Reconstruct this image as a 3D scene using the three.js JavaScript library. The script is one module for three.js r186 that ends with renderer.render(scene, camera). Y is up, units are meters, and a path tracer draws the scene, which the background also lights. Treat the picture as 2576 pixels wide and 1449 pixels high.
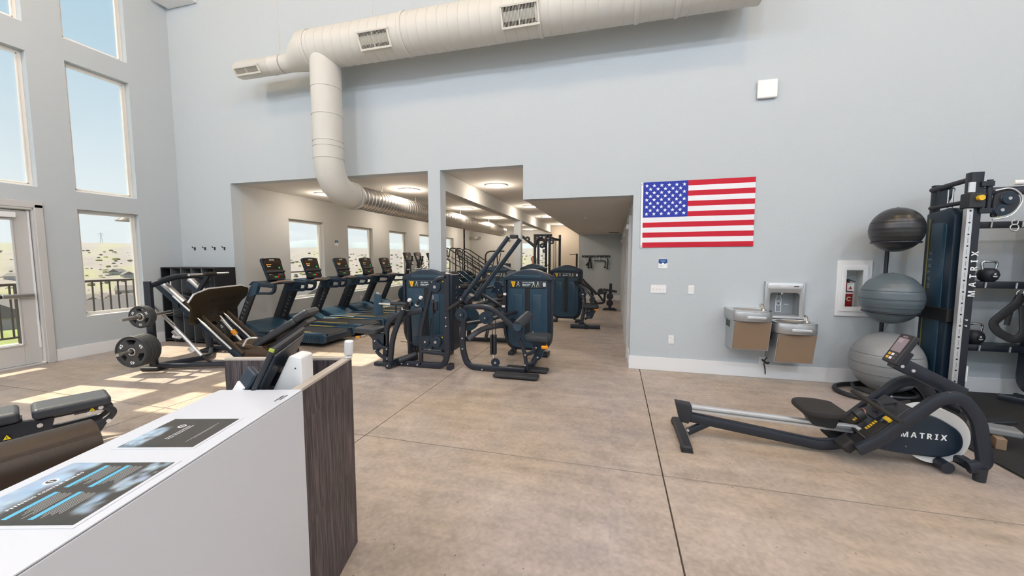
import * as THREE from 'three';
import { RoundedBoxGeometry } from 'three/addons/geometries/RoundedBoxGeometry.js';
import { TextGeometry } from 'three/addons/geometries/TextGeometry.js';
import { FontLoader } from 'three/addons/loaders/FontLoader.js';
import { MarchingCubes } from 'three/addons/objects/MarchingCubes.js';
import { mergeGeometries, toCreasedNormals } from 'three/addons/utils/BufferGeometryUtils.js';
import { RectAreaLightUniformsLib } from 'three/addons/lights/RectAreaLightUniformsLib.js';

// ------------------------------------------------------------------ camera, sky, sun, lamps, exposure
const W = 2576, H = 1449, F = 968;
const scene = new THREE.Scene();
const camera = new THREE.PerspectiveCamera(2 * Math.atan(H / 2 / F) * 180 / Math.PI, W / H, 0.05, 6000);
camera.position.set(0, 1.58, 0);
camera.rotation.order = 'YXZ';
camera.rotation.set(-4.53 * Math.PI / 180, 14.92 * Math.PI / 180, 0);

const renderer = new THREE.WebGLRenderer({ antialias: true });
renderer.toneMapping = THREE.LinearToneMapping;
renderer.toneMappingExposure = 1.0;
renderer.shadowMap.enabled = true;
RectAreaLightUniformsLib.init();

// pale clear sky: one smooth gradient of air from the horizon up, the same all round
const SKY_HORIZON = [0.90, 0.94, 0.96], SKY_MID = [0.50, 0.67, 0.80], SKY_TOP = [0.40, 0.60, 0.84];
{
  const w = 64, h = 256, d = new Float32Array(w * h * 4);
  for (let y = 0; y < h; y++) {
    const el = Math.max(0, (y + 0.5) / h - 0.5) * Math.PI, a = Math.min(1, el / 0.45), b = Math.min(1, Math.max(0, (el - 0.45) / 1.1));
    const k = a * a * (3 - 2 * a), s = b * b * (3 - 2 * b);
    for (let x = 0; x < w; x++) for (let c = 0; c < 4; c++) {
      const v = SKY_HORIZON[c] + (SKY_MID[c] - SKY_HORIZON[c]) * k;
      d[(y * w + x) * 4 + c] = c === 3 ? 1 : v + (SKY_TOP[c] - v) * s;
    }
  }
  const t = new THREE.DataTexture(d, w, h, THREE.RGBAFormat, THREE.FloatType);
  t.mapping = THREE.EquirectangularReflectionMapping; t.magFilter = t.minFilter = THREE.LinearFilter; t.needsUpdate = true;
  scene.background = t;
}
scene.backgroundIntensity = 1.0;
const SUN = new THREE.DirectionalLight(0xfff0d8, 9.0);
SUN.name = 'sun'; SUN.position.set(-30, 43.2, 3.3); SUN.target.position.set(0, 0, 0);
SUN.castShadow = true;
Object.assign(SUN.shadow.camera, { left: -22, right: 22, top: 22, bottom: -22, near: 1, far: 120 });
SUN.shadow.mapSize.set(4096, 4096);
scene.add(SUN, SUN.target);
// strengths of the fittings, used where each lamp is built
const HALL_LAMP = { color: 0xebf2ff, light: 14.8, glow: 2.0 }, DOWN_LAMP = { color: 0xfff0de, light: 21, glow: 1.7, bulb: 1.4 }, WARM_LAMP = { color: 0xffd6a0, light: 7 };

// ------------------------------------------------------------------ helpers
const PI = Math.PI, V = (x, y, z) => new THREE.Vector3(x, y, z), E3 = new THREE.Euler();
let seed = 7;
const rnd = () => { seed = (seed * 1664525 + 1013904223) >>> 0; return seed / 4294967296; };
const rr = (a, b) => a + (b - a) * rnd();
const M4 = (x = 0, y = 0, z = 0, rx = 0, ry = 0, rz = 0, sx = 1, sy = sx, sz = sx) =>
  new THREE.Matrix4().compose(V(x, y, z), new THREE.Quaternion().setFromEuler(new THREE.Euler(rx, ry, rz, 'YXZ')), V(sx, sy, sz));
function hash(x, y, s) { let h = Math.imul(x, 374761393) ^ Math.imul(y, 668265263) ^ Math.imul(s, 974711); h = Math.imul(h ^ (h >>> 13), 1274126177); return ((h ^ (h >>> 16)) >>> 0) / 4294967296; }
function vnoise(x, y, p, s) {           // value noise that repeats every p cells
  const x0 = Math.floor(x), y0 = Math.floor(y), fx = x - x0, fy = y - y0, u = fx * fx * (3 - 2 * fx), v = fy * fy * (3 - 2 * fy), m = (a) => ((a % p) + p) % p;
  const a = hash(m(x0), m(y0), s), b = hash(m(x0 + 1), m(y0), s), c = hash(m(x0), m(y0 + 1), s), d = hash(m(x0 + 1), m(y0 + 1), s);
  return a + (b - a) * u + (c - a) * v + (a - b - c + d) * u * v;
}
function fbm(x, y, p, s, o = 4) { let r = 0, a = 0.5, t = 0; for (let i = 0; i < o; i++) { r += a * vnoise(x, y, p, s + i); t += a; x *= 2; y *= 2; p *= 2; a *= 0.5; } return r / t; }
function tex(n, fn, srgb = true, m = n) {      // n x m texture from fn(u, v) -> [r,g,b] 0..1
  const d = new Uint8Array(n * m * 4);
  for (let y = 0; y < m; y++) for (let x = 0; x < n; x++) {
    const c = fn(x / n, y / m), i = (y * n + x) * 4;
    for (let k = 0; k < 3; k++) d[i + k] = Math.max(0, Math.min(255, (c.length ? c[k] : c) * 255));
    d[i + 3] = 255;
  }
  const t = new THREE.DataTexture(d, n, m); t.wrapS = t.wrapT = THREE.RepeatWrapping; t.magFilter = THREE.LinearFilter; t.minFilter = THREE.LinearMipmapLinearFilter; t.generateMipmaps = true;
  if (srgb) t.colorSpace = THREE.SRGBColorSpace; t.needsUpdate = true; return t;
}
function canvasTex(w, h, draw) {
  const c = document.createElement('canvas'); c.width = w; c.height = h; draw(c.getContext('2d'), w, h);
  const t = new THREE.CanvasTexture(c); t.colorSpace = THREE.SRGBColorSpace; t.magFilter = THREE.LinearFilter; return t;
}
const mat = (o) => new THREE.MeshStandardMaterial(o), phys = (o) => new THREE.MeshPhysicalMaterial(o);
const C = (r, g, b) => new THREE.Color().setRGB(r, g, b);

function fillet(P, r, n = 5) {
  P = P.map((p) => p.isVector3 ? p : V(...p));
  const out = [P[0]];
  for (let i = 1; i < P.length - 1; i++) {
    const a = P[i - 1], b = P[i], c = P[i + 1], la = a.distanceTo(b), lc = c.distanceTo(b), k = Math.min(r, la * 0.48, lc * 0.48);
    const p = b.clone().lerp(a, k / la), q = b.clone().lerp(c, k / lc);
    for (let j = 0; j <= n; j++) { const t = j / n; out.push(p.clone().multiplyScalar((1 - t) * (1 - t)).addScaledVector(b, 2 * t * (1 - t)).addScaledVector(q, t * t)); }
  }
  out.push(P[P.length - 1]); return out;
}
const roundProf = (r, n = 10, ry = r) => Array.from({ length: n }, (_, i) => [Math.cos(i / n * 2 * PI) * r, Math.sin(i / n * 2 * PI) * ry]);
function rectProf(w, h, r = 0.006) {
  r = Math.min(r, w * 0.49, h * 0.49); const o = [];
  for (const [sx, sy, a0] of [[1, 1, 0], [-1, 1, 1], [-1, -1, 2], [1, -1, 3]]) for (let k = 0; k < 3; k++) { const a = (a0 + k / 2) * PI / 2; o.push([sx * (w / 2 - r) + Math.cos(a) * r, sy * (h / 2 - r) + Math.sin(a) * r]); }
  return o;
}
function sweep(P, prof, n, closed = false, scaleAt) {
  const N = P.length, m = prof.length, pos = [], t = V(), b = V(), c = V(), last = n ? V(...(n.isVector3 ? n.toArray() : n)) : null;
  let prev = last;
  const at = (i) => P[closed ? (i + N) % N : Math.max(0, Math.min(N - 1, i))];
  const rings = [];
  for (let i = 0; i < N; i++) {
    t.subVectors(at(i + 1), at(i - 1)).normalize();
    if (!prev) prev = Math.abs(t.y) < 0.9 ? V(0, 1, 0) : V(1, 0, 0);
    b.copy(prev).addScaledVector(t, -prev.dot(t)).normalize(); prev = b.clone(); c.crossVectors(t, b);
    const s = scaleAt ? scaleAt(i / (N - 1)) : 1;
    rings.push(prof.map(([x, y]) => at(i).clone().addScaledVector(b, x * s).addScaledVector(c, y * s)));
  }
  const tri = (p, q, r) => pos.push(p.x, p.y, p.z, q.x, q.y, q.z, r.x, r.y, r.z);
  for (let i = 0; i < (closed ? N : N - 1); i++) { const A = rings[i], B = rings[(i + 1) % N]; for (let k = 0; k < m; k++) { const l = (k + 1) % m; tri(A[k], A[l], B[k]); tri(A[l], B[l], B[k]); } }
  if (!closed) for (const [R, f] of [[rings[0], 1], [rings[N - 1], 0]]) { for (let k = 1; k < m - 1; k++) f ? tri(R[0], R[k + 1], R[k]) : tri(R[0], R[k], R[k + 1]); }
  const g = new THREE.BufferGeometry(); g.setAttribute('position', new THREE.Float32BufferAttribute(pos, 3));
  return toCreasedNormals(g, 0.75);
}
const shape = (pts) => { const s = new THREE.Shape(); pts.forEach(([x, y], i) => i ? s.lineTo(x, y) : s.moveTo(x, y)); s.closePath(); return s; };
const rshape = (pts, r, n = 4) => shape(fillet([...pts.map(([x, y]) => [x, y, 0]), [...pts[0], 0], [...pts[1], 0]], r, n).slice(1, -1).map((p) => [p.x, p.y]).slice(0, -0 || undefined));
// closed outline with rounded corners
function outline(pts, r = 0.02, n = 4) {
  const m = pts.length, o = [];
  for (let i = 0; i < m; i++) {
    const a = V(...pts[(i + m - 1) % m], 0), b = V(...pts[i], 0), c = V(...pts[(i + 1) % m], 0), rad = pts[i][2] ?? r;
    a.z = b.z = c.z = 0;
    const la = a.distanceTo(b), lc = c.distanceTo(b), k = Math.min(rad, la * 0.49, lc * 0.49), p = b.clone().lerp(a, k / la), q = b.clone().lerp(c, k / lc);
    for (let j = 0; j <= n; j++) { const t = j / n; o.push([(1 - t) * (1 - t) * p.x + 2 * t * (1 - t) * b.x + t * t * q.x, (1 - t) * (1 - t) * p.y + 2 * t * (1 - t) * b.y + t * t * q.y]); }
  }
  return shape(o);
}
function boxUV(g) {
  const p = g.attributes.position, n = g.attributes.normal, uv = new Float32Array(p.count * 2);
  for (let i = 0; i < p.count; i++) {
    const x = Math.abs(n.getX(i)), y = Math.abs(n.getY(i)), z = Math.abs(n.getZ(i));
    if (y >= x && y >= z) { uv[i * 2] = p.getX(i); uv[i * 2 + 1] = -p.getZ(i); } else if (x >= z) { uv[i * 2] = p.getZ(i); uv[i * 2 + 1] = p.getY(i); } else { uv[i * 2] = p.getX(i); uv[i * 2 + 1] = p.getY(i); }
  }
  g.setAttribute('uv', new THREE.BufferAttribute(uv, 2)); return g;
}
const used = {};
function numbered(n) { n = n.replace(/_\d{3}$/, ''); const k = used[n] = (used[n] ?? -1) + 1; return k ? n + '_' + String(k).padStart(3, '0') : n; }
class MB {
  constructor() { this.g = []; }
  geo(g, m) { g = g.index ? g.toNonIndexed() : g.clone(); if (m) g.applyMatrix4(m); for (const k of Object.keys(g.attributes)) if (!['position', 'normal', 'uv'].includes(k)) g.deleteAttribute(k); g.clearGroups?.(); if (!g.attributes.normal) g.computeVertexNormals(); this.g.push(g); return this; }
  box(x, y, z, w, h, d, o = {}) { const r = o.r ?? Math.min(0.004, w / 5, h / 5, d / 5); return this.geo(r > 0.0005 ? new RoundedBoxGeometry(w, h, d, o.s ?? 1, r) : new THREE.BoxGeometry(w, h, d), M4(x, y, z, o.rx, o.ry, o.rz)); }
  sbox(x, y, z, w, h, d, o = {}) { return this.geo(new THREE.BoxGeometry(w, h, d), M4(x, y, z, o.rx, o.ry, o.rz)); }
  cyl(p, q, r, r2 = r, n = 16) { p = V(...p); q = V(...q); const g = new THREE.CylinderGeometry(r2, r, p.distanceTo(q), n); return this.geo(g, new THREE.Matrix4().compose(p.clone().lerp(q, 0.5), new THREE.Quaternion().setFromUnitVectors(V(0, 1, 0), q.clone().sub(p).normalize()), V(1, 1, 1))); }
  tube(P, r, o = {}) { return this.geo(sweep(fillet(P, o.f ?? 0.08, o.fn ?? 5), roundProf(r, o.n ?? 10, o.ry), o.up, o.closed)); }
  bar(P, w, h, n, o = {}) { return this.geo(sweep(fillet(P, o.f ?? 0.08, o.fn ?? 5), rectProf(w, h, o.r ?? Math.min(w, h) * 0.3), n)); }
  sph(x, y, z, r, sy = 1, sx = 1, sz = 1, n = 24) { return this.geo(new THREE.SphereGeometry(r, n, Math.round(n * 0.7)), M4(x, y, z, 0, 0, 0, sx, sy, sz)); }
  lathe(pts, m, n = 32) { return this.geo(toCreasedNormals(new THREE.LatheGeometry(pts.map(([x, y]) => new THREE.Vector2(x, y)), n), 0.6), m); }
  ext(sh, depth, m, bevel = 0, bs = 2) { const g = new THREE.ExtrudeGeometry(sh, { depth: depth - 2 * bevel, bevelEnabled: bevel > 0, bevelThickness: bevel, bevelSize: bevel, bevelOffset: -bevel, bevelSegments: bs, curveSegments: 10 }); g.translate(0, 0, bevel - depth / 2); return this.geo(bevel > 0 ? toCreasedNormals(g, 0.5) : g, m); }
  torus(x, y, z, R, r, o = {}) { return this.geo(new THREE.TorusGeometry(R, r, o.n ?? 8, o.m ?? 32), M4(x, y, z, o.rx, o.ry, o.rz)); }
  disc(x, y, z, r, d, o = {}) { return this.geo(new THREE.CylinderGeometry(r, r, d, o.n ?? 24), M4(x, y, z, o.rx, o.ry, o.rz)); }
  build(name, material, parent) {
    const keep = this.g.every((g) => g.attributes.uv) && material.userData.keepuv;
    for (const g of this.g) { if (!g.attributes.uv) g.setAttribute('uv', new THREE.BufferAttribute(new Float32Array(g.attributes.position.count * 2), 2)); }
    const g = this.g.length > 1 ? mergeGeometries(this.g) : this.g[0];
    if (!keep) boxUV(g);
    const o = new THREE.Mesh(g, material); o.name = parent === scene ? numbered(name) : name; parent.add(o); return o;
  }
}
const mb = () => new MB();
function tag(o, label, category, group, kind) { if (label) o.userData.label = label; if (category) o.userData.category = category; if (group) o.userData.group = group; if (kind) o.userData.kind = kind; return o; }
function thing(name, label, category, [x, y, z] = [0, 0, 0], turn = 0, group) { const o = new THREE.Group(); o.name = numbered(name); o.position.set(x, y, z); o.rotation.y = turn; scene.add(o); return tag(o, label, category, group); }
function struct(b, name, m) { const o = b.build(name, m, scene); o.userData.kind = 'structure'; return o; }
function dup(root, [x, y, z], turn, label, group) { const r = root.clone(); r.userData = { ...root.userData }; r.name = numbered(root.name); r.position.set(x, y, z); r.rotation.y = turn; scene.add(r); return tag(r, label, null, group); }
const font = await new FontLoader().loadAsync('fonts/droid/droid_sans_bold.typeface.json');
function word(s, size, depth, m, gap = 0) {       // raised lettering in the xy plane, centred; letters spaced by gap
  let x = 0; const gs = [];
  for (const ch of s) {
    if (ch === ' ') { x += size * 0.5; continue; }
    const g = new TextGeometry(ch, { font, size, depth, curveSegments: 3, bevelEnabled: false }); g.computeBoundingBox();
    const b = g.boundingBox; g.translate(x - b.min.x, 0, 0); x += b.max.x - b.min.x + size * 0.16 + gap; gs.push(g.toNonIndexed ? (g.index ? g.toNonIndexed() : g) : g);
  }
  const g = mergeGeometries(gs); g.translate(-(x - gap) / 2, -size / 2, 0); if (m) g.applyMatrix4(m); return g;
}
// ------------------------------------------------------------------ materials
const T = {};
T.conc = tex(1024, (u, v) => {
  const a = fbm(u * 5, v * 5, 5, 1, 5), b = fbm(u * 26, v * 26, 26, 9, 3), c = fbm(u * 130, v * 130, 130, 5, 2), streak = fbm(u * 4, v * 34, 34, 17, 3);
  let k = 0.655 + (a - 0.5) * 0.13 + (b - 0.5) * 0.09 + (c - 0.5) * 0.09 + (streak - 0.5) * 0.10;
  const warm = (fbm(u * 3, v * 3, 3, 33, 4) - 0.5) * 0.10;
  if (hash(Math.floor(u * 340), Math.floor(v * 340), 71) > 0.9993) k -= 0.2;
  return [k * 1.05 + warm * 0.4, k * 0.965, k * 0.89 - warm];
});
T.conc.repeat.set(0.36, 0.36);
T.concBump = tex(512, (u, v) => fbm(u * 40, v * 40, 40, 3, 4), false); T.concBump.repeat.set(0.6, 0.6);
T.concRough = tex(512, (u, v) => { const k = 0.30 + 0.34 * fbm(u * 7, v * 7, 7, 21, 4); return [k, k, k]; }, false); T.concRough.repeat.set(0.3, 0.3);
T.plaster = tex(256, (u, v) => fbm(u * 60, v * 60, 60, 4, 3), false); T.plaster.repeat.set(1.2, 1.2);
T.wood = tex(512, (u, v) => {
  const a = fbm(u * 90, v * 3, 90, 12, 3), b = fbm(u * 220, v * 7, 220, 18, 2), w = fbm(u * 14, v * 2, 14, 8, 2);
  const k = 0.27 + (a - 0.5) * 0.34 + (b - 0.5) * 0.22 + (w - 0.5) * 0.08; return [k * 1.06, k * 0.95, k * 0.98];
});
T.wood.repeat.set(2.2, 2.2);
T.rubber = tex(512, (u, v) => { const k = 0.10 + (hash(Math.floor(u * 512), Math.floor(v * 512), 3) > 0.93 ? 0.22 * hash(Math.floor(u * 512), Math.floor(v * 512), 8) : 0) + 0.05 * fbm(u * 30, v * 30, 30, 2, 3); return [k, k, k * 1.05]; });
T.rubber.repeat.set(1.3, 1.3);
T.grain = tex(256, (u, v) => fbm(u * 90, v * 90, 90, 6, 2), false); T.grain.repeat.set(4, 4);
T.ballRing = tex(64, (u, v) => { const k = 0.5 + 0.5 * Math.sin(v * 2 * PI * 16); return [k, k, k]; }, false, 256);
const M = {
  wall: mat({ name: 'grey_wall_paint', color: C(0.505, 0.55, 0.58), roughness: 0.9, bumpMap: T.plaster, bumpScale: 0.0012 }),
  annexWall: mat({ name: 'greige_wall_paint', color: C(0.525, 0.52, 0.495), roughness: 0.9, bumpMap: T.plaster, bumpScale: 0.0012 }),
  ceil: mat({ name: 'ceiling_paint', color: C(0.66, 0.63, 0.59), roughness: 0.92, bumpMap: T.plaster, bumpScale: 0.001 }),
  hallCeil: mat({ name: 'tan_hall_ceiling', color: C(0.58, 0.49, 0.37), roughness: 0.9 }),
  trim: mat({ name: 'white_trim', color: C(0.80, 0.81, 0.82), roughness: 0.45 }),
  frame: mat({ name: 'window_vinyl', color: C(0.78, 0.75, 0.70), roughness: 0.5 }),
  door: mat({ name: 'door_paint', color: C(0.55, 0.545, 0.54), roughness: 0.5 }),
  conc: mat({ name: 'sealed_concrete', map: T.conc, roughnessMap: T.concRough, roughness: 1, bumpMap: T.concBump, bumpScale: 0.0008 }),
  joint: mat({ name: 'saw_cut', color: C(0.16, 0.13, 0.10), roughness: 0.95 }),
  rubber: mat({ name: 'speckled_rubber', map: T.rubber, roughness: 0.85 }),
  glass: phys({ name: 'window_glass', color: C(0.97, 0.99, 0.985), transmission: 1, thickness: 0, roughness: 0.0, ior: 1.5, specularIntensity: 0.6 }),
  duct: mat({ name: 'painted_duct', color: C(0.60, 0.585, 0.54), roughness: 0.55 }),
  galv: mat({ name: 'galvanised_duct', color: C(0.62, 0.60, 0.57), roughness: 0.30, metalness: 0.85 }),
  grille: mat({ name: 'grille_paint', color: C(0.66, 0.64, 0.58), roughness: 0.5 }),
  dark: mat({ name: 'dark_void', color: C(0.05, 0.045, 0.04), roughness: 0.8 }),
  black: mat({ name: 'black_powder_coat', color: C(0.016, 0.020, 0.030), roughness: 0.36, bumpMap: T.grain, bumpScale: 0.0002 }),
  blackMatte: mat({ name: 'black_plastic', color: C(0.020, 0.022, 0.028), roughness: 0.52 }),
  navy: mat({ name: 'blue_black_shroud', color: C(0.022, 0.056, 0.092), roughness: 0.3 }),
  navyDeep: mat({ name: 'blue_black_recess', color: C(0.010, 0.022, 0.040), roughness: 0.36 }),
  pad: mat({ name: 'black_upholstery', color: C(0.030, 0.036, 0.046), roughness: 0.46, bumpMap: T.grain, bumpScale: 0.0005 }),
  grip: mat({ name: 'rubber_grip', color: C(0.022, 0.020, 0.020), roughness: 0.8 }),
  chrome: mat({ name: 'chrome', color: C(0.78, 0.78, 0.78), roughness: 0.14, metalness: 1 }),
  steel: mat({ name: 'brushed_steel', color: C(0.60, 0.59, 0.57), roughness: 0.34, metalness: 1 }),
  alu: mat({ name: 'aluminium_rail', color: C(0.74, 0.75, 0.77), roughness: 0.38, metalness: 0.7 }),
  brass: mat({ name: 'tan_laminate', color: C(0.30, 0.21, 0.14), roughness: 0.5, metalness: 0.2 }),
  bronze: mat({ name: 'dark_bronze', color: C(0.085, 0.055, 0.033), roughness: 0.4, metalness: 0.3 }),
  white: mat({ name: 'white_plastic', color: C(0.82, 0.82, 0.82), roughness: 0.4 }),
  whiteMark: mat({ name: 'white_lettering', color: C(0.85, 0.86, 0.86), roughness: 0.5 }),
  greyMark: mat({ name: 'grey_lettering', color: C(0.16, 0.18, 0.19), roughness: 0.5 }),
  yellow: mat({ name: 'yellow_marking', color: C(0.80, 0.50, 0.02), roughness: 0.5 }),
  amber: mat({ name: 'amber_knob', color: C(0.85, 0.32, 0.01), roughness: 0.4 }),
  rope: mat({ name: 'black_cable', color: C(0.012, 0.012, 0.014), roughness: 0.5 }),
  belt: mat({ name: 'running_belt', color: C(0.024, 0.026, 0.030), roughness: 0.62, bumpMap: T.grain, bumpScale: 0.0006 }),
  wood: mat({ name: 'dark_vertical_laminate', map: T.wood, roughness: 0.5 }),
  counter: mat({ name: 'white_counter', color: C(0.66, 0.68, 0.73), roughness: 0.25 }),
};
M.lampHall = mat({ name: 'hall_lamp_diffuser', color: C(0.8, 0.8, 0.8), emissive: new THREE.Color(HALL_LAMP.color), emissiveIntensity: HALL_LAMP.glow });
M.lampDown = mat({ name: 'downlight_diffuser', color: C(0.8, 0.8, 0.8), emissive: new THREE.Color(0xffefdb), emissiveIntensity: DOWN_LAMP.glow });

// ------------------------------------------------------------------ floor: concrete slabs between saw cuts
{
  const bed = mb().sbox(1.0, -0.17, -6.5, 19.5, 0.3, 27); const fl = struct(bed, 'floor', M.joint);
  const xs = [-8.4, -7.04, -4.55, -2.12, 0.37, 2.86, 5.35, 7.84, 9.2], zs = [-19.6, -17.1, -14.2, -11.1, -8.2, -5.75, -2.87, 0.02, 2.9, 5.8], q = 0.0045;
  for (let i = 0; i + 1 < xs.length; i++) for (let j = 0; j + 1 < zs.length; j++) {
    if (xs[i] > 0.3 && zs[j + 1] < -5.7) continue;
    const x0 = xs[i] + q, x1 = xs[i + 1] - q, z0 = zs[j] + q, z1 = zs[j + 1] - q;
    mb().box((x0 + x1) / 2, -0.012, (z0 + z1) / 2, x1 - x0, 0.024, z1 - z0, { r: 0.0025 }).build('slab', M.conc, fl);
  }
}
// ------------------------------------------------------------------ walls
// wall in a plane: outline and holes as [a, y] (a = x or z), thickness towards dir
function wallX(name, x, dir, th, out, holes, m = M.wall) {   // plane x = const, a = z
  const s = shape(out); for (const h of holes) s.holes.push(new THREE.Path(h.map(([a, y]) => new THREE.Vector2(a, y))));
  const g = new THREE.ExtrudeGeometry(s, { depth: th, bevelEnabled: false });
  // shape x -> world z, shape y -> world y, depth -> world x
  const m4 = new THREE.Matrix4().makeBasis(V(0, 0, 1), V(0, 1, 0), V(-1, 0, 0)); m4.setPosition(dir < 0 ? x : x + th, 0, 0);
  return struct(mb().geo(g, m4), name, m);
}
function wallZ(name, z, dir, th, out, holes, m = M.wall) {   // plane z = const, a = x
  const s = shape(out); for (const h of holes) s.holes.push(new THREE.Path(h.map(([a, y]) => new THREE.Vector2(a, y))));
  const g = new THREE.ExtrudeGeometry(s, { depth: th, bevelEnabled: false });
  return struct(mb().geo(g, M4(0, 0, dir < 0 ? z - th : z)), name, m);
}
const rect = (a0, a1, y0, y1) => [[a0, y0], [a1, y0], [a1, y1], [a0, y1]];
const HC = 7.5, ZB = -5.66, XL = -8.2, XT = -6.9;
wallZ('wall_back', ZB, -1, 0.2, [[XL - 0.17, 0], [-6.9, 0], [-6.9, 2.945], [-2.888, 2.945], [-2.888, 0], [-2.678, 0], [-2.678, 2.945], [-1.338, 2.945], [-1.338, 2.44], [0.232, 2.44], [0.232, 0], [9, 0], [9, HC], [XL - 0.17, HC]],
  [rect(2.725, 2.965, 0.94, 1.475), rect(1.94, 2.28, 0.83, 1.135)]);
const B = [-4.98, -4.17], A = [-3.76, -3.08], CC = [-2.98, -2.28], D = [-1.95, -1.14];
const leftHoles = [rect(...B, 0.63, 2.34), rect(...B, 2.61, 4.59), rect(...B, 4.92, 7.0), rect(...A, 2.61, 4.53), rect(...A, 4.92, 7.0), rect(...CC, 2.61, 4.53), rect(...CC, 4.92, 7.0),
  rect(...D, 0.63, 2.34), rect(...D, 2.61, 4.59), rect(...D, 4.92, 7.0), rect(0.4, 1.21, 0.63, 2.34), rect(0.4, 1.21, 2.61, 4.59), rect(2.2, 3.01, 0.63, 2.34), rect(2.2, 3.01, 2.61, 4.59)];
wallX('wall_left', XL, -1, 0.17, [[ZB, 0], [-3.69, 0], [-3.69, 2.3], [-2.72, 2.3], [-2.72, 0], [5.8, 0], [5.8, HC], [ZB, HC]], leftHoles);
const tw = [[-7.99, -6.95], [-9.97, -8.88], [-11.9, -10.84], [-13.85, -12.79], [-15.87, -14.82]];
wallX('wall_treadmill', XT, -1, 0.17, [[-17.2, 0], [ZB - 0.2, 0], [ZB - 0.2, 3.2], [-17.2, 3.2]], tw.map(([a, b]) => rect(a, b, 0.64, 2.43)), M.annexWall);
struct(mb().sbox(-7.25, 1.6, -17.115, 0.7, 3.2, 0.17), 'wall_jog', M.annexWall);
wallX('wall_recess', -7.5, -1, 0.17, [[-19.62, 0], [-17.2, 0], [-17.2, 3.2], [-19.62, 3.2]], [], M.annexWall);
wallZ('wall_far', -19.45, -1, 0.17, [[-7.5, 0], [-4.95, 0], [-4.95, 2.36], [-3.2, 2.36], [-3.2, 0], [-2.65, 0], [-2.65, 3.2], [-7.5, 3.2]], [], M.annexWall);
struct(mb().sbox(-2.65, 1.6, -18.15, 0.2, 3.2, 2.8), 'wall_far_side', M.annexWall);
struct(mb().sbox(-1.95, 1.6, -16.8, 1.6, 3.2, 0.2), 'wall_tan', mat({ name: 'tan_wall_paint', color: C(0.56, 0.49, 0.40), roughness: 0.9 }));
struct(mb().sbox(-1.25, 1.22, -15.75, 0.14, 2.44, 1.9), 'wall_corridor_side', M.annexWall);
struct(mb().sbox(-0.5, 1.22, -14.81, 1.64, 2.44, 0.16), 'wall_corridor_end', M.wall);
// corridor wall with three door openings
const cd = [[-7.2, -6.25], [-9.4, -8.45], [-12.6, -11.65]];
wallX('wall_corridor_right', 0.232, 1, 0.16, [[-14.9, 0], ...cd.slice().reverse().flatMap(([a, b]) => [[a, 0], [a, 2.16], [b, 2.16], [b, 0]]), [ZB - 0.2, 0], [ZB - 0.2, 2.44], [-14.9, 2.44]], []);
struct(mb().sbox(1.6, 1.22, -10.4, 0.1, 2.44, 9), 'wall_closets', M.wall);
struct(mb().sbox(9.1, HC / 2, 0.05, 0.2, HC, 11.8), 'wall_right', M.wall);
// front wall behind the camera, mostly storefront glazing
wallZ('wall_front', 5.8, 1, 0.2, rect(XL - 0.17, 9.2, 0, HC), [rect(-7.4, -4.4, 0.3, 5.6), rect(-4.0, -1.0, 0.3, 5.6), rect(-0.6, 2.4, 0.3, 5.6), rect(2.8, 5.8, 0.3, 5.6), rect(6.2, 8.8, 0.3, 5.6)]);
[[-7.4, -4.4], [-4.0, -1.0], [-0.6, 2.4], [2.8, 5.8], [6.2, 8.8]].forEach(([a, b], i) => {
  const f = struct(mb().sbox((a + b) / 2, 0.325, 5.86, b - a, 0.05, 0.08).sbox((a + b) / 2, 5.575, 5.86, b - a, 0.05, 0.08).sbox(a + 0.025, 2.95, 5.86, 0.05, 5.2, 0.08).sbox(b - 0.025, 2.95, 5.86, 0.05, 5.2, 0.08).sbox((a + b) / 2, 2.6, 5.86, b - a, 0.06, 0.08), 'window_' + (20 + i), M.frame);
  mb().sbox((a + b) / 2, 2.95, 5.86, b - a - 0.1, 5.2, 0.006).build('pane', M.glass, f);
});
struct(mb().sbox(0.4, HC + 0.1, 0.05, 17.7, 0.2, 11.8), 'ceiling', M.hallCeil);
struct(mb().sbox(-4.45, 3.05, -12.75, 6.3, 0.2, 13.8), 'ceiling_annex', M.ceil);
struct(mb().sbox(-0.5, 2.75, -10.9, 1.66, 0.62, 10.1), 'ceiling_corridor', M.ceil);
struct(mb().box(-2.783, 2.803, -11.27, 0.21, 0.29, 10.83, { r: 0.003 }), 'trim_beam', M.annexWall);
struct(mb().box(-2.783, 1.33, -11.15, 0.21, 2.66, 0.21, { r: 0.004 }), 'column', M.wall);
struct(mb().box(-7.78, 6.5, ZB + 0.14, 0.7, 0.62, 0.27, { r: 0.004 }), 'trim_box', M.trim);
// baseboards
const bb = (n, b) => struct(b, n, M.trim);
bb('baseboard_back', mb().box(4.6, 0.0925, ZB + 0.008, 8.76, 0.185, 0.016).box(-7.55, 0.0925, ZB + 0.008, 1.28, 0.185, 0.016));
bb('baseboard_left', mb().box(XL + 0.008, 0.0925, -4.72, 0.016, 0.185, 1.87).box(XL + 0.008, 0.0925, 1.6, 0.016, 0.185, 8.4));
bb('baseboard_treadmill', mb().box(XT + 0.008, 0.0925, -11.5, 0.016, 0.185, 11.3));
bb('baseboard_corridor', mb().box(-0.52, 0.0925, -14.72, 1.5, 0.185, 0.016).box(-2.0, 0.0925, -16.69, 1.4, 0.185, 0.016));
bb('baseboard_door_side', mb().box(0.226, 0.0925, -6.03, 0.014, 0.185, 0.3).box(0.226, 0.0925, -7.83, 0.014, 0.185, 1.1).box(0.226, 0.0925, -10.52, 0.014, 0.185, 2.1));

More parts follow.
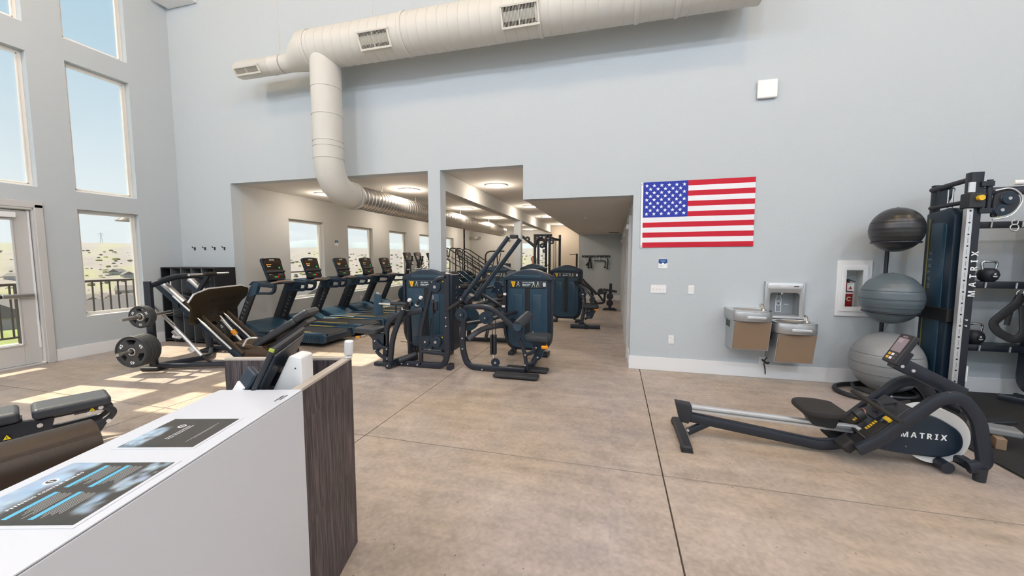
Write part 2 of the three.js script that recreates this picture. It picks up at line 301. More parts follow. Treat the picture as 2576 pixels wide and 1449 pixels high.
// ------------------------------------------------------------------ windows
let wn = 0;
function windowX(x, [a, b], y0, y1, sillOut = 0) {     // x: inner wall face; opening in plane x
  const xo = x - 0.13, t = 0.045, c = (a + b) / 2, w = b - a, h = y1 - y0;
  const f = struct(mb().box(xo, y0 + t / 2, c, 0.06, t, w).box(xo, y1 - t / 2, c, 0.06, t, w).box(xo, y0 + h / 2, a + t / 2, 0.06, h - 2 * t, t).box(xo, y0 + h / 2, b - t / 2, 0.06, h - 2 * t, t), 'window_' + (++wn), M.frame);
  mb().sbox(xo, y0 + h / 2, c, 0.006, h - 2 * t, w - 2 * t).build('pane', M.glass, f);
  mb().box(xo + 0.028, y0 + t + 0.009, c, 0.018, 0.018, w - 2 * t, { r: 0.003 }).box(xo + 0.028, y1 - t - 0.009, c, 0.018, 0.018, w - 2 * t, { r: 0.003 }).box(xo + 0.028, y0 + h / 2, a + t + 0.009, 0.018, h - 2 * t, 0.018, { r: 0.003 }).box(xo + 0.028, y0 + h / 2, b - t - 0.009, 0.018, h - 2 * t, 0.018, { r: 0.003 }).build('glazing_bead', M.frame, f);
  mb().box(x - 0.055 + sillOut, y0 + 0.006, c, 0.11, 0.014, w - 0.004).build('sill', M.trim, f);
}
for (const h of leftHoles) windowX(XL, [h[0][0], h[1][0]], h[0][1], h[2][1]);
for (const [a, b] of tw) windowX(XT, [a, b], 0.64, 2.43);
// glass doors at the far end of the annex
{
  const f = struct(mb().box(-4.925, 1.18, -19.53, 0.05, 2.36, 0.1).box(-3.225, 1.18, -19.53, 0.05, 2.36, 0.1).box(-4.075, 2.335, -19.53, 1.65, 0.05, 0.1).box(-4.075, 1.155, -19.53, 0.05, 2.31, 0.08).box(-4.075, 0.06, -19.53, 1.65, 0.12, 0.08), 'window_30', M.frame);
  mb().sbox(-4.5, 1.2, -19.53, 0.8, 2.22, 0.006).sbox(-3.65, 1.2, -19.53, 0.8, 2.22, 0.006).build('pane', M.glass, f);
}
// ------------------------------------------------------------------ glazed exit door in the left wall
{
  const x = XL, d = new THREE.Group(); d.name = 'door_1'; d.userData.kind = 'structure'; scene.add(d);
  const cas = mb(); for (const z of [-3.735, -2.675]) cas.box(x + 0.012, 1.175, z, 0.03, 2.35, 0.09, { r: 0.006 }); cas.box(x + 0.012, 2.345, -3.205, 0.03, 0.09, 1.15, { r: 0.006 }); cas.build('casing', M.door, d);
  mb().box(x - 0.05, 1.15, -3.68, 0.14, 2.3, 0.03).box(x - 0.05, 1.15, -2.73, 0.14, 2.3, 0.03).box(x - 0.05, 2.285, -3.205, 0.14, 0.03, 0.95).box(x - 0.06, 0.012, -3.205, 0.16, 0.024, 0.96).build('jamb', M.door, d);
  const L = mb(), z0 = -3.655, z1 = -2.755, xd = x - 0.055;   // the leaf: stiles and rails round the lite
  L.box(xd, 1.14, z0 + 0.085, 0.045, 2.22, 0.17).box(xd, 1.14, z1 - 0.085, 0.045, 2.22, 0.17).box(xd, 2.19, -3.205, 0.045, 0.13, 0.56).box(xd, 0.17, -3.205, 0.045, 0.28, 0.56).build('leaf', M.door, d);
  mb().sbox(xd, 1.22, -3.205, 0.006, 1.83, 0.57).build('pane', M.glass, d);
  mb().box(xd + 0.026, 0.322, -3.205, 0.02, 0.024, 0.58).box(xd + 0.026, 2.118, -3.205, 0.02, 0.024, 0.58).box(xd + 0.026, 1.22, z0 + 0.178, 0.02, 1.8, 0.02).box(xd + 0.026, 1.22, z1 - 0.178, 0.02, 1.8, 0.02).build('lite_frame', M.door, d);
  const bar = mb().box(xd + 0.06, 1.03, z0 + 0.2, 0.055, 0.065, 0.32, { r: 0.015 }).box(xd + 0.06, 1.03, z1 - 0.1, 0.055, 0.065, 0.14, { r: 0.015 }).build('panic_bar', M.steel, d);
  mb().box(xd + 0.062, 1.03, -3.1, 0.045, 0.05, 0.5, { r: 0.012 }).build('push_pad', M.blackMatte, bar);
  mb().box(xd + 0.06, 2.18, -3.3, 0.07, 0.075, 0.4, { r: 0.008 }).build('door_closer', M.trim, d);
  mb().bar([[xd + 0.06, 2.225, -3.4], [xd + 0.06, 2.24, -3.15], [xd + 0.07, 2.25, -2.95]], 0.03, 0.012, [1, 0, 0]).build('closer_arm', M.steel, d);
  mb().box(xd + 0.03, 1.25, z0 + 0.012, 0.012, 2.0, 0.02).build('weather_strip', M.trim, d);
}
// ------------------------------------------------------------------ corridor doors
cd.forEach(([a, b], i) => {
  const d = new THREE.Group(); d.name = 'door_' + (i + 2); d.userData.kind = 'structure'; scene.add(d);
  const x = 0.232;
  mb().box(x - 0.012, 1.08, a - 0.03, 0.05, 2.16, 0.07).box(x - 0.012, 1.08, b + 0.03, 0.05, 2.16, 0.07).box(x - 0.012, 2.19, (a + b) / 2, 0.05, 0.07, b - a + 0.13).build('casing', M.door, d);
  mb().box(x + 0.05, 1.08, (a + b) / 2, 0.044, 2.14, b - a - 0.01).build('leaf', M.door, d);
  mb().cyl([x + 0.04, 1.0, b - 0.09], [x - 0.06, 1.0, b - 0.09], 0.011).bar([[x - 0.055, 1.0, b - 0.09], [x - 0.055, 1.0, b - 0.2]], 0.02, 0.016, [1, 0, 0]).box(x + 0.022, 1.0, b - 0.09, 0.012, 0.2, 0.045).build('door_handle', M.steel, d);
  for (const y of [0.25, 1.08, 1.9]) mb().box(x + 0.012, y, a + 0.012, 0.03, 0.11, 0.03).cyl([x - 0.006, y - 0.055, a + 0.004], [x - 0.006, y + 0.055, a + 0.004], 0.009).build('hinge', M.steel, d);
  mb().box(x - 0.03, 2.06, b - 0.2, 0.07, 0.07, 0.3).build('door_closer', M.trim, d);
});
// rubber mat under the rack
{
  const o = mb().ext(shape([[2.86, 3.0], [2.86, 5.0], [3.3, 5.64], [8.6, 5.64], [8.6, 3.0]]), 0.012, M4(0, 0.008, 0, -PI / 2, 0, 0), 0.002).build('floor_mat', M.rubber, scene);
  tag(o, 'dark grey speckled rubber floor mat under the cable rack', 'mat');
}
// ------------------------------------------------------------------ lamps
function downlight(x, z, y, label, r = 0.19) {
  const t = thing('ceiling_light', label, 'ceiling light', [x, y, z], 0, 'recessed round ceiling lights');
  mb().lathe([[r + 0.018, 0], [r + 0.018, -0.012], [r, -0.016], [r, 0]], M4()).build('trim_ring', M.trim, t);
  mb().disc(0, -0.006, 0, r, 0.008, { n: 32 }).build('diffuser', M.lampDown, t);
  const l = new THREE.RectAreaLight(DOWN_LAMP.color, DOWN_LAMP.light, r * 1.7, r * 1.7); l.rotation.x = -PI / 2; l.position.y = -0.02; l.castShadow = true; l.name = 'ceiling_light_lamp'; t.add(l);
  const b = new THREE.PointLight(DOWN_LAMP.color, DOWN_LAMP.bulb); b.position.y = -0.13; b.shadow.radius = 4; b.castShadow = true; b.name = 'ceiling_light_bulb'; t.add(b);
}
const rowName = ['nearest', 'second', 'third', 'fourth', 'farthest'];
[-7.1, -10.18, -12.85, -15.95, -18.5].forEach((z, i) => {
  if (i < 4) downlight(-2.2, z, 2.945, rowName[i] + ' round ceiling light between the beam and the corridor soffit');
  downlight(-4.05, z, 2.945, rowName[i] + ' round ceiling light between the beam and the round duct');
  downlight(-6.05, z, 2.945, rowName[i] + ' round ceiling light over the treadmills, left of the duct');
});
const lampRow = ['leftmost', 'second from left', 'middle', 'second from right', 'rightmost'], lampCol = ['nearer the flag wall', 'nearer the front glazing'];
[-7, -3.4, 0.2, 3.8, 7.4].forEach((x, i) => [0.6, 3.8].forEach((z, j) => {
  const t = thing('globe_light', lampRow[i] + ' frosted globe lamp of the row ' + lampCol[j], 'ceiling light', [x, HC - 0.9, z], 0, 'frosted globe lamps in the hall');
  mb().sph(0, 0, 0, 0.23, 1, 1, 1, 32).build('globe', M.lampHall, t);
  mb().lathe([[0.001, 0.3], [0.05, 0.3], [0.09, 0.23], [0.1, 0.2], [0.001, 0.2]], M4()).build('cap', M.trim, t);
  mb().cyl([0, 0.3, 0], [0, 0.895, 0], 0.008).build('stem', M.steel, t);
  const l = new THREE.PointLight(HALL_LAMP.color, HALL_LAMP.light); l.shadow.radius = 8; l.castShadow = true; l.name = 'globe_light_bulb'; t.add(l);
}));
[-6.4, -2.4, 1.6, 5.6].forEach((x, i) => {
  const t = thing('pendant_light', ['leftmost', 'second from left', 'second from right', 'rightmost'][i] + ' warm round pendant lamp high in the hall', 'ceiling light', [x, HC - 0.6, -2.3], 0, 'warm pendant lamps in the hall');
  mb().lathe([[0.03, 0.2], [0.08, 0.18], [0.32, 0.02], [0.34, 0], [0.32, 0.005], [0.07, 0.16]], M4()).build('shade', M.trim, t); mb().disc(0, 0.03, 0, 0.27, 0.01).build('diffuser', M.lampHall, t); mb().cyl([0, 0.19, 0], [0, 0.595, 0], 0.008).build('stem', M.steel, t);
  const l = new THREE.PointLight(WARM_LAMP.color, WARM_LAMP.light); l.position.y = -0.12; l.shadow.radius = 8; l.castShadow = true; l.name = 'pendant_light_bulb'; t.add(l);
});
// ------------------------------------------------------------------ duct
{
  const dy = 4.76, dz = -5.2, R = 0.275, t = thing('air_duct', 'large round white painted duct running along the tall wall above the flag', 'duct', [0, 0, 0]);
  const P = []; for (let x = -4.6; x < 1.42; x += 0.15) { P.push([R, x], [R, x + 0.138], [R + 0.005, x + 0.141], [R + 0.005, x + 0.147]); } P.push([R, 1.42], [0.001, 1.42]);
  mb().lathe(P, M4(0, dy, dz, 0, 0, -PI / 2), 40).build('main_run', M.duct, t);
  for (const x of [-4.55, -2.93, -1.0, 0.2, 0.66]) mb().lathe([[R + 0.004, x - 0.03], [R + 0.011, x - 0.02], [R + 0.011, x + 0.02], [R + 0.004, x + 0.03]], M4(0, dy, dz, 0, 0, -PI / 2), 40).build('seam_band', M.duct, t);
  // eccentric reducer and the thin end run
  const r2 = 0.135, y2 = dy - R + r2 + 0.01, rings = [[-4.6, R, dy], [-4.68, R, dy], [-4.86, 0.2, (dy + y2) / 2], [-4.98, r2, y2], [-5.12, r2, y2]], pos = [], nn = 32;
  for (let i = 0; i + 1 < rings.length; i++) for (let k = 0; k < nn; k++) {
    const v = (j, q) => { const [x, r, y] = rings[j], a = q / nn * 2 * PI; return [x, y + Math.cos(a) * r, dz + Math.sin(a) * r]; };
    const a = v(i, k), b = v(i, k + 1), c = v(i + 1, k), d = v(i + 1, k + 1); pos.push(...a, ...c, ...b, ...b, ...c, ...d);
  }
  const g = new THREE.BufferGeometry(); g.setAttribute('position', new THREE.Float32BufferAttribute(pos, 3)); mb().geo(toCreasedNormals(g, 0.6)).build('reducer', M.duct, t);
  mb().lathe([[r2, -5.1], [r2, -5.3], [r2 + 0.006, -5.31], [r2 + 0.006, -5.33], [r2, -5.34], [r2, -5.98], [r2 - 0.02, -6.03], [0.001, -6.04]].reverse(), M4(0, y2, dz, 0, 0, -PI / 2), 32).build('end_run', M.duct, t);
  // the branch that drops and turns into the annex
  const rb = 0.222, bx = -4.34;
  const down = fillet([V(bx, 4.62, dz), V(bx, 2.62, dz), V(bx, 2.62, -6.2)], 0.52, 4);
  mb().geo(sweep(down.slice(0, -1), roundProf(rb, 32), V(1, 0, 0))).geo(sweep([V(bx, 2.62, -5.72), V(bx, 2.62, -5.76)], roundProf(rb + 0.012, 32), V(1, 0, 0))).build('branch', M.duct, t);
  for (const y of [4.15, 3.75, 3.36, 3.28]) mb().torus(bx, y, dz, rb + 0.001, 0.006, { rx: PI / 2, m: 40 }).build('seam_band', M.duct, t);
  down.slice(1, -1).forEach((p, i) => { if (i % 2 === 0 || i === down.length - 3) { const a = i / (down.length - 3) * PI / 2; mb().torus(p.x, p.y, p.z, rb + 0.001, 0.005, { rx: PI / 2 - a, m: 40 }).build('gore_seam', M.duct, t); } });
  const Q = []; for (let z = 5.74; z < 14.3; z += 0.1) Q.push([0.198, z], [0.198, z + 0.085], [0.204, z + 0.09], [0.204, z + 0.096]);
  Q.push([0.2, 14.35], [0.2, 14.75], [0.001, 14.76]);
  mb().lathe(Q, M4(bx, 2.62, 0, -PI / 2, 0, 0), 36).build('annex_run', M.galv, t);
  mb().box(bx + 0.18, 2.56, -14.5, 0.05, 0.16, 0.3).build('end_grille', M.grille, t);
  const grille = (x, w, h, ang, yc, r) => {
    const n = mb(), c = V(x, yc - Math.sin(ang) * r, dz + Math.cos(ang) * r), m = M4(c.x, c.y, c.z, ang, 0, 0), local = (b) => { b.g.forEach((q) => q.applyMatrix4(m)); return b; };
    const b = 0.026, fr = local(mb().box(0, h / 2 - b / 2, 0, w, b, 0.03).box(0, -h / 2 + b / 2, 0, w, b, 0.03).box(-w / 2 + b / 2, 0, 0, b, h - 2 * b, 0.03).box(w / 2 - b / 2, 0, 0, b, h - 2 * b, 0.03).box(-w * 0.02, 0, 0, 0.008, h - 2 * b, 0.024)).build('grille', M.grille, t);
    local(mb().sbox(0, 0, -0.012, w - 0.02, h - 0.02, 0.004)).build('grille_back', M.dark, fr);
    const ns = Math.round((w - 2 * b) / 0.019); for (let k = 0; k < ns; k++) local(mb().box(-w / 2 + b + (k + 0.5) * (w - 2 * b) / ns, 0, 0.002, 0.004, h - 2 * b, 0.018, { r: 0.001, ry: 0.35 })).build('blade', M.grille, fr);
  };
  grille(-3.32, 0.5, 0.24, 0.5, dy, R + 0.004); grille(-1.22, 0.5, 0.26, 0.5, dy, R + 0.004); grille(-5.72, 0.5, 0.13, 0.55, y2, r2 + 0.012);
  for (const [x, y0] of [[-5.2, y2 + r2], [-3.5, dy + R], [-1.4, dy + R], [0.6, dy + R]]) mb().cyl([x, y0 - 0.01, dz], [x, HC, dz], 0.0035, 0.0035, 6).box(x, y0 + 0.12, dz, 0.012, 0.035, 0.012).build('hanger_wire', M.duct, t);
  for (const z of [-6.6, -7.9, -9.2, -10.5, -11.8, -13.1, -14.2]) mb().cyl([bx, 2.81, z], [bx, 2.95, z], 0.005, 0.005, 6).build('hanger_rod', M.steel, t);
}
// ------------------------------------------------------------------ flag
{
  const ft = canvasTex(1320, 848, (c, w, h) => {
    c.fillStyle = '#e9ecf1'; c.fillRect(0, 0, w, h);
    const x0 = 24, sh = h / 13; c.fillStyle = '#c2122f'; for (let i = 0; i < 13; i += 2) c.fillRect(x0, i * sh, w, sh);
    c.fillStyle = '#2337a0'; const cw = 540, ch = sh * 7; c.fillRect(x0, 0, cw, ch); c.fillStyle = '#eef1f8';
    for (let r = 0; r < 9; r++) for (let k = 0; k < (r % 2 ? 5 : 6); k++) {
      const X = x0 + cw * ((r % 2 ? 2 : 1) + 2 * k) / 12, Y = ch * (r + 1) / 10; c.beginPath();
      for (let j = 0; j < 10; j++) { const a = -PI / 2 + j * PI / 5, q = j % 2 ? 10.5 : 26; c.lineTo(X + Math.cos(a) * q, Y + Math.sin(a) * q); } c.fill();
    }
    c.fillStyle = '#f3f4f6'; c.fillRect(0, 0, x0, h);
  });
  const m = mat({ name: 'flag_cloth', map: ft, roughness: 0.75 }); m.userData.keepuv = true;
  const g = new THREE.PlaneGeometry(1.39, 0.885, 60, 36), p = g.attributes.position;
  for (let i = 0; i < p.count; i++) { const x = p.getX(i), y = p.getY(i); p.setZ(i, 0.006 * (fbm(x * 3 + 9, y * 9 + 9, 64, 5, 3) - 0.5) + 0.004 * Math.sin(y * 46 + 3 * x) * Math.exp(-Math.pow((y + 0.42) / 0.06, 2)) + 0.006 * Math.exp(-Math.pow((y - 0.18 - 0.02 * Math.sin(x * 9)) / 0.02, 2) - Math.pow((x - 0.1) / 0.25, 2))); }
  g.computeVertexNormals();
  const t = thing('flag', 'red, white and blue flag with stars pinned flat on the grey wall', 'flag', [1.03, 2.164, ZB + 0.012]); t.rotation.z = 0.006;
  mb().geo(g).build('cloth', m, t); for (const [x, y] of [[-0.685, 0.42], [-0.685, -0.42]]) mb().torus(x, y, 0.004, 0.009, 0.003).build('grommet', M.steel, t);
}
// ------------------------------------------------------------------ small wall fittings
{
  const z = ZB;
  const sg = (pos, w, turn, label) => {
    const tx = canvasTex(128, 160, (c, W2, H2) => { c.fillStyle = '#e8edf0'; c.fillRect(0, 0, W2, H2); c.fillStyle = '#174a8c'; c.fillRect(0, 0, W2, 72); c.beginPath(); c.fillStyle = '#174a8c'; c.moveTo(0, 70); c.quadraticCurveTo(64, 100, 128, 66); c.fill(); c.fillStyle = '#9fc0e0'; c.fillRect(24, 22, 80, 6); c.fillRect(34, 36, 60, 5); c.fillStyle = '#f4f7f9'; c.beginPath(); c.arc(64, 80, 18, 0, 7); c.fill(); c.strokeStyle = '#6a7a88'; c.lineWidth = 3; c.beginPath(); c.arc(34, 124, 11, 0, 7); c.stroke(); c.beginPath(); c.moveTo(66, 112); c.lineTo(66, 138); c.stroke(); });
    const m = mat({ name: 'printed_sign', map: tx, roughness: 0.4 }); m.userData.keepuv = true;
    const t = thing('wall_sign', label, 'sign', pos, turn);
    mb().box(0, 0, 0.003, w, w * 1.1, 0.006, { r: 0.002 }).build('backing', M.white, t); mb().geo(new THREE.PlaneGeometry(w * 0.94, w * 1.04), M4(0, 0, 0.0066)).build('print', m, t);
  };
  sg([0.64, 1.495, z + 0.001], 0.12, 0, 'small blue and white notice on the wall under the flag');
  sg([XT + 0.001, 1.95, -8.42], 0.13, PI / 2, 'small blue and white notice between the treadmill windows');
  const plate = (n, label, x, y, w, h, parts, cat) => { const t = thing(n, label, cat, [x, y, z]); mb().box(0, 0, 0.004, w, h, 0.008, { r: 0.003, s: 2 }).build('cover_plate', M.white, t); parts(t); };
  plate('light_switch', 'wide white four-gang switch plate under the blue notice', 0.592, 1.145, 0.205, 0.115, (t) => { for (let i = 0; i < 4; i++) mb().box(-0.069 + i * 0.046, 0.002, 0.01, 0.011, 0.026, 0.012, { rx: 0.3 }).build('toggle', M.white, t); }, 'switch');
  plate('light_switch', 'single white rocker switch right of the four-gang plate', 1.01, 1.145, 0.075, 0.12, (t) => mb().box(0, 0, 0.01, 0.033, 0.067, 0.008, { rx: 0.08 }).build('rocker', M.white, t), 'switch');
  const sockets = (t) => { for (const y of [0.022, -0.022]) { const f = mb().box(0, y, 0.0085, 0.034, 0.03, 0.005, { r: 0.002 }).build('receptacle', M.white, t); for (const sx of [-0.006, 0.006]) mb().sbox(sx, y + 0.003, 0.0112, 0.002, 0.008, 0.001).build('slot', M.dark, f); } };
  plate('wall_outlet', 'white wall outlet low on the grey wall left of the fountains', 0.777, 0.445, 0.073, 0.118, sockets, 'outlet');
  plate('wall_outlet', 'white wall outlet in the baseboard under the drinking fountains', 1.9, 0.22, 0.073, 0.118, sockets, 'outlet');
  [-8.75, -9.35, -10.35, -12.2].forEach((zz, i) => { const t = thing('wall_outlet', ['first', 'second', 'third', 'fourth'][i] + ' white outlet along the treadmill window wall', 'outlet', [XT, 0.45, zz], PI / 2); mb().box(0, 0, 0.004, 0.073, 0.118, 0.008, { r: 0.003 }).build('cover_plate', M.white, t); sockets(t); if (i < 3) mb().tube([[0, -0.02, 0.01], [0.02, -0.03, 0.06], [0.05, -0.12, 0.08], [0.1, -0.3, 0.12], [0.12, -0.43, 0.3]], 0.006, { n: 6 }).build('plug_cord', M.rope, t); });
  const ap = thing('access_point', 'white rounded square box high on the grey wall', 'wall box', [1.795, 3.675, z]);
  mb().box(0, 0, 0.032, 0.225, 0.225, 0.034, { r: 0.016, s: 4 }).build('cover', M.white, ap); mb().box(0, -0.004, 0.009, 0.2, 0.2, 0.018, { r: 0.006 }).build('base', M.greyMark, ap);
  // coat hooks beside the left corner
  [-7.86, -7.6, -7.36, -7.12].forEach((x, i) => { const t = thing('wall_hook', ['leftmost of four', 'second from left of four', 'third from left of four', 'rightmost of four'][i] + ' black hooks above the cubby shelf', 'hook', [x, 1.75, z], 0, 'black wall hooks'); mb().box(0, 0, 0.006, 0.028, 0.06, 0.012).build('plate', M.blackMatte, t); mb().bar([[0, 0.012, 0.01], [0, 0.012, 0.045], [0, 0.04, 0.055]], 0.014, 0.012, [1, 0, 0], { f: 0.015 }).build('hook_arm', M.blackMatte, t); });
  // emergency light and camera on the far wall
  const em = thing('emergency_light', 'twin-head emergency light high in the far annex corner', 'light', [-7.1, 2.62, -19.45]);
  mb().box(0, 0, 0.04, 0.26, 0.1, 0.08, { r: 0.015 }).build('housing', M.white, em); for (const s of [-1, 1]) mb().cyl([s * 0.16, 0.02, 0.05], [s * 0.2, -0.01, 0.17], 0.055, 0.075).build('lamp_head', M.steel, em);
  [[-0.62, -8.4], [-0.42, -11.2]].forEach(([x, zz], i) => { const t = thing('sprinkler_head', (i ? 'farther' : 'nearer') + ' small white sprinkler under the corridor ceiling', 'sprinkler', [x, 2.44, zz]); mb().lathe([[0.04, 0], [0.035, -0.01], [0.012, -0.012], [0.01, -0.035], [0.022, -0.037], [0.022, -0.04], [0.001, -0.04]], M4()).build('escutcheon', M.trim, t); });
  const vent = thing('ceiling_vent', 'flat slotted air vent at the far end of the corridor ceiling', 'vent', [-0.05, 2.437, -13.6]); mb().box(0, -0.004, 0, 0.4, 0.01, 0.3).build('vent_frame', M.trim, vent); for (let k = 0; k < 7; k++) mb().box(0, -0.011, -0.12 + k * 0.04, 0.34, 0.006, 0.012, { rx: 0.5 }).build('slat', M.dark, vent);
}
// ------------------------------------------------------------------ fire extinguisher cabinet
{
  const z = ZB, t = thing('extinguisher_cabinet', 'white framed recessed fire extinguisher cabinet with a clear window', 'cabinet', [2.845, 1.2, z]);
  const w = 0.36, h = 0.69, b = 0.055, f = mb(); f.ext((() => { const s = outline([[-w / 2, -h / 2], [w / 2, -h / 2], [w / 2, h / 2], [-w / 2, h / 2]], 0.006); s.holes.push(new THREE.Path([[-0.118, -0.262], [0.118, -0.262], [0.118, 0.272], [-0.118, 0.272]].map(([x, y]) => new THREE.Vector2(x, y)))); return s; })(), 0.02, M4(0, 0, 0.01), 0.004);
  f.build('trim_frame', M.trim, t);
  const d = mb(); const W2 = 0.27, H2 = 0.57; d.ext((() => { const s = outline([[-W2 / 2, -H2 / 2], [W2 / 2, -H2 / 2], [W2 / 2, H2 / 2], [-W2 / 2, H2 / 2]], 0.006); s.holes.push(new THREE.Path([[-0.085, -0.225], [0.085, -0.225], [0.085, 0.225], [-0.085, 0.225]].map(([x, y]) => new THREE.Vector2(x, y)))); return s; })(), 0.016, M4(0, 0, 0.026), 0.003);
  d.build('door', M.trim, t);
  mb().sbox(0, 0, 0.024, 0.18, 0.46, 0.003).build('pane', M.glass, t);
  mb().sbox(0, 0, -0.175, 0.24, 0.54, 0.01).sbox(-0.116, 0, -0.09, 0.006, 0.54, 0.17).sbox(0.116, 0, -0.09, 0.006, 0.54, 0.17).sbox(0, -0.264, -0.09, 0.24, 0.006, 0.17).sbox(0, 0.264, -0.09, 0.24, 0.006, 0.17).build('tub', M.white, t);
  mb().box(0.105, 0, 0.04, 0.018, 0.06, 0.012).build('pull', M.trim, t);
  const e = thing('fire_extinguisher', 'red fire extinguisher with white tag inside the wall cabinet', 'fire extinguisher', [2.83, 0.945, z - 0.09]);
  mb().lathe([[0.001, 0], [0.055, 0], [0.06, 0.01], [0.06, 0.25], [0.05, 0.285], [0.024, 0.31], [0.02, 0.33], [0.001, 0.33]], M4(0, 0, 0)).build('cylinder', mat({ name: 'red_enamel', color: C(0.42, 0.012, 0.015), roughness: 0.25 }), e);
  mb().cyl([0, 0.185, 0], [0, 0.205, 0], 0.0612).build('band', M.white, e); mb().cyl([0, 0.205, 0], [0, 0.26, 0], 0.0606).build('label_band', M.navy, e);
  mb().cyl([0, 0.325, 0], [0, 0.365, 0], 0.018).cyl([0, 0.35, 0], [0, 0.35, 0.035], 0.016).build('valve', M.blackMatte, e);
  mb().bar([[-0.03, 0.37, 0.0], [0.02, 0.385, 0.0], [0.08, 0.41, 0.0]], 0.02, 0.008, [0, 0, 1], { f: 0.03 }).build('lever', M.steel, e); mb().bar([[-0.01, 0.355, 0], [0.04, 0.35, 0], [0.085, 0.33, 0]], 0.02, 0.008, [0, 0, 1], { f: 0.03 }).build('carry_handle', M.blackMatte, e);
  mb().tube([[-0.015, 0.35, 0.01], [-0.05, 0.36, 0.02], [-0.075, 0.3, 0.03], [-0.072, 0.2, 0.035], [-0.068, 0.14, 0.035]], 0.009, { f: 0.04 }).build('hose', M.rope, e);
  const tg = canvasTex(64, 96, (c) => { c.fillStyle = '#f2f2f0'; c.fillRect(0, 0, 64, 96); c.fillStyle = '#c03040'; c.beginPath(); c.moveTo(32, 36); c.lineTo(52, 76); c.lineTo(12, 76); c.fill(); c.fillStyle = '#888'; c.fillRect(10, 12, 44, 4); }), tm = mat({ name: 'paper_tag', map: tg, roughness: 0.7 }); tm.userData.keepuv = true;
  mb().geo(new THREE.PlaneGeometry(0.07, 0.1), M4(0.005, 0.27, 0.064, -0.05)).build('inspection_tag', tm, e);
  mb().geo(new THREE.TorusGeometry(0.022, 0.007, 8, 16, 4.6), M4(0, 0.12, 0.058, 0, 0, 0.8)).build('emblem', mat({ name: 'cream_print', color: C(0.7, 0.65, 0.45), roughness: 0.5 }), e);
}
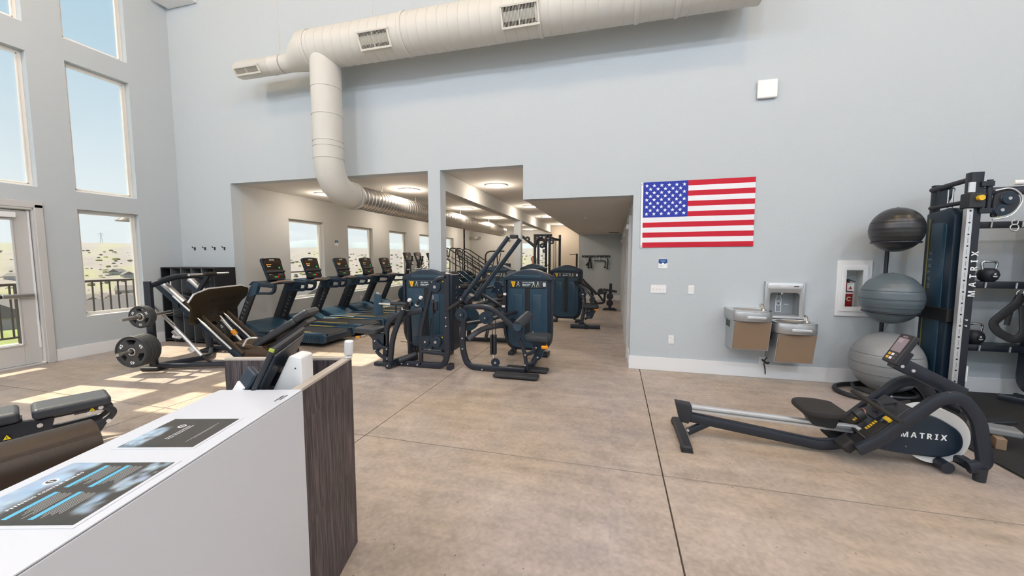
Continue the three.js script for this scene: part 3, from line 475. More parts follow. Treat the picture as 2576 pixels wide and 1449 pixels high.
// ------------------------------------------------------------------ drinking fountains and bottle filler
{
  const z = ZB, sh = mat({ name: 'grey_satin_steel', color: C(0.50, 0.51, 0.52), roughness: 0.38, metalness: 0.75 });
  function fountain(x, ytop, label) {
    const t = thing('drinking_fountain', label, 'drinking fountain', [x, ytop, z]);
    const W2 = 0.46, D2 = 0.44;
    // basin apron: rounded front, extruded up
    const ap = [[-W2 / 2, 0, 0.004], [W2 / 2, 0, 0.004], [W2 / 2, D2 - 0.06, 0.09], [0, D2 + 0.02, 0.3], [-W2 / 2, D2 - 0.06, 0.09]];
    const s = outline(ap, 0.05, 6); const hole = new THREE.Path(); hole.absellipse(0, D2 * 0.5, W2 * 0.41, D2 * 0.36, 0, 2 * PI, true); s.holes.push(hole);
    mb().ext(s, 0.12, M4(0, -0.065, 0, PI / 2, 0, 0), 0.006).build('apron', sh, t);
    const rim = outline(ap, 0.05, 6); rim.holes.push(hole); mb().ext(rim, 0.012, M4(0, -0.003, 0, PI / 2, 0, 0), 0.004).build('rim', M.chrome, t);
    mb().geo(toCreasedNormals(new THREE.LatheGeometry([[0.001, -0.05], [0.1, -0.045], [0.16, -0.03], [0.195, 0]].map(([a, b]) => new THREE.Vector2(a, b)), 36), 0.8), M4(0, 0.0, D2 * 0.5, 0, 0, 0, 0.97, 1, 0.82)).build('bowl', M.steel, t);
    mb().disc(0, -0.046, D2 * 0.5, 0.022, 0.006).build('drain', M.chrome, t);
    mb().ext(outline([[-0.105, -0.016, 0.015], [0.105, -0.016, 0.015], [0.105, 0.016, 0.015], [-0.105, 0.016, 0.015]], 0.015), 0.014, M4(0.02, -0.075, D2 + 0.0), 0.004).build('push_bar', M.alu, t);
    mb().tube([[W2 / 2 - 0.07, 0, D2 * 0.45], [W2 / 2 - 0.07, 0.05, D2 * 0.45], [W2 / 2 - 0.1, 0.075, D2 * 0.48]], 0.013, { f: 0.03 }).cyl([W2 / 2 - 0.07, -0.01, D2 * 0.45], [W2 / 2 - 0.07, 0.015, D2 * 0.45], 0.026).box(W2 / 2 - 0.085, 0.05, D2 * 0.45, 0.05, 0.06, 0.02, { rz: 0.5, r: 0.006 }).build('bubbler', M.chrome, t);
    // lower cabinet: sides and a front panel leaning back to the wall
    const side = shape([[0, -0.13], [D2 - 0.06, -0.13], [D2 - 0.14, -0.5], [0, -0.5]]);
    mb().ext(side, W2 - 0.05, new THREE.Matrix4().makeBasis(V(0, 0, 1), V(0, 1, 0), V(-1, 0, 0))).build('cabinet', sh, t);
    mb().box(0, -0.315, D2 - 0.095, W2 - 0.07, 0.355, 0.008, { rx: 0.214 }).build('front_panel', M.brass, t);
    const lv = mb(); for (let k = 0; k < 7; k++) for (let q = 0; q < 2; q++) lv.sbox(-W2 / 2 + 0.022, -0.16 - k * 0.012, 0.07 + q * 0.09, 0.008, 0.005, 0.06); lv.build('louvres', M.dark, t).userData.kind = 'stuff';
    return t;
  }
  fountain(1.655, 0.925, 'higher left drinking fountain with tan front panel');
  fountain(2.135, 0.79, 'lower right drinking fountain below the bottle filler');
  const t = thing('bottle_filler', 'grey steel bottle filling station above the lower fountain', 'bottle filler', [2.105, 1.035, z]);
  mb().ext((() => { const s = outline([[-0.225, -0.235], [0.225, -0.235], [0.225, 0.24], [-0.225, 0.24]], 0.01); const h = new THREE.Path(); h.setFromPoints(outline([[-0.165, -0.205, 0.01], [0.165, -0.205, 0.01], [0.165, 0.095, 0.04], [-0.165, 0.095, 0.04]], 0.04).getPoints(6)); s.holes.push(h); return s; })(), 0.045, M4(0, 0, 0.0225), 0.006).build('housing', sh, t);
  mb().ext(outline([[-0.2, 0.145, 0.032], [0.2, 0.145, 0.032], [0.2, 0.215, 0.032], [-0.2, 0.215, 0.032]], 0.032), 0.01, M4(0, 0, 0.047), 0.003).build('status_bar', M.alu, t);
  mb().sbox(0, -0.05, -0.15, 0.34, 0.31, 0.01).sbox(-0.168, -0.05, -0.08, 0.006, 0.31, 0.15).sbox(0.168, -0.05, -0.08, 0.006, 0.31, 0.15).sbox(0, 0.1, -0.08, 0.34, 0.006, 0.15).sbox(0, -0.2, -0.08, 0.34, 0.006, 0.15).build('alcove', sh, t);
  const pr = canvasTex(256, 240, (c, w, h) => { c.fillStyle = '#8d9296'; c.fillRect(0, 0, w, h); c.strokeStyle = '#e9eef2'; c.lineWidth = 5; c.strokeRect(104, 96, 48, 120); c.beginPath(); c.moveTo(104, 98); c.lineTo(104, 80); c.quadraticCurveTo(118, 66, 112, 44); c.moveTo(152, 98); c.lineTo(152, 80); c.quadraticCurveTo(138, 66, 144, 44); c.stroke(); c.beginPath(); c.arc(128, 128, 20, 0, 7); c.stroke(); c.fillStyle = '#20262a'; c.beginPath(); c.arc(128, 128, 5, 0, 7); c.fill(); c.beginPath(); c.moveTo(128, 22); c.lineTo(135, 38); c.lineTo(121, 38); c.fill(); c.fillStyle = '#e9eef2'; c.font = 'bold 15px sans-serif'; c.fillText('ELKAY', 176, 142); c.fillRect(22, 70, 26, 22); c.strokeRect(20, 130, 26, 24); });
  const pm = mat({ name: 'filler_print', map: pr, roughness: 0.45 }); pm.userData.keepuv = true;
  mb().geo(new THREE.PlaneGeometry(0.33, 0.3), M4(0, -0.05, -0.143)).build('printed_back', pm, t);
  mb().cyl([0, 0.1, -0.05], [0, 0.07, -0.05], 0.03, 0.022).build('nozzle', M.chrome, t);
  mb().geo(word('ELKAY', 0.02, 0.002, M4(0, 0.18, 0.0525), 0.003)).build('lettering', M.whiteMark, t); mb().sbox(0.12, 0.18, 0.0525, 0.055, 0.012, 0.002).build('display', M.dark, t);
  const cord = mb().tube([[2.0, 0.34, z + 0.12], [1.94, 0.3, z + 0.08], [1.9, 0.24, z + 0.06], [1.93, 0.2, z + 0.08], [1.97, 0.23, z + 0.07], [1.9, 0.21, z + 0.05], [1.92, 0.15, z + 0.06], [1.93, 0.06, z + 0.05]], 0.007, { f: 0.03, n: 8 }).tube([[1.9, 0.24, z + 0.02], [1.9, 0.24, z + 0.05], [1.92, 0.22, z + 0.07]], 0.012, { f: 0.02, n: 8 }).build('power_cord', M.rope, t); cord.position.set(-2.105, -1.035, -z);
}
// ------------------------------------------------------------------ treadmills
const consoleTex = canvasTex(256, 256, (c, w, h) => {
  c.fillStyle = '#17110d'; c.fillRect(0, 0, w, h); c.fillStyle = '#2a1a10'; c.fillRect(14, 30, 228, 24); c.strokeStyle = '#5a4030'; c.lineWidth = 2; c.strokeRect(14, 30, 228, 110);
  c.fillStyle = '#d8cbb8'; c.font = 'bold 20px sans-serif'; c.textAlign = 'center'; c.fillText('MATRIX', 128, 22); c.textAlign = 'left';
  c.fillStyle = '#e08a20'; c.fillRect(30, 66, 22, 18); c.fillStyle = '#d9a860'; c.fillRect(56, 70, 44, 10); c.fillStyle = '#c9bfb0'; c.fillRect(34, 94, 50, 9);
  c.fillStyle = '#0fae3c'; c.beginPath(); c.arc(206, 116, 13, 0, 7); c.fill();
  c.fillStyle = '#050506'; c.fillRect(8, 146, 240, 34); c.strokeStyle = '#7a7f86'; c.lineWidth = 3; c.beginPath(); c.moveTo(64, 192); c.lineTo(96, 236); c.stroke();
  c.fillStyle = '#8d8d90'; c.fillRect(24, 196, 12, 9); c.fillRect(44, 196, 12, 9); c.fillStyle = '#1d9c46'; c.fillRect(98, 222, 36, 18); c.fillStyle = '#c81e1e'; c.fillRect(140, 216, 18, 24); c.fillStyle = '#3c3e42'; c.fillRect(160, 190, 74, 22); c.fillStyle = '#201a16'; c.fillRect(18, 214, 40, 24); c.fillRect(166, 218, 70, 22);
});
M.screen = mat({ name: 'console_screen', map: consoleTex, roughness: 0.25, emissive: new THREE.Color(1, 1, 1), emissiveMap: consoleTex, emissiveIntensity: 0.35 }); M.screen.userData.keepuv = true;
function consoleHead(parent, x, y, z, tilt, w = 0.44, h = 0.46) {     // faces +x, leaning back by tilt
  const m = (dx, dy) => M4(x, y, z, 0, PI / 2, 0).multiply(M4(0, 0, 0, -tilt, 0, 0)).multiply(M4(0, dy, dx));
  const o = mb().ext(outline([[-w / 2 + 0.03, -h / 2, 0.03], [w / 2 - 0.03, -h / 2, 0.03], [w / 2, h / 2, 0.05], [0, h / 2 + 0.015, 0.3], [-w / 2, h / 2, 0.05]], 0.04, 5), 0.055, m(-0.03, 0), 0.012).build('console', M.navyDeep, parent);
  const b = mb().geo(new THREE.PlaneGeometry(w - 0.05, h - 0.04), m(0.0008, 0)).build('screen', M.screen, o);
  mb().box(0, 0, 0, w - 0.03, 0.045, 0.035, { r: 0.012 }).g.forEach((g) => mb().geo(g, m(0.012, -0.06)).build('tray_lip', M.blackMatte, o));
  return o;
}
function treadmill(label) {
  const t = thing('treadmill', label, 'treadmill', [0, 0, 0], 0, 'treadmills facing the annex windows');
  mb().ext(outline([[0, 0.07, 0.05], [0, 0.21, 0.05], [-1.42, 0.21], [-1.5, 0.19], [-1.95, 0.19], [-1.96, 0.07]], 0.02), 0.72, M4(0, 0, 0), 0.01).build('deck_frame', M.navyDeep, t);
  const belt = []; belt.push([-1.45, 0.228], [-0.1, 0.228]); 
  mb().box(-0.76, 0.222, 0, 1.4, 0.016, 0.54, { r: 0.004 }).cyl([-0.06, 0.185, -0.27], [-0.06, 0.185, 0.27], 0.045, 0.045, 20).build('belt', M.belt, t);
  for (const s of [-1, 1]) {
    mb().box(-0.76, 0.228, s * 0.34, 1.5, 0.035, 0.13, { r: 0.012 }).build('side_rail', M.navy, t);
    mb().box(-0.75, 0.247, s * 0.285, 0.75, 0.004, 0.025, { r: 0.001 }).build('edge_strip', M.yellow, t);
    const cap = mb().ext(outline([[0.02, 0.075, 0.05], [0.02, 0.235, 0.05], [-0.5, 0.235], [-0.62, 0.075]], 0.02, 5), 0.06, M4(0, 0, s * 0.385), 0.014).build('rear_cover', M.navy, t);
    for (let k = 0; k < 9; k++) mb().box(-0.09 - k * 0.04, 0.155, s * 0.415, 0.012, 0.09, 0.008, { rz: -0.22, r: 0.002 }).build('vent_slot', M.blackMatte, cap);
    const up = mb().bar([[-1.99, 0.03, s * 0.40], [-1.93, 0.15, s * 0.40], [-1.50, 1.02, s * 0.38]], 0.055, 0.15, [0, 0, 1], { f: 0.05, r: 0.02 }).build('upright', M.blackMatte, t);
    mb().geo(word('MATRIX', 0.06, 0.002, M4(-1.72, 0.575, s * 0.421 + (s > 0 ? 0.001 : -0.001), 0, s > 0 ? 0 : PI, 0).multiply(M4(0, 0, 0, 0, 0, (s > 0 ? 1.11 : PI - 1.11) )), 0.03)).build('lettering', M.greyMark, up);
    const hr = mb().bar([[-1.5, 1.085, s * 0.37], [-1.2, 1.075, s * 0.37], [-1.03, 1.06, s * 0.37]], 0.07, 0.075, [0, 0, 1], { r: 0.02 }).bar([[-1.55, 0.92, s * 0.37], [-1.15, 0.93, s * 0.37]], 0.06, 0.045, [0, 0, 1], { r: 0.015 }).bar([[-1.14, 0.93, s * 0.37], [-1.06, 0.965, s * 0.37], [-1.035, 1.07, s * 0.37]], 0.06, 0.05, [0, 0, 1], { f: 0.06, r: 0.015 }).build('handrail', M.navyDeep, t);
    mb().ext(outline([[-1.62, 0.86, 0.02], [-1.44, 0.9, 0.02], [-1.36, 1.11, 0.03], [-1.5, 1.13, 0.05]], 0.02), 0.07, M4(0, 0, s * 0.38), 0.01).build('upright_cap', M.navy, t);
    mb().cyl([-0.45, 0.0, s * 0.28], [-0.45, 0.08, s * 0.28], 0.03, 0.02).build('foot', M.rope, t);
    mb().cyl([-1.85, 0.045, s * 0.32], [-1.85, 0.045, s * 0.36], 0.045).build('wheel', M.rope, t);
  }
  mb().ext(outline([[-1.3, 0.215, 0.01], [-1.46, 0.245, 0.2], [-1.62, 0.34, 0.2], [-1.85, 0.385, 0.06], [-1.99, 0.28, 0.06], [-1.98, 0.1, 0.02], [-1.3, 0.1, 0.01]], 0.03, 6), 0.76, M4(0, 0, 0), 0.015).build('motor_cover', M.navy, t);
  mb().ext(outline([[-1.62, 1.07, 0.03], [-1.28, 1.07, 0.03], [-1.3, 1.11, 0.02], [-1.52, 1.15, 0.03]], 0.02), 0.8, M4(0, 0, 0), 0.012).build('dashboard', M.navyDeep, t);
  mb().bar([[-1.24, 1.11, -0.26], [-1.2, 1.13, -0.1], [-1.2, 1.13, 0.1], [-1.24, 1.11, 0.26]], 0.03, 0.028, [1, 0, 0], { r: 0.013 }).build('grip_bar', mat({ name: 'tan_grip', color: C(0.34, 0.25, 0.19), roughness: 0.35, metalness: 0.4 }), t);
  mb().box(-1.27, 1.125, 0, 0.06, 0.03, 0.1, { r: 0.01 }).build('stop_button', mat({ name: 'red_button', color: C(0.5, 0.03, 0.06), roughness: 0.4 }), t);
  for (const s of [-1, 1]) mb().lathe([[0.045, 0], [0.052, 0.006], [0.045, 0.012], [0.04, 0.004], [0.03, -0.01], [0.001, -0.012]], M4(-1.4, 1.115, s * 0.2)).build('cup_holder', M.rope, t);
  mb().bar([[-1.5, 1.1, 0], [-1.47, 1.22, 0]], 0.2, 0.05, [0, 0, 1]).build('console_neck', M.navyDeep, t);
  consoleHead(t, -1.42, 1.365, 0, 0.32, 0.44, 0.44);
  return t;
}
const TMZ = [-5.95, -6.92, -7.87, -8.83, -9.7], tmL = ['first treadmill of the row, nearest the black leg press', 'second treadmill of the row, before the first annex window', 'third treadmill of the row, beside the blue window notice', 'fourth treadmill of the row, before the second annex window', 'fifth treadmill of the row, farthest from the hall'];
const tm0 = treadmill(tmL[0]); tm0.position.set(-4.87, 0, TMZ[0]);
for (let i = 1; i < 5; i++) dup(tm0, [-4.87, 0, TMZ[i]], 0, tmL[i]);
// ------------------------------------------------------------------ elliptical trainers
{
  const t = thing('elliptical_trainer', 'nearer elliptical trainer with tall console beyond the treadmills', 'elliptical trainer', [0, 0, 0], 0, 'elliptical trainers beyond the treadmills');
  mb().box(-0.85, 0.16, 0, 1.7, 0.12, 0.5, { r: 0.03 }).build('base', M.navyDeep, t);
  mb().lathe([[0.001, -0.12], [0.28, -0.11], [0.32, -0.06], [0.32, 0.06], [0.28, 0.11], [0.001, 0.12]], M4(-1.45, 0.42, 0, PI / 2, 0, 0)).build('drive_cover', M.navy, t);
  mb().bar([[-1.45, 0.3, 0], [-1.5, 0.8, 0], [-1.42, 1.36, 0]], 0.12, 0.1, [0, 0, 1], { f: 0.2 }).build('mast', M.blackMatte, t);
  for (const s of [-1, 1]) {
    mb().tube([[-1.25, 0.4, s * 0.3], [-1.12, 0.95, s * 0.3], [-1.2, 1.3, s * 0.28], [-1.12, 1.62, s * 0.26]], 0.022, { f: 0.2 }).build('moving_arm', M.blackMatte, t);
    mb().tube([[-1.14, 1.5, s * 0.265], [-1.12, 1.63, s * 0.26]], 0.027).build('arm_grip', M.grip, t);
    mb().tube([[-1.4, 1.2, s * 0.1], [-1.1, 1.22, s * 0.22], [-1.0, 1.3, s * 0.2]], 0.02, { f: 0.1 }).build('fixed_grip', M.alu, t);
    mb().bar([[-1.3, 0.4 - s * 0.1, s * 0.2], [-0.3, 0.3 + s * 0.05, s * 0.2]], 0.06, 0.05, [0, 0, 1]).build('pedal_link', M.blackMatte, t);
    mb().box(-0.75, 0.36, s * 0.2, 0.36, 0.05, 0.17, { r: 0.02 }).build('pedal', M.belt, t);
  }
  consoleHead(t, -1.38, 1.55, 0, 0.32, 0.42, 0.42);
  t.position.set(-4.9, 0, -10.95);
  dup(t, [-4.9, 0, -11.62], 0, 'second elliptical trainer along the windows, before the stair climbers');
  dup(t, [-4.9, 0, -12.5], 0, 'third elliptical trainer, mostly hidden behind the white column');
}
// ------------------------------------------------------------------ stair climber with curved rails
{
  const t = thing('stair_climber', 'black stair climber with long slanting tube rails behind the white column', 'stair climber', [-5.0, 0, -13.4]);
  const f = M.blackMatte;
  for (let k = 0; k < 5; k++) mb().box(-0.9 + k * 0.24, 1.0 - k * 0.19, 0, 0.27, 0.05, 0.6, { r: 0.012 }).build('step', M.belt, t);
  mb().ext(outline([[-1.1, 0.02], [0.35, 0.02], [0.35, 0.2, 0.05], [-0.85, 1.05, 0.1], [-1.1, 1.05, 0.05]], 0.03), 0.06, M4(0, 0, -0.34)).ext(outline([[-1.1, 0.02], [0.35, 0.02], [0.35, 0.2, 0.05], [-0.85, 1.05, 0.1], [-1.1, 1.05, 0.05]], 0.03), 0.06, M4(0, 0, 0.34)).build('side_cover', M.navy, t).userData.label = 'dark blue side covers';
  for (const s of [-1, 1]) {
    mb().tube([[-1.15, 1.0, s * 0.37], [-1.15, 1.95, s * 0.37], [-0.9, 1.93, s * 0.37], [0.55, 1.0, s * 0.37], [0.6, 0.3, s * 0.37]], 0.022, { f: 0.15 }).build('handrail', f, t);
    mb().tube([[-1.1, 1.6, s * 0.37], [0.5, 0.72, s * 0.37]], 0.016).build('lower_rail', f, t);
    mb().tube([[-0.45, 1.65, s * 0.37], [-0.4, 0.9, s * 0.37]], 0.016).tube([[0.15, 1.25, s * 0.37], [0.18, 0.6, s * 0.37]], 0.016).build('rail_strut', f, t);
  }
  consoleHead(t, -1.1, 1.7, 0, 0.3, 0.42, 0.42);
  dup(t, [-5.0, 0, -14.7], 0, 'farther stair climber with slanting tube rails near the last window');
}
// ------------------------------------------------------------------ hanging-strap frame in the far corner
{
  const t = thing('pull_up_frame', 'black arched tube frame with hanging grips in the far corner', 'exercise frame', [-5.6, 0, -16.4], 0.2);
  mb().tube([[0, 0, 0], [0, 1.86, 0], [0.85, 1.86, 0]], 0.035, { f: 0.28, fn: 8 }).build('arched_post', M.blackMatte, t);
  mb().tube([[0.3, 1.86, -0.3], [0.3, 1.86, 0.3]], 0.025).tube([[0.62, 1.84, -0.35], [0.62, 1.84, 0.35]], 0.03).build('cross_grip', M.grip, t);
  mb().tube([[0.52, 1.8, 0], [0.34, 1.28, 0.1], [0.42, 0.9, 0.1]], 0.02, { f: 0.1 }).tube([[0.52, 1.8, 0], [0.55, 0.8, -0.05]], 0.026).tube([[0.7, 1.8, 0], [0.58, 1.3, 0]], 0.018).build('strap', M.rope, t);
  mb().box(0.3, 0.03, 0, 1.1, 0.06, 0.7, { r: 0.015 }).build('base', M.black, t);
  const b = thing('heavy_bag', 'black cylindrical heavy bag on a stand beside the arched frame', 'punching bag', [-3.9, 0, -13.9]);
  mb().cyl([0, 0.45, 0], [0, 1.36, 0], 0.15, 0.15, 24).build('bag', M.pad, b); mb().lathe([[0.001, 0], [0.3, 0], [0.32, 0.05], [0.1, 0.12], [0.06, 0.46], [0.001, 0.46]], M4()).build('base', M.blackMatte, b); mb().torus(0, 1.42, 0, 0.05, 0.012, { ry: 0.6 }).build('lift_ring', M.chrome, b);
}
// ------------------------------------------------------------------ weight-stack machines
const placardTex = (title) => canvasTex(512, 112, (c, w, h) => {
  c.fillStyle = '#1b2a33'; c.fillRect(0, 0, w, h); c.strokeStyle = '#5d6f78'; c.lineWidth = 3; c.strokeRect(2, 2, w - 4, h - 4);
  c.fillStyle = '#f2b90f'; c.beginPath(); c.moveTo(12, 8); c.lineTo(92, 8); c.lineTo(66, 104); c.lineTo(40, 104); c.fill(); c.fillStyle = '#1b2a33'; c.font = 'bold 56px sans-serif'; c.fillText('!', 44, 68);
  c.fillStyle = '#e9eef0'; c.font = 'bold 26px sans-serif'; c.fillText(title, 205, 36); c.fillStyle = '#b9c4c8'; c.fillRect(205, 54, 70, 18); c.fillRect(285, 54, 60, 18); c.fillRect(205, 80, 110, 8);
  c.strokeStyle = '#dfe6e8'; c.lineWidth = 6; c.lineJoin = 'round';
  for (const [x, f] of [[110, 1], [370, 1], [440, 1]]) { c.beginPath(); c.moveTo(x, 95); c.lineTo(x + 14, 60); c.lineTo(x + 40, 58); c.lineTo(x + 46, 94); c.moveTo(x + 14, 60); c.lineTo(x + 24, 32); c.lineTo(x + 50, 40); c.stroke(); c.beginPath(); c.arc(x + 28, 20, 8, 0, 7); c.stroke(); }
  c.fillStyle = '#f2b90f'; c.fillRect(392, 40, 14, 12); c.fillRect(462, 40, 14, 12); c.fillRect(366, 92, 16, 10); c.fillRect(446, 92, 16, 10);
});
const whiteLabelTex = canvasTex(64, 96, (c) => { c.fillStyle = '#eef1f3'; c.fillRect(0, 0, 64, 96); c.fillStyle = '#5a6670'; c.fillRect(16, 20, 32, 30); c.fillStyle = '#eef1f3'; c.fillRect(24, 28, 16, 14); c.fillStyle = '#8a949c'; c.fillRect(12, 62, 40, 6); c.fillRect(12, 74, 40, 6); });
const labelMat = mat({ name: 'white_label', map: whiteLabelTex, roughness: 0.5 }); labelMat.userData.keepuv = true;
const placards = {}; const placardMat = (s) => placards[s] ??= (() => { const m = mat({ name: 'machine_placard', map: placardTex(s), roughness: 0.4 }); m.userData.keepuv = true; return m; })();
const warnTex = canvasTex(64, 64, (c) => { c.fillStyle = '#0c0e11'; c.fillRect(0, 0, 64, 64); c.fillStyle = '#f0d20a'; c.beginPath(); c.moveTo(32, 6); c.lineTo(60, 58); c.lineTo(4, 58); c.fill(); c.fillStyle = '#111'; c.fillRect(29, 24, 6, 18); c.fillRect(29, 46, 6, 6); });
const warnMat = mat({ name: 'warning_sticker', map: warnTex, roughness: 0.5 }); warnMat.userData.keepuv = true;
const sticker = (parent, m, s = 0.03) => mb().geo(new THREE.PlaneGeometry(s, s), m).build('warning_sticker', warnMat, parent);
// a shrouded weight tower; front face at z = 0 looking to +z, centred on x = 0
function tower(t, x, z, title, w = 0.74, h = 1.36, d = 0.3) {
  const yb = 0.09, ys = h - 0.1, out = [[-w / 2, yb, 0.2], [w / 2, yb, 0.2], [w / 2, ys, 0.05], [-w / 2, ys, 0.05]];
  mb().ext(outline(out, 0.05, 6), d - 0.06, M4(x, 0, z - d / 2 - 0.02), 0.02).build('shroud', M.navyDeep, t);
  const iw = w - 0.1; mb().ext(outline([[-iw / 2, yb + 0.05, 0.17], [iw / 2, yb + 0.05, 0.17], [iw / 2, ys - 0.03, 0.03], [-iw / 2, ys - 0.03, 0.03]], 0.04, 6), 0.05, M4(x, 0, z - 0.03), 0.012).build('front_shell', M.navy, t);
  for (const s of [-1, 1]) {
    mb().ext(outline([[-0.075, 0.3, 0.03], [0.075, 0.3, 0.03], [0.075, ys - 0.26, 0.03], [-0.075, ys - 0.26, 0.03]], 0.03), 0.016, M4(x + s * 0.155, 0, z - 0.004), 0.006).build('shell_panel', M.navy, t);
    mb().bar([[x + s * (w / 2 + 0.012), ys - 0.02, z - 0.05], [x + s * (w / 2 + 0.012), yb + 0.2, z - 0.05], [x + s * (w / 2 - 0.16), yb - 0.02, z - 0.05]], 0.035, 0.05, [0, 0, 1], { f: 0.22, fn: 8, r: 0.014 }).build('side_tube', M.black, t);
    mb().box(x + s * (w / 2 - 0.09), 0.03, z - 0.14, 0.09, 0.06, 0.26, { r: 0.01 }).build('foot', M.black, t);
  }
  mb().ext(outline([[-w / 2 - 0.02, ys - 0.045, 0.02], [w / 2 + 0.02, ys - 0.045, 0.02], [w / 2 + 0.02, ys + 0.015, 0.05], [0, h + 0.075, 0.5], [-w / 2 - 0.02, ys + 0.015, 0.05]], 0.03, 8), d, M4(x, 0, z - d / 2), 0.014).build('hood', M.navyDeep, t);
  mb().ext(outline([[-w * 0.3, ys - 0.005, 0.02], [w * 0.3, ys - 0.005, 0.02], [w * 0.33, ys + 0.045, 0.02], [-w * 0.33, ys + 0.045, 0.02]], 0.02), 0.01, M4(x, 0, z + 0.001), 0.003).build('hood_inset', M.navy, t);
  mb().box(x, 0.68, z - 0.004, 0.075, 0.86, 0.02, { r: 0.012 }).build('stack_slot', M.rope, t);
  mb().cyl([x - 0.016, 0.3, z + 0.006], [x - 0.016, 1.06, z + 0.006], 0.003).build('selector_rod', M.blackMatte, t);
  const pl = mb().ext(outline([[-w * 0.40, ys - 0.16, 0.02], [w * 0.40, ys - 0.16, 0.02], [w * 0.42, ys - 0.045, 0.02], [-w * 0.42, ys - 0.045, 0.02]], 0.02), 0.012, M4(x, 0, z + 0.002), 0.003).build('placard', M.blackMatte, t);
  mb().geo(new THREE.PlaneGeometry(w * 0.66, 0.1), M4(x - 0.035, ys - 0.1, z + 0.0085)).build('printed_face', placardMat(title), pl);
  mb().geo(new THREE.PlaneGeometry(0.042, 0.06), M4(x + w * 0.365, ys - 0.1, z + 0.0087)).build('white_label', labelMat, pl);
}
const tubeN = [0, 0, 1];
const bolt = (t, list, m = M.alu) => list.forEach(([x, y, z]) => mb().cyl([x, y, z - 0.004], [x, y, z + 0.01], 0.011, 0.009, 10).build('bolt', m, t));
function pulley(t, x, y, z, r, n = 'pulley') { const p = mb().lathe([[0.001, -0.014], [r, -0.014], [r, -0.008], [r * 0.86, 0], [r, 0.008], [r, 0.014], [0.001, 0.014]], M4(x, y, z, PI / 2, 0, 0)).build(n, M.navyDeep, t); mb().cyl([x, y, z - 0.02], [x, y, z + 0.02], r * 0.3, r * 0.28, 12).build('axle', M.steel, p); return p; }
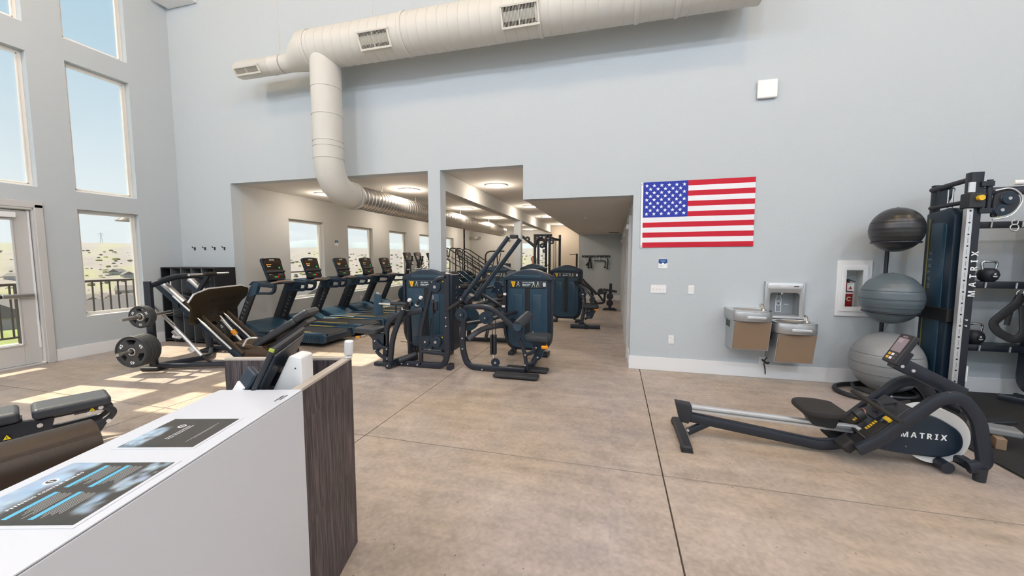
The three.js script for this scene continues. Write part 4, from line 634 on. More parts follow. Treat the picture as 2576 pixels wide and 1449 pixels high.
// ---------------- left machine: seat, padded arm and white-tipped handles
{
  const t = thing('leg_machine', 'black weight machine with white-tipped handles and grey seat left of the arm machine', 'exercise machine', [-2.9, 0, -5.1]), ox = 2.9, oz = 5.1;
  const P = (x, y, z = -4.92) => [x + ox, y, z + oz];
  tower(t, -2.9 + ox, -5.55 + oz, 'LEG PRESS', 0.8);
  mb().bar([P(-2.245, 1.35), P(-2.245, 0.25), P(-2.3, 0.05), P(-2.75, 0.045), P(-3.05, 0.045)], 0.055, 0.085, tubeN, { f: 0.24, fn: 8 }).build('front_post', M.black, t);
  mb().bar([P(-2.25, 1.31), P(-2.42, 1.28), P(-2.5, 1.1), P(-2.655, 0.56), P(-2.665, 0.05)], 0.055, 0.055, tubeN, { f: 0.14, fn: 7 }).build('bent_tube', M.black, t);
  mb().bar([P(-2.66, 0.24), P(-2.27, 0.22)], 0.05, 0.05, tubeN).box(...P(-2.22, 0.04, -4.94), 0.07, 0.08, 0.12).build('cross_tube', M.black, t);
  mb().ext(outline([[-0.1, -0.1], [0.09, -0.1], [0.09, 0.1], [-0.02, 0.1, 0.06]], 0.02), 0.012, M4(...P(-2.36, 1.17, -4.93))).ext(outline([[-0.08, -0.11], [0.08, -0.11], [0.08, 0.08], [-0.08, 0.08]], 0.03), 0.012, M4(...P(-2.56, 0.39, -4.90))).ext(outline([[-0.09, -0.11], [0.09, -0.11], [0.09, 0.1], [-0.09, 0.1, 0.05]], 0.03), 0.012, M4(...P(-2.38, 0.39, -4.93))).build('pulley_plate', M.navyDeep, t);
  pulley(t, ...P(-2.42, 1.17, -4.905), 0.075); pulley(t, ...P(-2.57, 0.39, -4.88), 0.055); pulley(t, ...P(-2.42, 0.39, -4.9), 0.075);
  const blk = mb().box(...P(-2.475, 0.87, -4.95), 0.03, 0.17, 0.09, { r: 0.01 }).box(...P(-2.43, 0.9, -4.95), 0.05, 0.15, 0.06, { r: 0.02 }).build('pulley_block', M.blackMatte, t); mb().cyl(P(-2.475, 0.99, -4.95), P(-2.475, 1.05, -4.95), 0.014).build('cable_end', M.chrome, blk);
  mb().tube([P(-2.47, 1.1, -4.95), P(-2.475, 0.9, -4.95), P(-2.49, 0.4, -4.93)], 0.005, { n: 6 }).tube([P(-2.95, 0.38, -4.86), P(-2.6, 0.33, -4.93)], 0.005, { n: 6 }).tube([P(-2.68, 0.66, -5.3), P(-2.78, 0.1, -5.3)], 0.006, { n: 6 }).build('cable', M.rope, t);
  // left leg, curving into the top tube
  mb().bar([P(-3.2, 0.05, -4.85), P(-3.17, 0.6, -4.85), P(-3.03, 0.76, -4.87), P(-2.62, 0.83, -4.92)], 0.06, 0.08, tubeN, { f: 0.16, fn: 8 }).build('main_tube', M.black, t);
  mb().bar([P(-3.08, 0.06, -4.78), P(-3.03, 0.45, -4.78), P(-2.92, 0.72, -4.8), P(-2.86, 0.86, -4.8)], 0.05, 0.075, tubeN, { f: 0.2, fn: 8 }).build('lever_arm', M.black, t);
  for (const [a, b] of [[P(-2.88, 0.84, -4.8), P(-2.75, 0.98, -4.76)], [P(-2.73, 0.88, -4.92), P(-2.65, 1.0, -4.9)]]) {
    const A2 = V(...a), B2 = V(...b); mb().cyl(a, b, 0.02).build('handle', M.grip, t);
    const d = B2.clone().sub(A2).normalize(); const e = B2.clone().addScaledVector(d, 0.035), s = A2.clone().addScaledVector(d, 0.02);
    mb().cyl(b, e.toArray(), 0.024).cyl(s.toArray(), s.clone().addScaledVector(d, 0.02).toArray(), 0.024).build('handle_collar', M.white, t);
  }
  // padded rocker pad on its shaft, behind
  mb().ext(outline([[-0.07, -0.2], [0.09, -0.18], [0.06, 0.15, 0.03], [-0.03, 0.18, 0.03]], 0.02), 0.16, M4(...P(-3.62, 0.86, -5.3), 0, 0.5, 0), 0.02).build('calf_pad', M.navy, t);
  mb().cyl(P(-3.55, 0.86, -5.25), P(-3.3, 0.86, -5.25), 0.018).build('pad_shaft', M.chrome, t); mb().cyl(P(-3.34, 0.865, -5.25), P(-2.98, 0.87, -5.25), 0.032).cyl(P(-3.26, 0.85, -5.25), P(-3.26, 0.66, -5.25), 0.012).bar([P(-3.08, 0.86, -5.3), P(-3.08, 0.1, -5.35)], 0.07, 0.07, tubeN).build('pad_arm', M.black, t);
  // seat and its parallelogram links
  mb().ext(outline([[-0.2, -0.15, 0.06], [0.2, -0.17, 0.06], [0.22, 0.15, 0.08], [-0.18, 0.15, 0.06]], 0.06), 0.075, M4(...P(-3.46, 0.525, -4.88), -PI / 2, 0, 0), 0.025, 3).build('seat', M.pad, t);
  mb().ext(outline([[-0.16, 0.08], [0.16, 0.08], [0.16, -0.08], [0.0, -0.2], [-0.06, -0.16], [-0.06, 0.0]], 0.03), 0.06, M4(...P(-3.33, 0.4, -4.85))).build('seat_bracket', M.navyDeep, t);
  for (const y of [0.36, 0.22]) { mb().bar([P(-3.32, y + 0.02, -4.8), P(-3.25, y - 0.06, -4.8), P(-3.12, y - 0.09, -4.8)], 0.03, 0.05, tubeN, { f: 0.08 }).build('link_arm', M.black, t); bolt(t, [P(-3.32, y + 0.02, -4.78), P(-3.13, y - 0.09, -4.78)]); }
  mb().bar([P(-3.58, 0.43, -4.82), P(-3.5, 0.45, -4.82)], 0.012, 0.012, tubeN).build('release_rod', M.chrome, t); mb().box(...P(-3.63, 0.415, -4.82), 0.08, 0.03, 0.035, { r: 0.012, rz: 0.15 }).build('release_lever', M.amber, t);
  // base
  mb().box(...P(-3.2, 0.03, -4.86), 0.36, 0.055, 0.09, { r: 0.015 }).bar([P(-3.12, 0.045, -4.82), P(-2.95, 0.05, -5.3)], 0.12, 0.07, [0, 1, 0]).build('base_tube', M.black, t);
  mb().cyl(P(-2.98, 0.1, -4.84), P(-2.8, 0.16, -5.02), 0.04, 0.04, 20).build('foot_roller', M.pad, t);
  mb().cyl(P(-3.08, 0.05, -4.83), P(-3.08, 0.05, -4.72), 0.05, 0.05, 20).build('pivot_hub', M.black, t);
  bolt(t, [P(-3.08, 0.05, -4.71), P(-2.245, 0.75, -4.865), P(-2.245, 0.63, -4.865), P(-2.85, 0.05, -4.87), P(-2.7, 0.05, -4.87), P(-2.95, 0.05, -4.87)]);
  sticker(t, M4(...P(-2.31, 1.25, -4.922))); sticker(t, M4(...P(-2.33, 0.46, -4.922)));
  const el = mb().box(...P(-2.43, 0.72, -5.6), 0.06, 1.2, 0.28, { r: 0.02 }).build('side_cover', M.navyDeep, t); mb().geo(word('MATRIX', 0.05, 0.002, M4(...P(-2.398, 0.9, -5.6), 0, PI / 2, 0).multiply(M4(0, 0, 0, 0, 0, PI / 2)), 0.04)).build('lettering', M.greyMark, el);
}
// ---------------- arm machine with twin raised arms
{
  const t = thing('lat_pulldown', 'black arm machine with twin raised slanting arms and a padded knee roll', 'exercise machine', [-1.5, 0, -5.4]), ox = 1.5, oz = 5.4;
  const P = (x, y, z = -5.0) => [x + ox, y, z + oz];
  tower(t, -1.32 + ox, -5.9 + oz, 'LAT PULLDOWN', 0.74);
  mb().bar([P(-2.03, 0.86), P(-2.06, 0.3), P(-1.98, 0.05), P(-1.75, 0.04), P(-1.15, 0.04)], 0.06, 0.085, tubeN, { f: 0.26, fn: 9 }).build('front_post', M.black, t);
  mb().bar([P(-2.03, 0.84), P(-2.0, 0.9), P(-1.62, 0.9), P(-1.33, 0.66), P(-1.27, 0.56)], 0.06, 0.07, tubeN, { f: 0.16, fn: 8 }).bar([P(-1.29, 0.58), P(-1.16, 0.34), P(-1.12, 0.06)], 0.05, 0.05, tubeN, { f: 0.14 }).build('top_tube', M.black, t);
  mb().bar([P(-2.0, 0.42, -5.06), P(-1.85, 0.55, -5.2), P(-1.62, 0.58, -5.4), P(-1.55, 0.58, -5.9)], 0.06, 0.08, [0, 0, 1], { f: 0.12 }).bar([P(-2.02, 0.64, -5.06), P(-1.8, 0.66, -5.3), P(-1.5, 0.72, -5.85)], 0.05, 0.07, [0, 1, 0], { f: 0.1 }).build('rear_beam', M.black, t);
  for (const [dx, dz] of [[-0.02, 0.03], [0.1, -0.12]]) { mb().cyl(P(-2.0 + dx, 1.02 - dx * 0.3, -4.98 + dz), P(-1.35 + dx, 1.85 - dx * 0.2, -5.0 + dz), 0.03, 0.03, 18).build('lift_arm', M.navyDeep, t); }
  mb().cyl(P(-2.02, 1.0, -4.97), P(-2.22, 0.86, -4.86), 0.024).build('arm_handle', M.grip, t);
  mb().cyl(P(-2.03, 1.01, -4.9), P(-2.03, 1.01, -5.2), 0.035, 0.035, 18).box(...P(-1.97, 1.0, -5.04), 0.14, 0.1, 0.2, { r: 0.03, rz: 0.9 }).bar([P(-2.05, 0.8, -5.02), P(-2.04, 1.15, -5.1)], 0.05, 0.05, tubeN).build('arm_pivot', M.black, t);
  mb().cyl(P(-2.09, 1.17, -5.0), P(-1.95, 1.17, -5.2), 0.035).cyl(P(-2.08, 0.92, -4.94), P(-1.98, 0.92, -5.14), 0.035).build('bumper', M.grip, t);
  bolt(t, [P(-2.03, 1.01, -4.89), P(-2.045, 0.45, -4.965), P(-2.045, 0.3, -4.965), P(-1.31, 0.62, -4.97), P(-1.75, 0.03, -4.95), P(-2.09, 1.17, -4.995)]);
  mb().box(...P(-1.32, 1.86, -5.065), 0.1, 0.05, 0.1, { r: 0.012, rz: 0.0 }).build('arm_tip', M.blackMatte, t); mb().cyl(P(-1.4, 1.81, -5.0), P(-1.4, 1.81, -5.13), 0.014).build('tip_pin', M.chrome, t);
  mb().disc(...P(-2.04, 0.79, -4.93), 0.09, 0.014, { rx: PI / 2 }).disc(...P(-1.69, 0.76, -4.93), 0.085, 0.014, { rx: PI / 2 }).ext(outline([[-0.03, 0.08], [0.08, 0.04], [0.08, -0.05], [0.02, -0.09]], 0.03), 0.014, M4(...P(-1.66, 0.76, -4.935))).build('pulley_guard', M.navyDeep, t);
  pulley(t, ...P(-2.04, 0.79, -4.915), 0.04); pulley(t, ...P(-1.69, 0.76, -4.915), 0.04);
  const blk = mb().box(...P(-1.62, 0.38, -5.0), 0.03, 0.28, 0.1, { r: 0.014 }).box(...P(-1.575, 0.38, -5.0), 0.03, 0.28, 0.1, { r: 0.014 }).build('pulley_block', M.blackMatte, t);
  pulley(t, ...P(-1.57, 0.13, -5.0), 0.06); mb().cyl(P(-1.6, 0.06, -5.0), P(-1.6, 0.22, -5.0), 0.012).build('cable_end', M.chrome, t);
  mb().tube([P(-1.61, 0.74, -4.98), P(-1.61, 0.5, -5.0)], 0.005, { n: 6 }).tube([P(-1.58, 0.74, -5.04), P(-1.58, 0.5, -5.04)], 0.005, { n: 6 }).tube([P(-1.98, 0.74, -4.95), P(-1.74, 0.8, -4.95)], 0.005, { n: 6 }).build('cable', M.rope, t);
  // knee roll, seat with its links, spring
  mb().cyl(P(-1.21, 0.69, -4.82), P(-1.11, 0.8, -5.06), 0.068, 0.068, 28).build('knee_roll', M.pad, t); mb().disc(...P(-1.212, 0.688, -4.816), 0.066, 0.012, { rx: PI / 2, ry: -0.35 }).build('roll_cap', M.navy, t);
  mb().ext(outline([[-0.1, 0.1, 0.06], [0.08, 0.13, 0.02], [0.1, 0.0, 0.06], [0.0, -0.12, 0.05]], 0.04), 0.02, M4(...P(-1.25, 0.57, -4.95))).build('roll_bracket', M.navyDeep, t);
  mb().ext(outline([[-0.17, -0.14, 0.06], [0.17, -0.16, 0.07], [0.17, 0.16, 0.07], [-0.17, 0.14, 0.06]], 0.05), 0.085, M4(...P(-0.99, 0.5, -5.08), -PI / 2, 0, 0), 0.03, 3).build('seat', M.pad, t);
  mb().ext(outline([[-0.09, 0.11], [0.14, 0.11], [0.06, -0.14, 0.05], [-0.06, -0.16, 0.03], [-0.02, -0.02]], 0.02), 0.06, M4(...P(-1.0, 0.34, -5.06))).build('seat_bracket', M.navyDeep, t);
  mb().bar([P(-1.14, 0.27, -5.0), P(-1.05, 0.3, -5.0), P(-0.99, 0.38, -5.0)], 0.03, 0.05, tubeN, { f: 0.06 }).bar([P(-1.14, 0.13, -5.0), P(-1.04, 0.15, -5.0), P(-0.97, 0.25, -5.0)], 0.03, 0.05, tubeN, { f: 0.06 }).build('link_arm', M.black, t);
  bolt(t, [P(-1.14, 0.27, -4.97), P(-1.14, 0.13, -4.97), P(-0.99, 0.38, -4.97), P(-0.97, 0.25, -4.97)]);
  mb().bar([P(-0.86, 0.42, -5.0), P(-0.83, 0.4, -4.95)], 0.014, 0.014, tubeN).box(...P(-0.87, 0.4, -4.93), 0.09, 0.045, 0.03, { r: 0.014 }).build('release_lever', M.amber, t);
  const sp = []; for (let i = 0; i <= 90; i++) { const a = i / 90 * 2 * PI * 11; sp.push(V(...P(-1.06 + Math.cos(a) * 0.014, 0.58 - i / 90 * 0.26, -5.08 + Math.sin(a) * 0.014))); } mb().geo(sweep(sp, roundProf(0.003, 5))).build('spring', M.steel, t);
  mb().box(...P(-1.22, 0.035, -4.79), 0.6, 0.045, 0.17, { r: 0.02 }).build('foot_plate', M.belt, t); mb().box(...P(-1.15, 0.035, -5.12), 0.6, 0.045, 0.17, { r: 0.02 }).build('foot_plate', M.belt, t);
  mb().bar([P(-1.1, 0.05, -5.2), P(-1.15, 0.05, -5.9)], 0.1, 0.07, [0, 1, 0]).build('base_tube', M.black, t);
  const hd = mb().cyl(P(-1.6, 0.86, -5.5), P(-1.58, 1.02, -5.5), 0.02).build('grip', M.grip, t); mb().cyl(P(-1.58, 1.02, -5.5), P(-1.575, 1.05, -5.5), 0.024).cyl(P(-1.6, 0.84, -5.5), P(-1.597, 0.87, -5.5), 0.024).build('grip_collar', M.white, hd);
}
// ---------------- stations farther down the row
function station(label, x, z, title, o = {}) {
  const t = thing('weight_station', label, 'exercise machine', [x, 0, z], o.turn ?? 0);
  tower(t, 0, 0, title, 0.72, o.h ?? 1.36);
  const s = o.side ?? 1, X = (v) => v * s;
  mb().bar([[X(0.42), 0.06, 0.55], [X(0.5), 0.5, 0.5], [X(0.42), 0.9, 0.3], [X(0.2), 1.0, -0.05]], 0.06, 0.08, [0, 0, 1], { f: 0.2, fn: 7 }).build('main_tube', M.black, t);
  mb().bar([[X(0.55), 0.05, 0.75], [X(0.35), 0.05, 0.1]], 0.1, 0.07, [0, 1, 0]).bar([[X(0.2), 0.05, 0.7], [X(0.85), 0.05, 0.7]], 0.09, 0.06, [0, 1, 0]).build('base_tube', M.black, t);
  mb().ext(outline([[-0.18, -0.15], [0.18, -0.17], [0.18, 0.17], [-0.18, 0.15]], 0.06), 0.08, M4(X(0.62), 0.5, 0.62, -PI / 2, 0, X(0.12)), 0.025, 3).build('seat', M.pad, t);
  mb().ext(outline([[-0.09, 0.1], [0.15, 0.1], [0.05, -0.14], [-0.08, -0.14]], 0.03), 0.06, M4(X(0.62), 0.36, 0.6)).build('seat_bracket', M.navyDeep, t);
  mb().bar([[X(0.5), 0.2, 0.63], [X(0.6), 0.26, 0.63]], 0.03, 0.05, [0, 0, 1]).bar([[X(0.5), 0.33, 0.63], [X(0.6), 0.4, 0.63]], 0.03, 0.05, [0, 0, 1]).build('link_arm', M.black, t);
  mb().box(X(0.76), 0.44, 0.74, 0.1, 0.035, 0.05, { r: 0.014 }).build('release_lever', M.amber, t);
  mb().bar([[X(0.38), 0.95, 0.25], [X(0.6), 0.75, 0.45], [X(0.75), 0.55, 0.45]], 0.05, 0.05, [0, 0, 1], { f: 0.1 }).cyl([X(0.66), 0.64, 0.35], [X(0.66), 0.64, 0.62], 0.06, 0.06, 20).build('press_arm', M.black, t);
  mb().cyl([X(0.3), 1.05, 0.12], [X(0.62), 0.82, 0.3], 0.022).cyl([X(0.62), 0.82, 0.3], [X(0.66), 0.7, 0.34], 0.026).build('handle', M.grip, t);
  pulley(t, X(0.44), 0.74, 0.42, 0.08); bolt(t, [[X(0.5), 0.2, 0.66], [X(0.6), 0.26, 0.66], [X(0.6), 0.4, 0.66], [X(0.45), 0.6, 0.53]]);
  mb().box(X(-0.34), 0.52, 0.02, 0.03, 0.12, 0.02).build('white_tag', M.white, t);
  mb().tube([[X(0.44), 0.74, 0.4], [X(0.36), 0.3, 0.15]], 0.006, { n: 6 }).build('cable', M.rope, t);
  return t;
}
station('blue-black weight station behind the arm machine, nearest the corridor', -1.13, -9.3, 'LEG EXTENSION', { side: 1 });
station('weight station seen through the twin raised arms', -2.73, -8.9, 'CHEST PRESS', { side: 1 });
station('weight station between the two placarded towers, its blue hood showing', -2.3, -11.0, 'ROW', { side: -1 });
// loose mechanism and pec pads between the two front machines
{
  const t = thing('chest_machine', 'low black weight machine seen between the two front machines', 'exercise machine', [-2.2, 0, -7.2]);
  mb().bar([[-0.5, 0.05, 0.3], [-0.5, 0.62, 0.3], [0.0, 0.78, 0.2], [0.6, 0.78, 0.1]], 0.07, 0.08, [0, 0, 1], { f: 0.2 }).bar([[-0.6, 0.05, 0.5], [0.6, 0.05, 0.4]], 0.08, 0.07, [0, 1, 0]).bar([[-0.1, 0.05, 0.5], [0.0, 0.75, 0.2]], 0.06, 0.06, [0, 0, 1]).build('main_tube', M.black, t);
  mb().ext(outline([[-0.16, -0.3], [0.16, -0.3], [0.14, 0.3], [-0.14, 0.3]], 0.06), 0.08, M4(0.35, 1.02, 0.1, -0.2, 0.3, 0), 0.025, 3).build('back_pad', M.pad, t);
  mb().ext(outline([[-0.18, -0.17], [0.18, -0.17], [0.18, 0.17], [-0.18, 0.17]], 0.05), 0.08, M4(0.3, 0.52, 0.35, -PI / 2, 0, 0), 0.025, 3).build('seat', M.pad, t);
  mb().bar([[-0.35, 0.95, 0.25], [0.1, 1.05, 0.25], [0.5, 1.02, 0.2]], 0.05, 0.06, [0, 1, 0], { f: 0.1 }).bar([[-0.45, 0.75, 0.3], [-0.1, 1.25, 0.2]], 0.06, 0.06, [0, 0, 1]).bar([[-0.2, 0.9, 0.4], [0.5, 0.5, 0.4]], 0.06, 0.05, [0, 0, 1]).build('press_arm', M.black, t);
  for (const [x, y] of [[-0.25, 1.12], [0.15, 0.86], [0.0, 0.66]]) mb().cyl([x, y, 0.5], [x + 0.16, y + 0.05, 0.28], 0.035, 0.035, 18).build('roller_grip', M.grip, t);
  mb().ext(outline([[-0.12, -0.1], [0.12, -0.12], [0.08, 0.1], [-0.02, 0.12]], 0.03), 0.03, M4(0.08, 1.02, 0.34)).build('pivot_plate', M.navyDeep, t); bolt(t, [[0.04, 1.03, 0.36], [0.12, 0.98, 0.36]]);
  mb().disc(-0.5, 0.42, 0.36, 0.24, 0.04, { rx: PI / 2, n: 36 }).build('cam', M.navy, t); mb().cyl([-0.5, 0.42, 0.36], [-0.5, 0.42, 0.46], 0.05).bar([[-0.5, 0.42, 0.42], [-0.75, 0.33, 0.44]], 0.05, 0.06, [0, 0, 1]).build('cam_hub', M.black, t);
}
// ---------------- tall cable tower at the back
{
  const t = thing('cable_tower', 'tall black multi-station cable tower in front of the bright far doors', 'exercise machine', [-2.25, 0, -12.9]);
  for (const [x, z] of [[-0.38, 0], [0.0, 0], [0.12, 0.0], [0.38, -0.6], [-0.38, -0.6]]) mb().bar([[x, 0.02, z], [x, 2.36, z]], 0.09, 0.08, [0, 0, 1]).build('upright', M.black, t);
  mb().bar([[-0.42, 2.33, 0], [0.2, 2.33, 0]], 0.08, 0.08, [0, 0, 1]).bar([[-0.4, 2.2, -0.6], [0.42, 2.2, -0.6]], 0.07, 0.08, [0, 0, 1]).bar([[0.0, 2.3, 0], [0.38, 2.18, -0.6]], 0.07, 0.07, [0, 1, 0]).bar([[-0.38, 2.3, 0], [-0.38, 2.2, -0.6]], 0.07, 0.07, [0, 1, 0]).tube([[-0.36, 1.9, 0.05], [-0.3, 2.2, 0.05], [-0.1, 2.26, 0.05]], 0.04, { f: 0.15 }).tube([[0.0, 1.9, 0.05], [-0.06, 2.2, 0.05], [-0.2, 2.26, 0.05]], 0.04, { f: 0.15 }).build('top_frame', M.black, t);
  for (const x of [-0.26, -0.14, 0.24, 0.3]) mb().cyl([x, 0.1, -0.2], [x, 2.15, -0.2], 0.012).build('guide_rod', M.chrome, t);
  for (const x of [-0.2, 0.27]) for (let k = 0; k < 12; k++) mb().box(x, 0.16 + k * 0.036, -0.2, 0.2, 0.032, 0.12, { r: 0.004 }).build('weight_plate', M.blackMatte, t);
  pulley(t, -0.12, 1.98, 0.06, 0.09); pulley(t, -0.05, 1.8, 0.06, 0.06); pulley(t, 0.2, 2.1, 0.06, 0.08);
  mb().box(-0.18, 1.02, 0.06, 0.3, 0.4, 0.06, { r: 0.02 }).build('stack_cover', M.navy, t);
  for (let k = 0; k < 4; k++) mb().tube([[0.2 + k * 0.035, 2.1, -0.3 + k * 0.02], [0.2 + k * 0.035, 0.9, -0.3]], 0.006, { n: 6 }).build('cable', M.steel, t);
  const sd = mb().bar([[-0.38, 1.95, 0], [-1.0, 2.42, -0.1]], 0.1, 0.09, [0, 0, 1]).build('slanted_boom', M.black, t); pulley(sd, -0.62, 2.2, 0.08, 0.09);
  mb().box(0, 0.04, -0.3, 0.95, 0.08, 0.8, { r: 0.02 }).build('base', M.black, t);
}
// ---------------- tall black post rack beside the tan wall
{
  const t = thing('bar_stand', 'thin tall black post with a small arm against the tan wall', 'rack', [-1.36, 0, -14.4]);
  mb().bar([[0, 0.02, 0], [0, 1.72, 0]], 0.07, 0.07, [0, 0, 1]).bar([[0, 1.7, 0], [-0.26, 1.69, 0]], 0.025, 0.02, [0, 0, 1]).build('post', M.black, t); mb().box(0, 0.02, 0.1, 0.5, 0.04, 0.5).build('base', M.black, t);
  mb().cyl([-0.12, 0.75, 0.05], [-0.1, 1.0, 0.05], 0.03).build('grip', M.grip, t); mb().cyl([-0.1, 1.0, 0.05], [-0.098, 1.06, 0.05], 0.034).build('grip_collar', M.white, t);
}
// ------------------------------------------------------------------ rower
{
  const t = thing('rowing_machine', 'black rowing machine with silver seat rail on the open concrete floor', 'rowing machine', [0.6, 0, -3.58]);
  // long lower beam, rear riser and feet
  mb().bar([[0.06, 0.185, 0], [1.06, 0.055, 0], [1.22, 0.1, 0], [1.36, 0.24, 0]], 0.075, 0.085, [0, 0, 1], { f: 0.12, fn: 8, r: 0.02 }).build('main_beam', M.black, t);
  mb().ext(outline([[-0.06, 0.315, 0.005], [0.07, 0.30, 0.005], [0.075, 0.24], [0.05, 0.135, 0.01], [-0.02, 0.15, 0.01]], 0.012), 0.11, M4(), 0.008).build('rear_cap', M.blackMatte, t);
  mb().bar([[0.22, 0.15, 0], [0.05, 0.045, 0.0]], 0.06, 0.06, [0, 0, 1]).build('rear_strut', M.black, t);
  mb().box(0.0, 0.028, 0, 0.085, 0.055, 0.62, { r: 0.02 }).build('rear_foot', M.blackMatte, t);
  for (const s of [-1, 1]) mb().box(0.0, 0.008, s * 0.27, 0.09, 0.016, 0.09, { r: 0.004 }).build('rubber_pad', M.rope, t);
  bolt(t, [[0.05, 0.07, 0.03]]);
  // seat rail, two aluminium tracks
  mb().bar([[0.06, 0.265, 0], [1.28, 0.215, 0]], 0.05, 0.06, [0, 0, 1], { r: 0.006 }).build('seat_rail', M.alu, t);
  mb().bar([[0.06, 0.285, 0], [1.28, 0.235, 0]], 0.06, 0.014, [0, 0, 1], { r: 0.003 }).build('rail_track', M.alu, t);
  mb().bar([[0.06, 0.265, 0.026], [1.28, 0.215, 0.026]], 0.004, 0.012, [0, 0, 1], { r: 0.001 }).build('rail_groove', M.greyMark, t);
  mb().box(1.3, 0.215, 0, 0.06, 0.05, 0.07, { r: 0.01, rz: -0.04 }).build('rail_end', M.white, t);
  // seat on its carriage
  const st = mb().ext(outline([[-0.15, -0.16, 0.1], [0.02, -0.19, 0.12], [0.15, -0.13, 0.03], [0.15, 0.13, 0.03], [0.02, 0.19, 0.12], [-0.15, 0.16, 0.1]], 0.08, 6), 0.06, M4(1.02, 0.36, 0, -PI / 2, 0, -0.0), 0.026, 3).build('seat', M.grip, t);
  mb().ext(outline([[-0.11, 0.06], [0.14, 0.06], [0.1, -0.07, 0.02], [-0.05, -0.06, 0.03]], 0.02), 0.13, M4(1.02, 0.29, 0), 0.01).build('seat_carriage', M.blackMatte, st);
  // front frame: two broad arches
  for (const s of [-1, 1]) {
    mb().bar([[1.2, 0.13, s * 0.2], [1.33, 0.22, s * 0.2], [1.66, 0.57, s * 0.2], [1.78, 0.60, s * 0.2], [1.89, 0.46, s * 0.2], [1.955, 0.12, s * 0.2], [1.86, 0.09, s * 0.2]], 0.055, 0.092, [0, 0, 1], { f: 0.13, fn: 9, r: 0.026 }).build('side_arch', M.black, t);
    mb().cyl([1.93, 0.0, s * 0.2], [1.93, 0.1, s * 0.2], 0.032, 0.038, 18).build('foot', M.blackMatte, t);
    mb().bar([[1.36, 0.275, s * 0.2], [1.62, 0.553, s * 0.2], [1.72, 0.625, s * 0.2]], 0.03, 0.012, [0, 0, 1], { f: 0.06, r: 0.004 }).build('gold_edge', mat({ name: 'gold_edge', color: C(0.32, 0.2, 0.07), roughness: 0.35, metalness: 0.6 }), t);
    // foot boards with heel cup, strap and yellow scale
    const m = M4(1.28, 0.21, s * 0.11, 0, 0, 0.82), fb = mb().geo(new RoundedBoxGeometry(0.34, 0.02, 0.125, 2, 0.008), m).geo(new RoundedBoxGeometry(0.1, 0.07, 0.13, 2, 0.02), m.clone().multiply(M4(-0.13, 0.03, 0))).build('footboard', M.grip, t);
    for (let k = 0; k < 5; k++) mb().geo(new THREE.BoxGeometry(0.014, 0.004, 0.026), m.clone().multiply(M4(0.06 + k * 0.02, 0.0115, -s * 0.03))).build('scale_mark', M.yellow, fb);
    mb().geo(new THREE.TorusGeometry(0.07, 0.012, 8, 16, PI), m.clone().multiply(M4(-0.01, 0.0, 0, 0, PI / 2, 0))).build('foot_strap', M.rope, fb);
  }
  mb().bar([[1.9, 0.09, -0.2], [1.9, 0.09, 0.2]], 0.08, 0.06, [1, 0, 0]).cyl([1.78, 0.05, -0.14], [1.78, 0.05, 0.16], 0.04, 0.04, 16).box(1.82, 0.1, 0, 0.2, 0.05, 0.12, { rz: -0.3 }).build('front_axle', M.black, t);
  // flywheel housing
  const fw = mb().ext(outline([[1.28, 0.13, 0.05], [1.5, 0.095, 0.1], [1.78, 0.09, 0.12], [1.9, 0.16, 0.12], [1.89, 0.30, 0.12], [1.7, 0.425, 0.14], [1.4, 0.39, 0.1]], 0.1, 8), 0.22, M4(), 0.02, 3).build('flywheel_cover', M.navyDeep, t);
  mb().cyl([1.745, 0.245, -0.075], [1.745, 0.245, 0.075], 0.208, 0.208, 48).build('flywheel_ring', M.white, t);
  mb().geo(word('MATRIX', 0.042, 0.003, M4(1.655, 0.255, 0.1105, 0, 0, 0.0), 0.009)).build('lettering', M.whiteMark, fw);
  mb().sbox(1.55, 0.16, 0.111, 0.01, 0.01, 0.002).build('badge', M.greyMark, fw);
  // handle, cradle, cord
  mb().cyl([1.33, 0.475, -0.16], [1.36, 0.43, 0.36], 0.0165, 0.0165, 14).build('pull_handle', M.grip, t);
  mb().bar([[1.38, 0.42, -0.07], [1.42, 0.46, 0.0], [1.4, 0.42, 0.1]], 0.03, 0.02, [0, 1, 0], { f: 0.04 }).box(1.4, 0.37, 0, 0.1, 0.03, 0.18, { rz: 0.7 }).build('handle_cradle', M.black, t);
  mb().tube([[1.4, 0.44, 0.05], [1.62, 0.48, 0.0]], 0.008, { n: 6 }).tube([[1.36, 0.39, 0.05], [1.6, 0.36, 0]], 0.006, { n: 6 }).build('pull_cord', M.rope, t);
  mb().box(1.44, 0.34, 0, 0.34, 0.05, 0.3, { rz: 0.82, r: 0.015 }).build('footrest_deck', M.blackMatte, t);
  mb().cyl([1.27, 0.33, 0.02], [1.31, 0.36, 0.02], 0.045, 0.045, 20).build('damper_dial', M.blackMatte, t); mb().torus(1.315, 0.364, 0.02, 0.03, 0.006, { rz: 0.8, ry: PI / 2 }).build('dial_ring', mat({ name: 'copper_ring', color: C(0.35, 0.18, 0.14), roughness: 0.3, metalness: 0.6 }), t);
  for (const [x, y, z] of [[1.42, 0.40, -0.1], [1.4, 0.37, 0.15]]) mb().box(x, y, z, 0.03, 0.03, 0.05, { rz: 0.8 }).build('yellow_clip', M.yellow, t);
  // console arm and console
  const arm = mb().bar([[1.92, 0.565, 0], [1.71, 0.675, 0], [1.5, 0.785, 0]], 0.08, 0.105, [0, 0, 1], { f: 0.02, r: 0.012 }).build('console_arm', M.black, t);
  for (const [x, y] of [[1.53, 0.755], [1.6, 0.725], [1.86, 0.57]]) mb().cyl([x, y, 0.035], [x, y, 0.046], 0.014, 0.012, 12).build('bolt', M.alu, arm);
